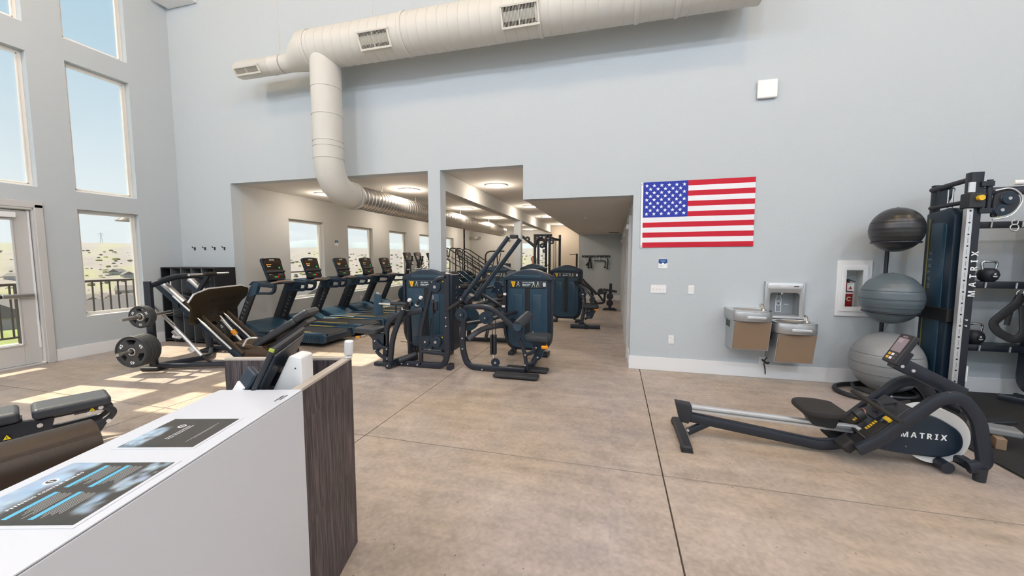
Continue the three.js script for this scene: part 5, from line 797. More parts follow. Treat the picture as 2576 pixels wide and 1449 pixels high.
  const ct = canvasTex(160, 288, (c, w, h) => { c.fillStyle = '#2a2529'; c.fillRect(0, 0, w, h); c.fillStyle = '#cfc7cb'; c.font = 'bold 16px sans-serif'; c.fillText('MATRIX', 46, 22); c.fillStyle = '#8f858c'; c.fillRect(14, 32, 132, 150); c.fillStyle = '#a79da4'; c.fillRect(24, 42, 60, 40); for (const [x, y, k] of [[20, 200, 1], [64, 200, 0], [20, 240, 1], [64, 240, 0]]) { c.fillStyle = k ? '#e0b020' : '#f2f2f2'; c.fillRect(x, y, 34, 26); } c.fillStyle = '#5a5660'; c.fillRect(112, 205, 26, 16); c.fillRect(112, 240, 26, 16); });
  const cm = mat({ name: 'rower_console', map: ct, roughness: 0.3 }); cm.userData.keepuv = true;
  const m = M4(1.535, 0.875, 0, 0, -PI / 2, 0).multiply(M4(0, 0, 0, -0.5, 0, 0)), con = mb().geo(new RoundedBoxGeometry(0.15, 0.25, 0.045, 3, 0.012), m).build('console', M.blackMatte, t);
  mb().geo(new THREE.PlaneGeometry(0.128, 0.228), m.clone().multiply(M4(0, 0, 0.0232))).build('screen', cm, con); mb().geo(new RoundedBoxGeometry(0.09, 0.12, 0.05, 2, 0.01), m.clone().multiply(M4(0, -0.05, -0.045))).build('console_back', M.black, con);
}
// ------------------------------------------------------------------ ball rack and exercise balls
{
  const x = 3.0, z = -5.24, t = thing('ball_rack', 'black pole rack with rings holding three exercise balls', 'rack', [x, 0, z]);
  mb().cyl([0.1, 0.02, -0.3], [0.1, 1.66, -0.3], 0.02, 0.02, 14).build('pole', M.black, t);
  const ring = (y, r, n) => mb().torus(0, y, 0, r, 0.011, { rx: PI / 2, m: 48 }).bar([[0.1, y, -0.3], [0.03, y, -r]], 0.02, 0.02, [0, 1, 0]).build(n, M.black, t);
  ring(1.7475, 0.2, 'holder_ring'); ring(0.975, 0.235, 'holder_ring');
  mb().geo(sweep(Array.from({ length: 48 }, (_, i) => { const a = i / 48 * 2 * PI; return V(Math.cos(a) * 0.43 - 0.02, 0.03, Math.sin(a) * 0.33); }), roundProf(0.026, 10), V(0, 1, 0), true)).geo(sweep(Array.from({ length: 48 }, (_, i) => { const a = i / 48 * 2 * PI; return V(Math.cos(a) * 0.27, 0.075, Math.sin(a) * 0.27); }), roundProf(0.018, 10), V(0, 1, 0), true)).bar([[-0.2, 0.03, 0.28], [0.25, 0.03, -0.28]], 0.05, 0.03, [0, 1, 0]).build('base_ring', M.blackMatte, t);
  const bm = (c, r) => { const m = phys({ name: 'ball_rubber', color: c, roughness: r, bumpMap: T.ballRing, bumpScale: 0.0012, clearcoat: 0.25, clearcoatRoughness: 0.3 }); m.userData.keepuv = true; return m; };
  const ball = (label, y, r, m) => { const b = thing('exercise_ball', label, 'exercise ball', [x, y, z], 0, 'exercise balls on the rack'); mb().sph(0, 0, 0, r, 1.05, 1, 1, 56).build('skin', m, b); const s = mb(); for (const k of [-0.32, 0, 0.32]) s.torus(0, r * k * 1.05, 0, r * Math.sqrt(1 - k * k) + 0.0008, 0.0025, { rx: PI / 2, m: 64, n: 6 }); s.build('moulded_ridge', m, b).userData.kind = 'stuff'; mb().disc(0.0, r * 1.049, 0.0, 0.012, 0.006).build('plug', m, b); };
  ball('small black exercise ball on the top ring of the rack', 1.885, 0.232, bm(C(0.022, 0.022, 0.024), 0.34)); ball('middle-sized blue-grey exercise ball on the middle ring of the rack', 1.125, 0.272, bm(C(0.09, 0.12, 0.14), 0.36)); ball('large pale grey exercise ball at the bottom of the rack', 0.40, 0.325, bm(C(0.24, 0.25, 0.26), 0.4));
}
// ------------------------------------------------------------------ cable rack with storage shelves
{
  const t = thing('cable_rack', 'tall black cable rack with silver hole-marked rail at the right edge', 'exercise machine', [3.42, 0, -4.95]);
  // rear upright, shroud, front post
  mb().bar([[0.04, 0.02, -0.5], [0.04, 2.38, -0.5]], 0.07, 0.07, tubeN).build('rear_upright', M.black, t);
  mb().bar([[0.02, 0.02, 0], [0.02, 2.42, 0]], 0.085, 0.1, tubeN, { r: 0.012 }).build('front_post', M.black, t);
  mb().box(-0.028, 1.15, 0.03, 0.05, 2.1, 0.05, { r: 0.004 }).build('height_rail', M.alu, t);
  for (let k = 0; k < 17; k++) mb().disc(-0.028, 0.2 + k * 0.115, 0.0555, 0.0085, 0.002, { rx: PI / 2, n: 12 }).build('rail_hole', M.rope, t);
  for (let k = 0; k < 17; k++) mb().sbox(-0.028, 0.255 + k * 0.115, 0.0555, 0.003, 0.05, 0.001).build('rail_mark', M.greyMark, t);
  mb().geo(word('MATRIX', 0.055, 0.002, M4(0.04, 1.42, 0.051, 0, 0, PI / 2), 0.03)).build('lettering', M.whiteMark, t);
  const sh = mb().ext(outline([[-0.42, 0.06], [-0.04, 0.06], [-0.04, 2.02, 0.03], [-0.12, 2.1, 0.04], [-0.42, 2.06, 0.02]], 0.02), 0.16, M4(0.01, 0, -0.02, 0, -PI / 2, 0), 0.02).build('shroud', M.navyDeep, t);
  mb().ext(outline([[-0.36, 0.3, 0.02], [-0.12, 0.3, 0.02], [-0.12, 1.95, 0.05], [-0.36, 1.95, 0.02]], 0.02), 0.014, M4(-0.072, 0, -0.02, 0, -PI / 2, 0), 0.005).build('shroud_panel', M.navy, sh);
  mb().box(-0.082, 1.05, -0.36, 0.006, 1.9, 0.014).build('gold_stripe', mat({ name: 'olive_stripe', color: C(0.2, 0.18, 0.05), roughness: 0.5 }), sh);
  mb().geo(word('MATRIX', 0.045, 0.002, M4(-0.0825, 1.45, -0.31, 0, -PI / 2, 0).multiply(M4(0, 0, 0, 0, 0, PI / 2)), 0.03)).build('lettering', M.greyMark, sh);
  mb().box(-0.005, 0.98, -0.25, 0.17, 0.14, 0.46, { r: 0.01 }).build('shroud_band', M.rope, sh);
  mb().tube([[0.0, 2.33, -0.5], [0.0, 2.36, 0]], 0.026).tube([[0.0, 2.13, -0.5], [0.0, 2.14, 0]], 0.022).build('top_tube', M.blackMatte, t);
  mb().ext(outline([[-0.42, 2.12], [-0.34, 2.12], [-0.24, 2.3], [-0.28, 2.33], [-0.42, 2.33]], 0.02), 0.02, M4(0.03, 0, 0, 0, -PI / 2, 0)).build('pulley_bracket', M.navyDeep, t);
  for (const z of [-0.3, -0.24]) mb().cyl([0.02, 1.9, z], [0.02, 2.3, z], 0.008).build('guide_rod', M.chrome, t);
  // sliding carriage with amber knob, swivel pulleys, carabiner
  mb().box(0.0, 2.14, 0.03, 0.13, 0.15, 0.12, { r: 0.012 }).build('carriage', M.blackMatte, t); mb().cyl([0.005, 2.16, 0.09], [0.005, 2.16, 0.125], 0.026, 0.026, 18).build('release_knob', M.yellow, t);
  mb().box(-0.03, 2.27, 0.05, 0.05, 0.1, 0.02).build('height_label', M.alu, t);
  mb().cyl([0.12, 2.02, 0.03], [0.12, 2.34, 0.03], 0.022, 0.022, 14).box(0.09, 2.3, 0.03, 0.1, 0.05, 0.06).box(0.09, 2.04, 0.03, 0.1, 0.05, 0.06).build('swivel_post', M.black, t);
  const hp = mb().ext(outline([[0.14, 1.97, 0.03], [0.3, 2.0, 0.1], [0.36, 2.14, 0.1], [0.28, 2.24, 0.06], [0.15, 2.2, 0.03]], 0.05, 7), 0.02, M4(0, 0, 0.04)).build('pulley_housing', M.blackMatte, t);
  mb().geo(sweep(fillet([V(0.15, 1.95, 0.05), V(0.3, 1.98, 0.05), V(0.38, 2.15, 0.05), V(0.28, 2.26, 0.05), V(0.15, 2.23, 0.05)], 0.12, 7), roundProf(0.008, 8))).build('housing_rim', M.alu, hp);
  pulley(t, 0.25, 2.15, 0.06, 0.055); pulley(t, 0.2, 2.04, 0.06, 0.055); sticker(t, M4(0.19, 1.99, 0.054), 0.028);
  mb().torus(0.33, 1.92, 0.04, 0.024, 0.005, {}).torus(0.33, 1.87, 0.04, 0.032, 0.006, {}).build('carabiner', M.chrome, t);
  // cross bar, second tower
  mb().bar([[0.06, 2.23, 0.0], [1.2, 2.23, 0.0]], 0.06, 0.08, [0, 0, 1]).build('cross_beam', M.black, t); mb().tube([[0.35, 2.3, 0.05], [1.1, 2.3, 0.05]], 0.02).build('pull_up_grip', M.grip, t); mb().cyl([0.28, 2.3, 0.05], [0.35, 2.3, 0.05], 0.024).build('grip_collar', M.white, t);
  mb().ext(outline([[-0.55, 0.1, 0.2], [-0.02, 0.1, 0.2], [-0.02, 2.05, 0.05], [-0.5, 2.12, 0.05]], 0.04, 6), 0.3, M4(1.05, 0, 0, 0, -PI / 2, 0), 0.03).build('second_shroud', M.navyDeep, t);
  mb().bar([[0.9, 0.04, -0.5], [1.0, 0.04, 0.3]], 0.09, 0.06, [0, 1, 0]).bar([[0.72, 0.035, -0.46], [1.1, 0.035, -0.1]], 0.09, 0.05, [0, 1, 0]).build('second_base', M.black, t);
  mb().box(0.02, 0.03, -0.2, 0.12, 0.06, 0.75, { r: 0.015 }).box(0.12, 0.025, 0.35, 0.26, 0.05, 0.1, { r: 0.012, ry: 0.3 }).build('base', M.blackMatte, t);
  // shelves between the towers
  const zs = -0.46;
  [[1.93, 0], [1.28, 1], [0.585, 1]].forEach(([y, shelf]) => { const b = mb().bar([[0.06, y, zs + 0.02], [0.92, y, zs + 0.02]], 0.05, 0.07, [0, 0, 1], { r: 0.006 }); if (shelf) b.box(0.49, y + 0.03, zs - 0.06, 0.86, 0.012, 0.18); b.build('shelf_beam', M.black, t); for (const x of [0.22, 0.48, 0.74]) mb().cyl([x, y - 0.03, zs + 0.05], [x, y + 0.03, zs + 0.055], 0.009).build('storage_hook', M.alu, t); });
  mb().box(0.065, 0.4, 0.05, 0.012, 0.16, 0.012).build('white_tag', M.white, t);
  bolt(t, [[0.02, 0.95, 0.05], [0.02, 0.89, 0.05]]);
}
const kb0 = (() => {
  const t = thing('kettlebell', 'nearest kettlebell on the upper rack shelf, with chrome handle', 'kettlebell', [0, 0, 0], 0, 'kettlebells on the rack shelves');
  mb().lathe([[0.001, 0], [0.055, 0], [0.085, 0.03], [0.1, 0.085], [0.085, 0.14], [0.05, 0.17], [0.001, 0.175]], M4(), 28).build('bell', M.blackMatte, t);
  mb().tube([[-0.06, 0.14, 0], [-0.085, 0.255, 0], [0.085, 0.255, 0], [0.06, 0.14, 0]], 0.016, { f: 0.05, fn: 7 }).build('handle', M.chrome, t);
  mb().geo(new THREE.CylinderGeometry(0.036, 0.036, 0.004, 20), M4(0, 0.085, 0.098, PI / 2, 0, 0)).build('print_disc', M.rope, t).name = 'face_disc';
  mb().geo(word('X', 0.03, 0.002, M4(0, 0.098, 0.1005))).sbox(0, 0.066, 0.1008, 0.04, 0.009, 0.002).build('weight_print', M.whiteMark, t); return t;
})();
kb0.position.set(3.98, 1.317, -5.45); kb0.scale.setScalar(0.86);
[[3.76, 1.317, 'kettlebell on the upper rack shelf, partly behind the front post'], [3.91, 0.622, 'chrome-handled kettlebell with white mark on the lower rack shelf'], [3.69, 0.622, 'kettlebell on the lower rack shelf, partly behind the front post']].forEach(([x, y, l]) => dup(kb0, [x, y, -5.45], 0, l));
{
  const o = thing('suspension_straps', 'black padded hanging straps on the right side of the rack shelves', 'straps', [4.17, 1.08, -5.3]);
  mb().bar([[0, 0.1, 0], [-0.05, 0.02, 0.02], [-0.25, -0.2, 0.03], [-0.2, -0.3, 0.04], [-0.05, -0.38, 0.04], [0.02, -0.3, 0.04], [0.02, 0.0, 0.0]], 0.012, 0.085, [0, 0, 1], { f: 0.08, r: 0.004 }).build('padded_loop', M.rope, o);
  mb().bar([[-0.02, 0.12, 0], [-0.09, -0.05, 0.01], [-0.12, -0.22, 0.02]], 0.01, 0.05, [0, 0, 1], { f: 0.05 }).build('strap', M.rope, o); mb().torus(-0.02, 0.12, 0, 0.03, 0.006).torus(0.02, 0.13, 0.02, 0.03, 0.006).build('ring', M.chrome, o);
}
// grey bench feet and a small barbell stand behind the rower
{
  const t = thing('low_bench', 'low grey-padded bench on the rubber mat behind the rower', 'bench', [2.85, 0.013, -4.2], -0.35);
  mb().box(0.3, 0.12, 0, 0.28, 0.06, 0.16, { r: 0.02 }).box(0.0, 0.07, 0.12, 0.22, 0.05, 0.1, { r: 0.015 }).build('pad', mat({ name: 'grey_vinyl', color: C(0.2, 0.21, 0.22), roughness: 0.5 }), t);
  mb().bar([[-0.5, 0.05, -0.1], [0.3, 0.07, 0]], 0.06, 0.05, [0, 1, 0]).box(-0.45, 0.02, -0.1, 0.06, 0.04, 0.4).box(0.3, 0.045, 0, 0.06, 0.09, 0.3).build('frame', M.brass, t); mb().cyl([-0.35, 0.1, -0.05], [-0.35, 0.26, -0.05], 0.03).build('knob_post', M.alu, t);
}
// ------------------------------------------------------------------ leg press
{
  const t = thing('leg_press', 'black plate-loaded leg press with broad foot plate in the sun by the door', 'exercise machine', [-6.2, 0, -3.85], 0.294);
  const zf = -1.05;
  for (const z of [0, zf]) {
    mb().bar([[-0.04, 0.02, z], [-0.04, 1.25, z]], 0.06, 0.095, tubeN, { r: 0.015 }).build('upright', M.black, t); mb().box(-0.05, 0.03, z, 0.24, 0.055, 0.16, { r: 0.02 }).build('foot', M.blackMatte, t);
    mb().bar([[0.0, 0.06, z], [1.5, 0.06, z * 0.72 - 0.12]], 0.06, 0.07, [0, 1, 0], { r: 0.015 }).build('base_beam', M.black, t);
    const s = z === 0 ? 1 : -1; mb().cyl([-0.04, 0.34, z], [-0.04, 0.34, z + s * 0.5], 0.02, 0.02, 14).build('storage_peg', M.steel, t); mb().disc(-0.04, 0.34, z + s * 0.5, 0.022, 0.01, { rx: PI / 2 }).build('peg_cap', M.steel, t);
  }
  mb().bar([[0.0, 1.2, 0.0], [0.08, 1.3, -0.28], [0.08, 1.3, -0.77], [0.0, 1.2, zf]], 0.07, 0.08, [1, 0, 0], { f: 0.15 }).build('top_beam', M.black, t);
  mb().bar([[0.0, 0.06, -0.02], [0.35, 0.05, -0.52], [0.0, 0.06, zf + 0.02]], 0.07, 0.06, [0, 1, 0], { f: 0.2 }).build('floor_beam', M.black, t);
  // rails: guide tubes and the chrome rods beside them
  for (const z of [-0.27, -0.8]) {
    mb().bar([[-0.12, 1.18, z], [0.98, 0.1, z]], 0.08, 0.1, tubeN, { r: 0.02 }).build('guide_rail', M.navyDeep, t);
    mb().cyl([-0.1, 1.24, z + 0.0], [0.22, 0.93, z + 0.0], 0.045, 0.045, 20).build('bumper_tube', M.steel, t);
    mb().cyl([0.12, 1.03, z + 0.07], [0.9, 0.24, z + 0.07], 0.016).build('guide_rod', M.chrome, t);
    mb().bar([[0.05, 1.07, z + 0.0], [1.0, 0.14, z + 0.0]], 0.02, 0.105, tubeN, { r: 0.004 }).build('rail_edge', M.bronze, t);
  }
  // safety bar on the near side
  mb().cyl([-0.02, 0.78, -0.16], [0.5, 0.16, -0.16], 0.024, 0.024, 16).build('safety_bar', M.alu, t); for (const k of [0, 0.45, 0.85]) mb().box(-0.02 + k * 0.52 - 0.03, 0.78 - k * 0.62, -0.13, 0.09, 0.05, 0.06, { rz: -0.87 }).build('safety_catch', M.alu, t);
  mb().cyl([0.5, 0.16, -0.16], [0.66, -0.0 + 0.03, -0.16], 0.018).build('safety_handle', M.grip, t);
  mb().cyl([0.42, 0.66, -0.68], [0.74, 0.25, -0.68], 0.022, 0.022, 16).build('gas_strut', M.chrome, t); mb().cyl([0.6, 0.43, -0.68], [0.65, 0.365, -0.68], 0.036).build('amber_collar', M.amber, t);
  // carriage with foot plate and loading pegs
  const cx = 0.12, cy = 0.86, u = [0.74, 0.67];
  const fp = outline([[-0.62, 0.11, 0.03], [-0.52, 0.02, 0.03], [-0.45, -0.22, 0.05], [-0.33, -0.28, 0.05], [0.33, -0.28, 0.05], [0.45, -0.22, 0.05], [0.52, 0.02, 0.03], [0.62, 0.11, 0.03], [0.58, 0.25, 0.05], [0.36, 0.31, 0.08], [-0.36, 0.31, 0.08], [-0.58, 0.25, 0.05]], 0.04, 5);
  const pm = new THREE.Matrix4().makeBasis(V(0, 0, -1), V(0.4226, 0.9063, 0), V(0.9063, -0.4226, 0)); pm.setPosition(0.5, 0.85, -0.53);
  const tread = mb().ext(fp, 0.03, pm, 0.006).build('foot_plate', mat({ name: 'worn_tread_plate', color: C(0.05, 0.036, 0.02), roughness: 0.42, metalness: 0.5, bumpMap: T.grain, bumpScale: 0.001 }), t);
  for (let k = 0; k < 5; k++) for (const s of [-1, 1]) mb().geo(new RoundedBoxGeometry(0.34, 0.008, 0.006, 1, 0.002), pm.clone().multiply(M4(s * 0.22, -0.2 + k * 0.05, 0.017, 0, 0, s * 0.05))).build('grip_ridge', M.rope, tread);
  mb().geo(word('MATRIX', 0.06, 0.003, pm.clone().multiply(M4(0.05, 0.12, 0.0155)), 0.035)).build('lettering', M.rope, tread);
  mb().geo(sweep([V(-0.62, 0.12, 0), V(-0.58, 0.24, 0), V(-0.36, 0.31, 0), V(0.36, 0.31, 0), V(0.58, 0.24, 0), V(0.62, 0.12, 0)].map((p) => p.applyMatrix4(pm)), roundProf(0.014, 8))).build('edge_rim', M.alu, tread);
  mb().bar([[0.14, 0.88, 0.0 - 0.2], [0.14, 0.88, -0.88]], 0.08, 0.08, [1, 0, 0]).bar([[0.16, 0.88, -0.53], [0.46, 0.86, -0.53]], 0.2, 0.08, [0, 0, 1]).bar([[0.02, 1.0, -0.4], [0.3, 0.95, -0.4]], 0.06, 0.06, tubeN).bar([[0.2, 1.02, -0.53], [0.4, 1.32, -0.53]], 0.06, 0.06, tubeN).build('carriage', M.black, t);
  for (const [z0, z1] of [[-0.2, 0.55], [-0.88, -1.52]]) mb().cyl([0.08, 0.8, z0], [0.08, 0.8, z1], 0.025, 0.025, 16).build('loading_peg', M.steel, t);
  mb().cyl([0.4, 1.33, -0.15], [0.4, 1.33, -0.95], 0.017).build('top_bar', M.chrome, t); mb().cyl([0.4, 1.33, -0.42], [0.4, 1.33, -0.66], 0.03).build('bar_grip', M.grip, t);
  // seat: base, back pad, head pad, side handles
  mb().ext(outline([[0.9, 0.08], [1.5, 0.08], [1.3, 0.24], [0.95, 0.2]], 0.03), 0.5, M4(0, 0, -0.53), 0.01).build('seat_box', M.bronze, t);
  mb().box(1.08, 0.25, -0.53, 0.42, 0.09, 0.46, { r: 0.03, rz: -0.2 }).build('seat', M.bronze, t);
  mb().box(1.45, 0.45, -0.53, 0.72, 0.1, 0.46, { r: 0.035, s: 3, rz: 0.55 }).build('back_pad', M.pad, t); mb().box(1.83, 0.7, -0.53, 0.26, 0.11, 0.4, { r: 0.04, s: 3, rz: 0.55 }).build('head_pad', M.pad, t);
  mb().bar([[1.2, 0.1, -0.53], [1.9, 0.62, -0.53]], 0.3, 0.06, tubeN).build('back_frame', M.black, t);
  for (const s of [-1, 1]) mb().tube([[1.05, 0.28, -0.53 + s * 0.3], [1.12, 0.4, -0.53 + s * 0.3], [1.26, 0.4, -0.53 + s * 0.3]], 0.016, { f: 0.05 }).build('side_handle', M.alu, t);
  mb().bar([[-0.04, 0.95, -0.02], [0.2, 0.62, -0.1]], 0.02, 0.03, tubeN).build('brace', M.steel, t);
}
// weight plates
{
  const rub = M.blackMatte;
  function plate(r, th, num) {
    const s = new THREE.Shape(); s.absarc(0, 0, r, 0, 2 * PI); const hub = new THREE.Path(); hub.absarc(0, 0, 0.027, 0, 2 * PI, true); s.holes.push(hub);
    for (let k = 0; k < 3; k++) { const a0 = k / 3 * 2 * PI + PI / 2, p = new THREE.Path(), n = 10, pts = []; for (let i = 0; i <= n; i++) { const a = a0 - 0.42 + 0.84 * i / n; pts.push(new THREE.Vector2(Math.cos(a) * r * 0.74, Math.sin(a) * r * 0.74)); } for (let i = n; i >= 0; i--) { const a = a0 - 0.3 + 0.6 * i / n; pts.push(new THREE.Vector2(Math.cos(a) * r * 0.46, Math.sin(a) * r * 0.46)); } p.setFromPoints(pts); s.holes.push(p); }
    const t = thing('weight_plate', 'x', 'weight plate', [0, 0, 0], 0, 'weight plates on the leg press');
    mb().ext(s, th, M4(), 0.005).build('disc', mat({ name: 'plate_rubber', color: C(0.045, 0.046, 0.048), roughness: 0.45 }), t);
    mb().torus(0, 0, th / 2 - 0.002, r * 0.93, r * 0.06, { m: 48 }).build('rim', rub, t); mb().torus(0, 0, th / 2, 0.045, 0.008, { m: 24 }).build('hub', M.steel, t);
    for (let k = 0; k < 3; k++) { const a = k / 3 * 2 * PI + PI / 2 + PI / 3; mb().geo(word(num, r * 0.17, 0.002, M4(Math.cos(a) * r * 0.68, Math.sin(a) * r * 0.68, th / 2 + 0.001, 0, 0, a - PI / 2))).build('number', M.whiteMark, t); }
    return t;
  }
  const R = 0.294, c = Math.cos(R), s = Math.sin(R), Wp = (x, y, z) => [-6.2 + c * x + s * z, y, -3.85 - s * x + c * z];
  const put = (o, x, y, z, label, turn = R) => { const p = Wp(x, y, z); o.position.set(...p); o.rotation.y = turn; return tag(o, label); };
  const big = plate(0.215, 0.042, '45'); put(big, -0.04, 0.34 - 0.005, 0.29, 'outermost large black plate on the near storage peg');
  [[0.235, 'second large black plate on the near storage peg'], [0.18, 'third large black plate on the near storage peg'], [0.125, 'innermost large black plate on the near storage peg']].forEach(([z, l]) => dup(big, Wp(-0.04, 0.335, z), R, l));
  [[-1.2, 'first large plate on the far storage peg'], [-1.255, 'second large plate on the far storage peg'], [-1.31, 'third large plate on the far storage peg']].forEach(([z, l]) => dup(big, Wp(-0.04, 0.335, z), R, l));
  const sm = plate(0.15, 0.036, '25'); put(sm, 0.08, 0.797, 0.27, 'outer small black plate on the near loading peg'); dup(sm, Wp(0.08, 0.797, 0.225), R, 'inner small black plate on the near loading peg');
}
// ------------------------------------------------------------------ cubby shelf in the corner
{
  const t = thing('cubby_shelf', 'black cubby shelf with open compartments in the left corner under the hooks', 'shelf', [-7.52, 0, -5.44]), w = 1.3, h = 1.4, d = 0.4, m = mat({ name: 'black_melamine', color: C(0.012, 0.012, 0.016), roughness: 0.5 });
  mb().box(0, h / 2, -d / 2 + 0.01, w, h, 0.012).build('back_panel', m, t);
  for (const x of [-w / 2 + 0.01, w / 2 - 0.01]) mb().box(x, h / 2, 0, 0.02, h, d).build('side_panel', m, t);
  for (const y of [0.05, 0.5, 0.95, h - 0.01]) mb().box(0, y, 0, w - 0.04, 0.02, d).build('shelf_board', m, t);
  for (const x of [-0.4, -0.15, 0.1, 0.35]) mb().box(x, h / 2, 0, 0.018, h - 0.02, d).build('divider', mat({ name: 'edge_banding', color: C(0.09, 0.1, 0.11), roughness: 0.5 }), t);
  const a = thing('paper_card', 'small white card standing in the middle of the black cubby shelf', 'card', [-7.98 + 0.0, 0.975, -5.3]); mb().box(0, 0.1, 0, 0.13, 0.2, 0.006).build('sheet', M.white, a);
  const b = thing('spray_bottle', 'small white bottle lying at the bottom of the black cubby shelf', 'bottle', [-7.9, 0.062, -5.27]); mb().cyl([-0.09, 0.035, 0], [0.09, 0.035, 0.02], 0.035).cyl([0.09, 0.035, 0.02], [0.13, 0.035, 0.025], 0.018).build('body', M.white, b);
}
// ------------------------------------------------------------------ reception desk (turned a little, with its own corner as base)
const DT = 0.272, DO = [-1.205, 0, -1.245];          // local +x: across the counter to the right face, local +z: along it towards the viewer
const dW = (x, y, z) => [DO[0] + Math.cos(DT) * x + Math.sin(DT) * z, y, DO[2] - Math.sin(DT) * x + Math.cos(DT) * z];
{
  const t = thing('reception_desk', 'dark wood reception desk with a glossy white counter in the left foreground', 'desk', DO, DT);
  const h = 1.05;
  mb().box(-0.165, h - 0.002, 0.78, 0.328, 0.004, 1.558, { r: 0.001 }).build('counter_top', M.counter, t); mb().sbox(-0.165, h - 0.012, 0.78, 0.322, 0.014, 1.552).build('counter_core', M.rope, t);
  mb().box(-0.012, (h - 0.006) / 2, 0.78, 0.024, h - 0.006, 1.56, { r: 0.002 }).box(-0.165, (h - 0.006) / 2, 0.012, 0.306, h - 0.006, 0.024, { r: 0.002 }).build('white_front', M.counter, t);
  mb().box(-0.3, 0.5, 0.78, 0.03, 1.0, 1.5).build('inner_panel', M.wood, t);
  // dark laminate return beyond the counter
  const edge = mat({ name: 'light_edge_band', color: C(0.50, 0.44, 0.38), roughness: 0.5 });
  const panel = (x, z, w, d, n = 'side_panel') => { const p = mb().box(x, (h - 0.014) / 2, z, w, h - 0.014, d, { r: 0.002 }).build(n, M.wood, t); mb().box(x, h - 0.007, z, w, 0.013, d, { r: 0.002 }).build('edge_band', edge, p); };
  panel(-0.03, -0.26, 0.04, 0.51); panel(-0.36, -0.505, 0.62, 0.03, 'far_panel');
  mb().box(-0.35, 0.735, -0.2, 0.6, 0.03, 0.55).build('work_surface', M.counter, t);
  const et = word('24 HR FITNESS', 0.006, 0.0006, M4(-0.035, h + 0.0004, 0.1, -PI / 2, 0, PI / 2)); mb().geo(et).geo(word('STAFFED DAILY', 0.005, 0.0006, M4(-0.024, h + 0.0004, 0.09, -PI / 2, 0, PI / 2))).build('small_print', M.rope, t).userData.kind = 'stuff';
}
// printed posters lying on the counter
{
  const poster = (title, big) => canvasTex(1024, 700, (c, w, h) => {
    c.fillStyle = '#3a352f'; c.fillRect(0, 0, w, h);
    const g = (x, y, r, col, a) => { const q = c.createRadialGradient(x, y, r * 0.2, x, y, r); q.addColorStop(0, col); q.addColorStop(1, col.replace(/,1\)/, ',0)')); c.globalAlpha = a; c.fillStyle = q; c.fillRect(x - r, y - r, 2 * r, 2 * r); c.globalAlpha = 1; };
    seed = big ? 99 : 55;
    const sky = ['rgba(150,185,215,1)', 'rgba(175,205,225,1)', 'rgba(160,170,200,1)', 'rgba(190,215,225,1)'];
    if (big) { for (let i = 0; i < 140; i++) g(rr(0, 240), rr(0, h), rr(30, 110), sky[i % 4], 0.5); for (let i = 0; i < 60; i++) g(rr(820, 1000), rr(0, h * 0.85), rr(20, 70), sky[i % 4], 0.5); }
    else for (let i = 0; i < 120; i++) g(rr(-20, 150 + i), rr(h * 0.35, h + 30), rr(25, 85), sky[i % 4], 0.5);
    c.strokeStyle = '#15242a'; c.lineWidth = 2;
    for (let i = 0; i < 260; i++) { const x = rr(0, big ? w : 560), y = big ? h - rr(0, 40) : h - rr(0, 30); c.globalAlpha = 0.7; c.beginPath(); c.moveTo(x, h); c.lineTo(x + rr(-3, 3), y - rr(10, 60)); c.stroke(); } c.globalAlpha = 1;
    c.fillStyle = '#eef1f2'; c.beginPath(); c.ellipse(big ? 160 : 330, big ? 250 : 200, 54, 40, 0, 0, 7); c.fill(); c.fillStyle = '#3a352f'; c.beginPath(); c.ellipse(big ? 160 : 330, big ? 250 : 200, 40, 24, 0, 0, 7); c.fill(); c.fillStyle = '#eef1f2'; c.fillRect((big ? 160 : 330) - 28, big ? 246 : 196, 56, 8);
    c.textAlign = 'center';
    if (big) {
      c.save(); c.translate(300, h / 2); c.rotate(-PI / 2); c.font = 'bold 40px sans-serif'; c.fillText('FITNESS CENTER RULES', 0, 0); c.restore();
      for (const [x, y0, y1] of [[380, 40, 320], [380, 370, 650], [590, 40, 320], [590, 370, 650]]) { c.fillStyle = '#58b4d6'; c.fillRect(x, y0, 44, y1 - y0); c.fillStyle = '#c9ccca'; for (let k = 0; k < 6; k++) c.fillRect(x + 60 + k * 22, y0 + 10 + 8 * (k % 2), 5, (y1 - y0) * rr(0.6, 0.95)); }
    } else {
      c.fillStyle = '#f0f2f2'; c.save(); c.translate(450, 350); c.rotate(-PI / 2); c.font = 'bold 38px sans-serif'; c.fillText('Scan to Download', 0, 0); c.fillText('Your Fitness Guide', 0, 46); c.restore();
      c.fillStyle = '#d5d8d8'; c.fillRect(800, 110, 5, 480); c.fillRect(820, 200, 4, 300);
    }
  });
  const lay = (name, label, tx, u0, u1, v0, v1) => {    // u across (local x), v along (local z)
    const m = mat({ name: 'poster_print', map: tx, roughness: 0.3 }); m.userData.keepuv = true;
    const t = thing(name, label, 'poster', dW((u0 + u1) / 2, 1.0502, (v0 + v1) / 2), DT), w = u1 - u0, d = v1 - v0;
    mb().box(0, 0.0006, 0, w + 0.018, 0.001, d + 0.018, { r: 0 }).build('sheet', M.counter, t);
    mb().geo(new THREE.PlaneGeometry(w, d), M4(0, 0.0013, 0, -PI / 2, 0, 0)).build('print', m, t);
  };
  lay('poster_sheet', 'smaller dark printed poster on the far half of the white counter', poster('', false), -0.265, -0.055, 0.285, 0.475);
  lay('poster_sheet', 'larger blue and brown printed poster on the near half of the white counter', poster('', true), -0.295, -0.035, 0.555, 0.79);
}
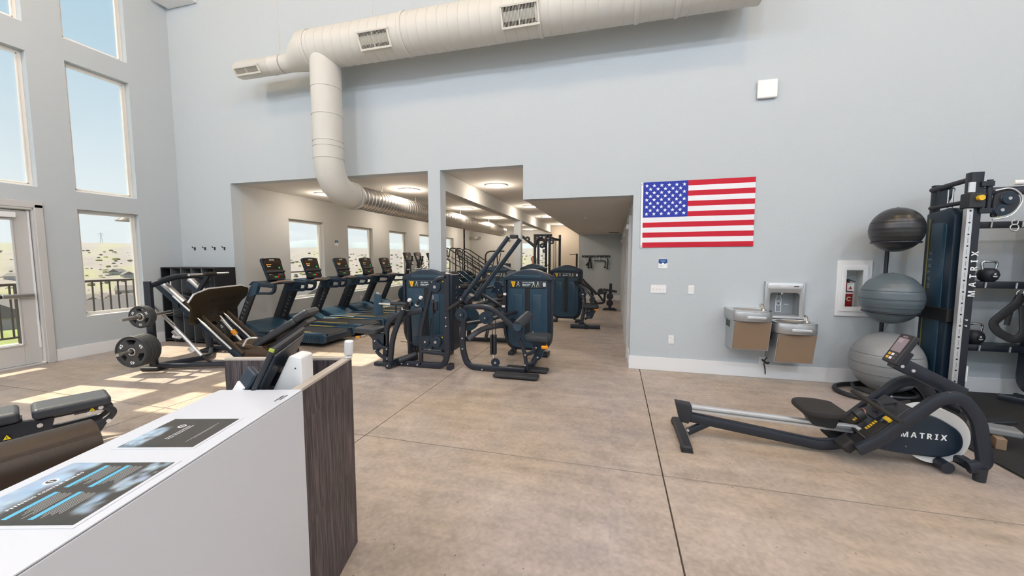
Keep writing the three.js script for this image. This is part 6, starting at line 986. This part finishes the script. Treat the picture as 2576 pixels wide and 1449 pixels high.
// tilted monitor, card reader, white tower on the desk
{
  const t = thing('monitor', 'thin black monitor tilted back on the reception desk, seen from behind', 'monitor', dW(-0.24, 0.751, -0.24), DT);
  const L = (x, y, z) => V(x + 0.24, y - 0.751, z + 0.24), A0 = L(-0.115, 1.215, 0.0), B0 = L(-0.245, 1.215, -0.5), d = B0.clone().sub(A0).normalize(), n0 = V(-d.z, 0, d.x), up = V(n0.x * 0.42, 0.91, n0.z * 0.42).normalize(), nz = d.clone().cross(up);
  const at = (u, v, w) => { const m = new THREE.Matrix4().makeBasis(d, up, nz); m.setPosition(A0.clone().lerp(B0, 0.5).addScaledVector(d, u).addScaledVector(up, v).addScaledVector(nz, w)); return m; };
  mb().geo(new RoundedBoxGeometry(0.5, 0.31, 0.018, 2, 0.006), at(0, -0.155, 0)).build('panel', M.blackMatte, t);
  mb().geo(new RoundedBoxGeometry(0.46, 0.26, 0.012, 2, 0.005), at(0, -0.16, 0.013)).build('back_shell', M.navyDeep, t);
  mb().geo(new RoundedBoxGeometry(0.2, 0.26, 0.022, 2, 0.006), at(0.02, -0.21, 0.075)).build('mount_plate', M.navyDeep, t);
  mb().geo(new RoundedBoxGeometry(0.08, 0.08, 0.07, 2, 0.01), at(0.02, -0.2, 0.04)).build('mount_block', M.black, t);
  mb().geo(new RoundedBoxGeometry(0.01, 0.014, 0.02, 2, 0.003), at(-0.252, -0.007, 0)).build('corner_clip', mat({ name: 'lime_clip', color: C(0.35, 0.45, 0.05), roughness: 0.5 }), t);
  mb().bar([[0.0, 0.0, 0.02], [0.03, 0.14, 0.02], [0.05, 0.25, 0.0]], 0.06, 0.03, tubeN, { f: 0.05 }).box(0, 0.008, 0.02, 0.16, 0.016, 0.2, { r: 0.006 }).build('stand', M.blackMatte, t);
  const c = thing('card_reader', 'black card terminal with a white lower screen behind the counter', 'card terminal', dW(-0.25, 0.751, -0.055), DT);
  mb().bar([[0.02, 0.0, 0], [0.03, 0.16, 0], [0.0, 0.27, 0]], 0.03, 0.05, tubeN, { f: 0.05 }).build('arm', M.blackMatte, c);
  mb().geo(new RoundedBoxGeometry(0.085, 0.15, 0.03, 3, 0.012), M4(-0.005, 0.3, 0.015, -0.4, -0.5, -0.35)).build('terminal', M.navyDeep, c); mb().geo(new RoundedBoxGeometry(0.045, 0.2, 0.04, 3, 0.012), M4(0.045, 0.29, -0.01, -0.3, -0.4, -0.4)).build('cradle', M.blackMatte, c); mb().geo(new RoundedBoxGeometry(0.062, 0.08, 0.012, 2, 0.005), M4(-0.03, 0.278, 0.032, -0.4, -0.5, -0.35)).build('lower_screen', M.white, c);
  const w = thing('white_case', 'upright white case with slanting side behind the white counter', 'equipment case', dW(-0.12, 0.751, -0.14), DT);
  mb().ext(outline([[-0.19, 0, 0.01], [0.07, 0, 0.01], [0.07, 0.405, 0.012], [0.02, 0.415, 0.012]], 0.01), 0.1, M4(0, 0, 0), 0.006, 3).build('body', M.white, w); mb().disc(0.045, 0.36, 0.051, 0.003, 0.003, { rx: PI / 2 }).build('pinhole', M.dark, w);
}
// small white camera on the corner of the desk
{
  const t = thing('desk_camera', 'small white cylindrical camera on the far corner of the desk', 'camera', dW(-0.022, 1.051, -0.497), DT + 0.1); t.scale.setScalar(0.8);
  mb().disc(0, 0.006, 0, 0.027, 0.011, { n: 28 }).build('base', M.white, t); mb().cyl([0, 0.01, 0], [0.0, 0.03, -0.01], 0.006).build('stem', M.white, t);
  const b = mb().lathe([[0.001, 0], [0.026, 0], [0.028, 0.003], [0.028, 0.087], [0.025, 0.091], [0.001, 0.091]], M4(0.004, 0.022, 0, 0.06, 0, -0.08), 32).build('body', M.white, t);
  const g = new THREE.CylinderGeometry(0.0286, 0.0286, 0.058, 12, 1, true, -0.42, 0.84); mb().geo(g, M4(0.008, 0.07, 0, 0.06, 0.2, -0.08)).build('face_panel', M.rope, b); mb().disc(0.014, 0.072, 0.0275, 0.006, 0.004, { rx: PI / 2, ry: 0.2 }).build('lens', M.navyDeep, b);
}
// ------------------------------------------------------------------ adjustable bench and padded roller at the left edge
{
  const t = thing('workout_bench', 'black adjustable workout bench with curved tube frame at the left edge', 'bench', [-4.36, 0, -2.1], -0.39);   // local -z along the bench
  const pad = (z, y, l, n) => mb().box(0, y, z, 0.3, 0.085, l, { r: 0.03, s: 3 }).build(n, M.pad, t);
  pad(0.02, 0.362, 0.43, 'seat_pad'); pad(0.72, 0.372, 0.86, 'back_pad');
  mb().box(0.0, 0.305, 0.02, 0.16, 0.03, 0.36).box(0, 0.315, 0.68, 0.12, 0.04, 0.8).build('pad_frame', M.black, t);
  for (const x of [-0.1, 0.1]) mb().bar([[x, 0.31, 0.02], [x, 0.31, -0.15], [x, 0.25, -0.22], [x, 0.175, -0.16], [x, 0.165, 0.14], [x, 0.2, 0.28]], 0.035, 0.045, [1, 0, 0], { f: 0.06, fn: 7 }).build('curved_tube', M.black, t);
  for (const x of [-0.1, 0.1]) mb().bar([[x, 0.175, -0.14], [x, 0.05, -0.06]], 0.04, 0.05, [1, 0, 0]).build('front_leg', M.black, t);
  mb().bar([[-0.14, 0.05, -0.06], [0.14, 0.05, -0.06]], 0.04, 0.04, [0, 1, 0]).build('front_axle', M.black, t);
  for (const s of [-1, 1]) mb().cyl([s * 0.135, 0.045, -0.06], [s * 0.17, 0.045, -0.06], 0.045, 0.045, 20).build('wheel', M.grip, t);
  mb().ext(outline([[0.12, 0.31, 0.02], [0.2, 0.3], [0.26, 0.32], [0.75, 0.3], [0.75, 0.03], [0.45, 0.03, 0.05], [0.4, 0.12, 0.05], [0.16, 0.14, 0.05]], 0.03), 0.05, M4(0.08, 0, 0, 0, -PI / 2, 0)).build('side_plate', M.black, t);
  mb().bar([[0, 0.17, 0.3], [0, 0.06, 1.05]], 0.06, 0.06, [1, 0, 0]).box(0, 0.03, 1.08, 0.5, 0.05, 0.07).build('rear_base', M.black, t);
  sticker(t, M4(0.1065, 0.23, 0.36, 0, PI / 2, 0), 0.045); sticker(t, M4(0.119, 0.31, -0.08, 0, PI / 2, 0), 0.04);
  for (const [y, z] of [[0.31, -0.13], [0.28, -0.06], [0.18, -0.17], [0.27, 0.2]]) mb().disc(0.122, y, z, 0.016, 0.012, { rz: PI / 2 }).build('bolt', M.alu, t);
  const r = thing('padded_roller', 'thick brown-black padded roller in front of the workout bench', 'exercise roller', [-2.98, 0, -1.50], -0.22);
  mb().cyl([0, 0.47, 0.0], [0, 0.47, 1.1], 0.15, 0.15, 40).build('roller', mat({ name: 'brown_upholstery', color: C(0.040, 0.026, 0.018), roughness: 0.42, bumpMap: T.grain, bumpScale: 0.0006 }), r);
  mb().lathe([[0.001, 0.012], [0.11, 0.012], [0.145, 0.0], [0.15, -0.012]], M4(0, 0.47, 0.0, -PI / 2, 0, 0)).build('end_cap', M.pad, r); mb().torus(0, 0.47, 0.5, 0.1502, 0.002, { m: 48 }).build('seam', M.grip, r);
  mb().bar([[0, 0.47, 0.2], [0.0, 0.05, 0.2]], 0.08, 0.08, [1, 0, 0]).bar([[0, 0.47, 0.8], [0, 0.05, 0.8]], 0.08, 0.08, [1, 0, 0]).box(0, 0.03, 0.5, 0.4, 0.06, 1.0).build('stand', M.black, r);
}
// ------------------------------------------------------------------ far corridor: bench, bar rails with attachments
{
  const t = thing('preacher_bench', 'black incline bench with weight post at the far end of the corridor', 'bench', [-0.5, 0, -12.6]);
  mb().bar([[-0.45, 0.82, 0], [-0.05, 0.42, 0]], 0.28, 0.07, [0, 0, 1], { r: 0.03 }).build('back_pad', M.pad, t); mb().bar([[-0.1, 0.42, 0], [0.28, 0.48, 0]], 0.26, 0.07, [0, 0, 1], { r: 0.03 }).build('seat_pad', M.pad, t);
  mb().bar([[-0.9, 0.08, 0.2], [-0.25, 0.08, 0.2]], 0.1, 0.12, [0, 0, 1]).bar([[-0.4, 0.08, 0.1], [0.2, 0.14, 0.1], [0.22, 0.46, 0.05]], 0.06, 0.07, [0, 0, 1]).bar([[-0.22, 0.12, 0], [-0.16, 0.5, 0]], 0.04, 0.05, [0, 0, 1]).bar([[0.0, 0.42, 0], [0.2, 0.15, 0]], 0.06, 0.06, [0, 0, 1]).bar([[-0.5, 0.9, 0], [-0.36, 0.74, 0]], 0.05, 0.05, [0, 0, 1]).build('frame', M.black, t);
  mb().cyl([-0.52, 0.92, 0], [-0.49, 0.89, 0], 0.035).build('white_cap', M.white, t);
  const s = thing('leg_curl_post', 'black roller post with padded arm beside the far bench', 'exercise stand', [-0.12, 0, -11.9]);
  mb().bar([[0, 0.04, 0], [0.02, 0.8, 0]], 0.08, 0.08, [0, 0, 1]).bar([[-0.2, 0.03, 0.08], [0.2, 0.03, 0.08]], 0.05, 0.05, [0, 1, 0]).bar([[-0.16, 0.03, -0.12], [0.16, 0.03, -0.12]], 0.05, 0.05, [0, 1, 0]).bar([[0, 0.05, -0.15], [0, 0.05, 0.12]], 0.05, 0.05, [0, 1, 0]).build('post', M.black, s);
  mb().cyl([-0.28, 0.56, 0.1], [-0.28, 0.56, -0.2], 0.08, 0.08, 20).bar([[-0.2, 0.62, 0], [0.2, 0.56, 0]], 0.18, 0.06, [0, 0, 1], { r: 0.02 }).build('roller_pad', M.pad, s);
  for (const [y, z, l] of [[0.22, 0.06, 'plate on the post'], [0.42, 0.06, 'p']]) mb().cyl([0, y, z], [0, y, z + 0.05], 0.1, 0.1, 24).build('stored_plate', M.blackMatte, s);
  mb().cyl([0.1, 0.35, 0.05], [0.28, 0.22, 0.05], 0.012).build('chrome_lever', M.chrome, s);
  const z = -14.73 + 0.002;
  const rail = (x, label) => { const r = thing('wall_rail', label, 'storage rail', [x, 1.62, z]); mb().box(0, 0, 0.012, 0.5, 0.075, 0.024).build('rail', M.black, r); bolt(r, [[-0.2, 0, 0.02], [0, 0, 0.02], [0.2, 0, 0.02]], M.greyMark); for (const q of [-0.15, 0.05, 0.2]) mb().bar([[q, -0.02, 0.02], [q, -0.03, 0.08], [q, 0.0, 0.09]], 0.016, 0.016, [1, 0, 0], { f: 0.02 }).build('peg', M.alu, r); };
  rail(-0.955, 'left black storage rail on the corridor end wall'); rail(-0.42, 'right black storage rail on the corridor end wall');
  const a = thing('tricep_rope', 'black rope attachment hanging from the left storage rail', 'cable attachment', [-0.9, 1.6, z + 0.06]); mb().tube([[0, 0, 0], [-0.05, -0.25, 0], [-0.05, -0.37, 0.01]], 0.024, { f: 0.1 }).tube([[0, 0, 0], [0.04, -0.25, 0.02], [0.06, -0.37, 0.02]], 0.024, { f: 0.1 }).tube([[-0.03, -0.2, 0.02], [-0.14, -0.32, 0.02]], 0.03).build('rope', M.rope, a); for (const q of [[-0.05, -0.39, 0.01], [0.06, -0.39, 0.02]]) mb().sph(...q, 0.035).build('rope_knob', M.grip, a);
  const c = thing('lat_bar', 'black bent bar attachment hanging from the right storage rail', 'cable attachment', [-0.55, 1.46, z + 0.07]); mb().tube([[-0.2, 0, 0], [0.17, 0, 0], [0.22, -0.04, 0], [0.2, -0.22, 0.02]], 0.018, { f: 0.04 }).build('bar', M.black, c); mb().tube([[0, 0.01, 0], [0, 0.14, 0]], 0.014).build('swivel', M.chrome, c); mb().cyl([0.2, -0.22, 0.02], [0.2, -0.26, 0.02], 0.034).build('end_knob', M.grip, c);
  const e = thing('curl_bar', 'black curved single handle beside the bent bar attachment', 'cable attachment', [-0.26, 1.56, z + 0.07]); mb().tube([[0, 0, 0], [0.02, -0.12, 0], [-0.005, -0.36, 0]], 0.018, { f: 0.06 }).build('bar', M.black, e); mb().cyl([-0.005, -0.36, 0], [-0.005, -0.4, 0], 0.034).build('end_knob', M.grip, e);
  const k = thing('chain', 'thin hanging chain between the rope and the bent bar', 'chain', [-0.74, 1.6, z + 0.06]); const kl = mb(); for (let i = 0; i < 22; i++) kl.torus(0, -0.018 * i, 0, 0.011, 0.003, { ry: i % 2 ? PI / 2 : 0, m: 10, n: 5 }); kl.build('links', M.chrome, k).userData.kind = 'stuff';
}
// ------------------------------------------------------------------ person near the far doors
{
  const t = thing('person', 'person in a pink top and dark trousers reaching forward by the far doors', 'person', [-3.72, 0, -17.9], 0);
  const R = 64, mc = new MarchingCubes(R, mat({}), false, false, 200000), f = mc.field; f.fill(0);
  const J = [ // bones: a, b, ra, rb; figure faces -x
    [[0, 1.46, 0], [-0.02, 1.54, 0], 0.085, 0.10], [[-0.03, 1.5, 0], [-0.05, 1.45, 0], 0.07, 0.055], [[0, 1.3, 0], [0, 1.44, 0], 0.05, 0.045], [[0, 1.22, -0.12], [0, 1.22, 0.12], 0.075, 0.075], [[0, 0.98, 0], [0.0, 1.2, 0], 0.115, 0.125], [[0.02, 0.9, -0.07], [0.02, 0.9, 0.07], 0.1, 0.1],
    [[0, 1.25, 0.17], [-0.05, 1.02, 0.2], 0.045, 0.038], [[-0.05, 1.02, 0.2], [-0.3, 1.06, 0.12], 0.036, 0.028], [[0, 1.25, -0.17], [-0.08, 1.02, -0.2], 0.045, 0.038], [[-0.08, 1.02, -0.2], [-0.3, 1.08, -0.1], 0.036, 0.028], [[-0.3, 1.06, 0.12], [-0.38, 1.07, 0.1], 0.03, 0.018], [[-0.3, 1.08, -0.1], [-0.38, 1.09, -0.08], 0.03, 0.018],
    [[0.02, 0.88, 0.09], [-0.02, 0.48, 0.1], 0.09, 0.06], [[-0.02, 0.48, 0.1], [0.0, 0.09, 0.1], 0.058, 0.038], [[0.0, 0.06, 0.1], [-0.13, 0.035, 0.11], 0.04, 0.035], [[0.02, 0.88, -0.09], [-0.02, 0.48, -0.1], 0.09, 0.06], [[-0.02, 0.48, -0.1], [0.02, 0.09, -0.1], 0.058, 0.038], [[0.02, 0.06, -0.1], [-0.11, 0.035, -0.11], 0.04, 0.035]].map(([a, b, p, q]) => [V(...a), V(...b), p, q]);
  const S = 0.86, c0 = V(-0.08, 0.82, 0), p = V(0, 0, 0), ab = V(0, 0, 0), ap = V(0, 0, 0);
  for (let z = 0; z < R; z++) for (let y = 0; y < R; y++) for (let x = 0; x < R; x++) {
    p.set((x / R * 2 - 1) * S, (y / R * 2 - 1) * S, (z / R * 2 - 1) * S).add(c0); let s = 0;
    for (const [a, b, ra, rb] of J) { ab.subVectors(b, a); ap.subVectors(p, a); const h = Math.max(0, Math.min(1, ap.dot(ab) / ab.lengthSq())), d = ap.addScaledVector(ab, -h).length() - (ra + (rb - ra) * h); s += Math.exp(-d / 0.018); }
    f[x + y * R + z * R * R] = Math.log(s + 1e-30) * 0.018;
  }
  mc.isolation = 0; mc.update();
  const n = mc.count, g = new THREE.BufferGeometry(), pos = new Float32Array(mc.positionArray.slice(0, n * 3)), col = new Float32Array(n * 3);
  for (let i = 0; i < n; i++) {
    pos[i * 3] = pos[i * 3] * S + c0.x; pos[i * 3 + 1] = pos[i * 3 + 1] * S + c0.y; pos[i * 3 + 2] = pos[i * 3 + 2] * S + c0.z;
    const x = pos[i * 3], y = pos[i * 3 + 1], arm = x < -0.12 && y > 0.95, q = y < 0.09 ? [0.03, 0.03, 0.03] : y < 0.94 ? [0.02, 0.02, 0.026] : y > 1.33 || (arm && x < -0.3) ? [0.5, 0.3, 0.22] : [0.42, 0.13, 0.12]; col.set(q, i * 3);
  }
  g.setAttribute('position', new THREE.BufferAttribute(pos, 3)); g.setAttribute('normal', new THREE.BufferAttribute(new Float32Array(mc.normalArray.slice(0, n * 3)), 3)); g.setAttribute('color', new THREE.BufferAttribute(col, 3));
  const body = new THREE.Mesh(g, mat({ name: 'skin_and_clothes', vertexColors: true, roughness: 0.8 })); body.name = 'body'; t.add(body);
  mb().sph(0.02, 1.565, 0, 0.105, 0.95, 1, 0.92, 20).tube([[0.07, 1.55, 0], [0.1, 1.42, 0], [0.1, 1.25, 0]], 0.05, { f: 0.08 }).build('hair', mat({ name: 'brown_hair', color: C(0.10, 0.05, 0.03), roughness: 0.7 }), t);
}
// ------------------------------------------------------------------ outside: deck, railing, lawn, valley, hills
{
  const deck = struct(mb().sbox(-9.6, -0.13, -4, 2.5, 0.22, 17), 'deck', mat({ name: 'deck_concrete', color: C(0.45, 0.43, 0.40), roughness: 0.9 }));
  const r = thing('deck_railing', 'dark brown metal railing with upright balusters outside the tall windows', 'railing', [-10.7, 0, 0]), rm = mat({ name: 'brown_rail', color: C(0.05, 0.035, 0.03), roughness: 0.5 });
  mb().box(0, 1.08, -5.2, 0.05, 0.045, 13.5).build('top_rail', rm, r); mb().box(0, 0.1, -5.2, 0.04, 0.035, 13.5).build('bottom_rail', rm, r);
  for (let z = -9.2; z < 1.2; z += 0.145) mb().sbox(0, 0.59, z, 0.022, 0.96, 0.022).build('baluster', rm, r);
  for (const z of [-9.9, -7.2, -4.5, -1.8, 0.9]) mb().box(0, 0.52, z, 0.06, 1.1, 0.06).build('post', rm, r);
  const l = thing('barn_light', 'outdoor gooseneck barn lamp on the wall right of the lower window', 'lamp', [XL - 0.17, 2.36, -5.22]), lm = mat({ name: 'bronze_lamp', color: C(0.14, 0.12, 0.11), roughness: 0.5 });
  mb().tube([[0, 0, 0], [-0.2, 0.12, 0], [-0.5, 0.1, 0], [-0.52, 0.0, 0]], 0.014, { f: 0.12 }).build('gooseneck', lm, l); mb().lathe([[0.03, 0.08], [0.05, 0.06], [0.08, 0.02], [0.17, -0.05], [0.175, -0.06], [0.165, -0.055], [0.07, 0.01], [0.02, 0.03]], M4(-0.52, -0.04, 0)).build('shade', lm, l); mb().box(-0.012, 0, 0, 0.024, 0.12, 0.12).build('wall_plate', lm, l);
  const ca = thing('door_canopy', 'flat canopy over the exit door outside the left wall', 'canopy', [XL - 0.17, 2.24, -3.2]), cm = mat({ name: 'canopy_metal', color: C(0.12, 0.11, 0.10), roughness: 0.6 });
  mb().box(-0.5, 0.04, 0, 1.0, 0.08, 1.3).build('deck_plate', cm, ca); for (const z of [-0.6, 0.6]) mb().cyl([-0.85, 0.08, z], [0, 0.55, z], 0.012).build('tie_rod', cm, ca);
}
{
  // terrain: lawn close by, then a long slope down into a valley and up to low hills
  const N = 150, RI = 140, pos = [], col = [], idx = [], lawn = [0.26, 0.30, 0.10], dry = [0.30, 0.25, 0.215], bush = [0.24, 0.225, 0.165], hill = [0.27, 0.235, 0.215];
  const mtn = [0.36, 0.44, 0.52];
  const profile = (d, az) => {
    let y = d < 7.5 ? -0.25 : d < 34 ? -0.25 - (d - 7.5) * 0.33 : -9 - (d - 34) * 0.06;
    const low = -26 + 4 * (fbm(az * 9 + 5, d / 90, 64, 3, 3) - 0.5); if (y < low || d > 400) y = Math.max(y, low);
    if (d > 320) { const k = Math.min(1, (d - 320) / 1500); y = low + k * k * (3 - 2 * k) * ((52 + 24 * (0.55 + 0.9 * (fbm(az * 7 + 2, 1.5, 64, 8, 3) - 0.5))) * (az > 0.92 ? 1.06 : 1.0)); }
    return y;
  };
  for (let i = 0; i <= RI; i++) {
    const d = 4 + Math.pow(i / RI, 3.2) * 2300;
    for (let k = 0; k <= N; k++) {
      const az = -0.35 + k / N * 2.6, y = profile(d, az) + (d > 40 ? (fbm(az * 40 + 3, d / 30, 128, 13, 3) - 0.5) * Math.min(6, d / 60) : 0);
      pos.push(-7.8 - Math.sin(az) * d, y, -4 - Math.cos(az) * d);
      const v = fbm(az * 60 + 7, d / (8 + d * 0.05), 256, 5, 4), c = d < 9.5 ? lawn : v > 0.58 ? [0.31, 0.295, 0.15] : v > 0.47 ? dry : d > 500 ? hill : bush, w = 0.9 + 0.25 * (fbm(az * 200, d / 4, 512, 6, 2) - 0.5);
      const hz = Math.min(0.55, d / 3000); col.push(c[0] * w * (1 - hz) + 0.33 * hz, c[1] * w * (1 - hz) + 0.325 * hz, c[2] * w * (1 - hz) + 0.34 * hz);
    }
  }
  for (let i = 0; i < RI; i++) for (let k = 0; k < N; k++) { const a = i * (N + 1) + k, b = a + 1, c = a + N + 1, d = c + 1; idx.push(a, b, c, b, d, c); }
  const g = new THREE.BufferGeometry(); g.setAttribute('position', new THREE.Float32BufferAttribute(pos, 3)); g.setAttribute('color', new THREE.Float32BufferAttribute(col, 3)); g.setIndex(idx); g.computeVertexNormals();
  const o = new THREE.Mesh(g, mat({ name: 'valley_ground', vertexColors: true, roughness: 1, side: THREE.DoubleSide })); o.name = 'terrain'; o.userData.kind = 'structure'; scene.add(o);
  // distant blue mountains
  const mp = [], mi = [], K = 160; for (let k = 0; k <= K; k++) { const az = -0.9 + k / K * 1.78, fade = Math.min(1, Math.max(0, (0.9 - az) / 0.12)), h = (75 + 230 * fbm(az * 5 + 11, 3.3, 64, 21, 5)) * fade; for (const [d, y] of [[4300, -40], [4500, h * 0.55 + 12 * fbm(az * 60, 1, 256, 2, 2)], [4800, h]]) mp.push(-7.8 - Math.sin(az) * d, y, -4 - Math.cos(az) * d); }
  for (let k = 0; k < K; k++) for (let j = 0; j < 2; j++) { const a = k * 3 + j; mi.push(a, a + 3, a + 1, a + 1, a + 3, a + 4); }
  const mg = new THREE.BufferGeometry(); mg.setAttribute('position', new THREE.Float32BufferAttribute(mp, 3)); mg.setIndex(mi); mg.computeVertexNormals();
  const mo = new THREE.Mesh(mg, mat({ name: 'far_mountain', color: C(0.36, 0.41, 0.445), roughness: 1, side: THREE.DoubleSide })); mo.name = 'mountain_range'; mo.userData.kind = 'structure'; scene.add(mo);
  // shrubs and trees over the slope: far beyond counting
  const sg = new THREE.IcosahedronGeometry(1, 1), sp = sg.attributes.position; for (let i = 0; i < sp.count; i++) { const q = 0.8 + 0.4 * hash(Math.round(sp.getX(i) * 50), Math.round(sp.getY(i) * 50), Math.round(sp.getZ(i) * 50)); sp.setXYZ(i, sp.getX(i) * q, sp.getY(i) * q * 0.8, sp.getZ(i) * q); } sg.computeVertexNormals();
  const n = 2600, im = new THREE.InstancedMesh(sg, mat({ name: 'shrub_leaf', color: 0xffffff, roughness: 1 }), n), m = new THREE.Matrix4(), cc = new THREE.Color(); seed = 4242;
  for (let i = 0; i < n; i++) { const d = 45 + Math.pow(rnd(), 1.6) * 1100, az = rr(0.1, 1.7), s = rr(0.4, 1.2) * (0.5 + d / 420); m.compose(V(-7.8 - Math.sin(az) * d, profile(d, az) + s * 0.35, -4 - Math.cos(az) * d), new THREE.Quaternion().setFromEuler(new THREE.Euler(0, rr(0, 6), 0)), V(s * rr(0.9, 1.6), s * rr(0.6, 1.1), s)); im.setMatrixAt(i, m); const w = rnd(); im.setColorAt(i, w > 0.86 ? cc.setRGB(0.13, 0.15, 0.11) : w > 0.35 ? cc.setRGB(0.30, 0.29, 0.13) : cc.setRGB(0.26, 0.24, 0.18)); }
  im.name = 'shrub_scatter'; tag(im, 'scattered shrubs and small trees over the valley slope', 'shrubs', null, 'stuff'); scene.add(im);
  // houses in the valley
  const wallsM = [C(0.40, 0.37, 0.34), C(0.34, 0.30, 0.28), C(0.42, 0.40, 0.38)].map((c) => mat({ name: 'house_siding', color: c, roughness: 0.9 })), roofM = [C(0.20, 0.18, 0.175), C(0.25, 0.215, 0.20)].map((c) => mat({ name: 'house_roof', color: c, roughness: 0.9 })), glz = mat({ name: 'house_window', color: C(0.1, 0.12, 0.15), roughness: 0.3 });
  const H0 = wallsM.map((wm, i) => { const t = thing('house', 'pale house with a dark pitched roof far down in the valley', 'house', [0, 0, 0], 0, 'houses in the valley'); mb().sbox(0, 2.4, 0, 13, 5, 9).build('wall', wm, t); mb().ext(shape([[-5.2, 4.7], [5.2, 4.7], [0, 8]]), 14, M4(0, 0, 0, 0, PI / 2, 0)).build('roof', roofM[i % 2], t); for (const x of [-4, 0, 4]) mb().sbox(x, 2.8, 4.52, 1.6, 1.6, 0.06).build('window', glz, t); return t; });
  for (let i = 0; i < 60; i++) { const d = i % 2 ? rr(60, 260) : rr(150, 620), az = i % 3 ? rr(0.95, 1.4) : rr(0.4, 1.1), o2 = i < 3 ? H0[i] : dup(H0[i % 3], [0, 0, 0], 0); o2.position.set(-7.8 - Math.sin(az) * d, profile(d, az) - 0.8, -4 - Math.cos(az) * d); o2.rotation.y = rr(0, 6.28); }
  for (const [az, l] of [[1.075, 'left lattice power pylon on the hill crest'], [1.03, 'right lattice power pylon on the hill crest']]) { const d = 1700, t = thing('power_pylon', l, 'pylon', [-7.8 - Math.sin(az) * d, profile(d, az) - 2, -4 - Math.cos(az) * d], az); mb().cyl([-3, 0, 0], [0, 34, 0], 0.5, 0.3, 5).cyl([3, 0, 0], [0, 34, 0], 0.5, 0.3, 5).sbox(0, 26, 0, 16, 0.5, 0.5).sbox(0, 31, 0, 11, 0.5, 0.5).build('lattice', mat({ name: 'pylon_steel', color: C(0.35, 0.35, 0.36), roughness: 0.7 }), t); }
}
scene.traverse((o) => { if (o.isMesh) { o.castShadow = true; o.receiveShadow = true; } });
renderer.render(scene, camera);
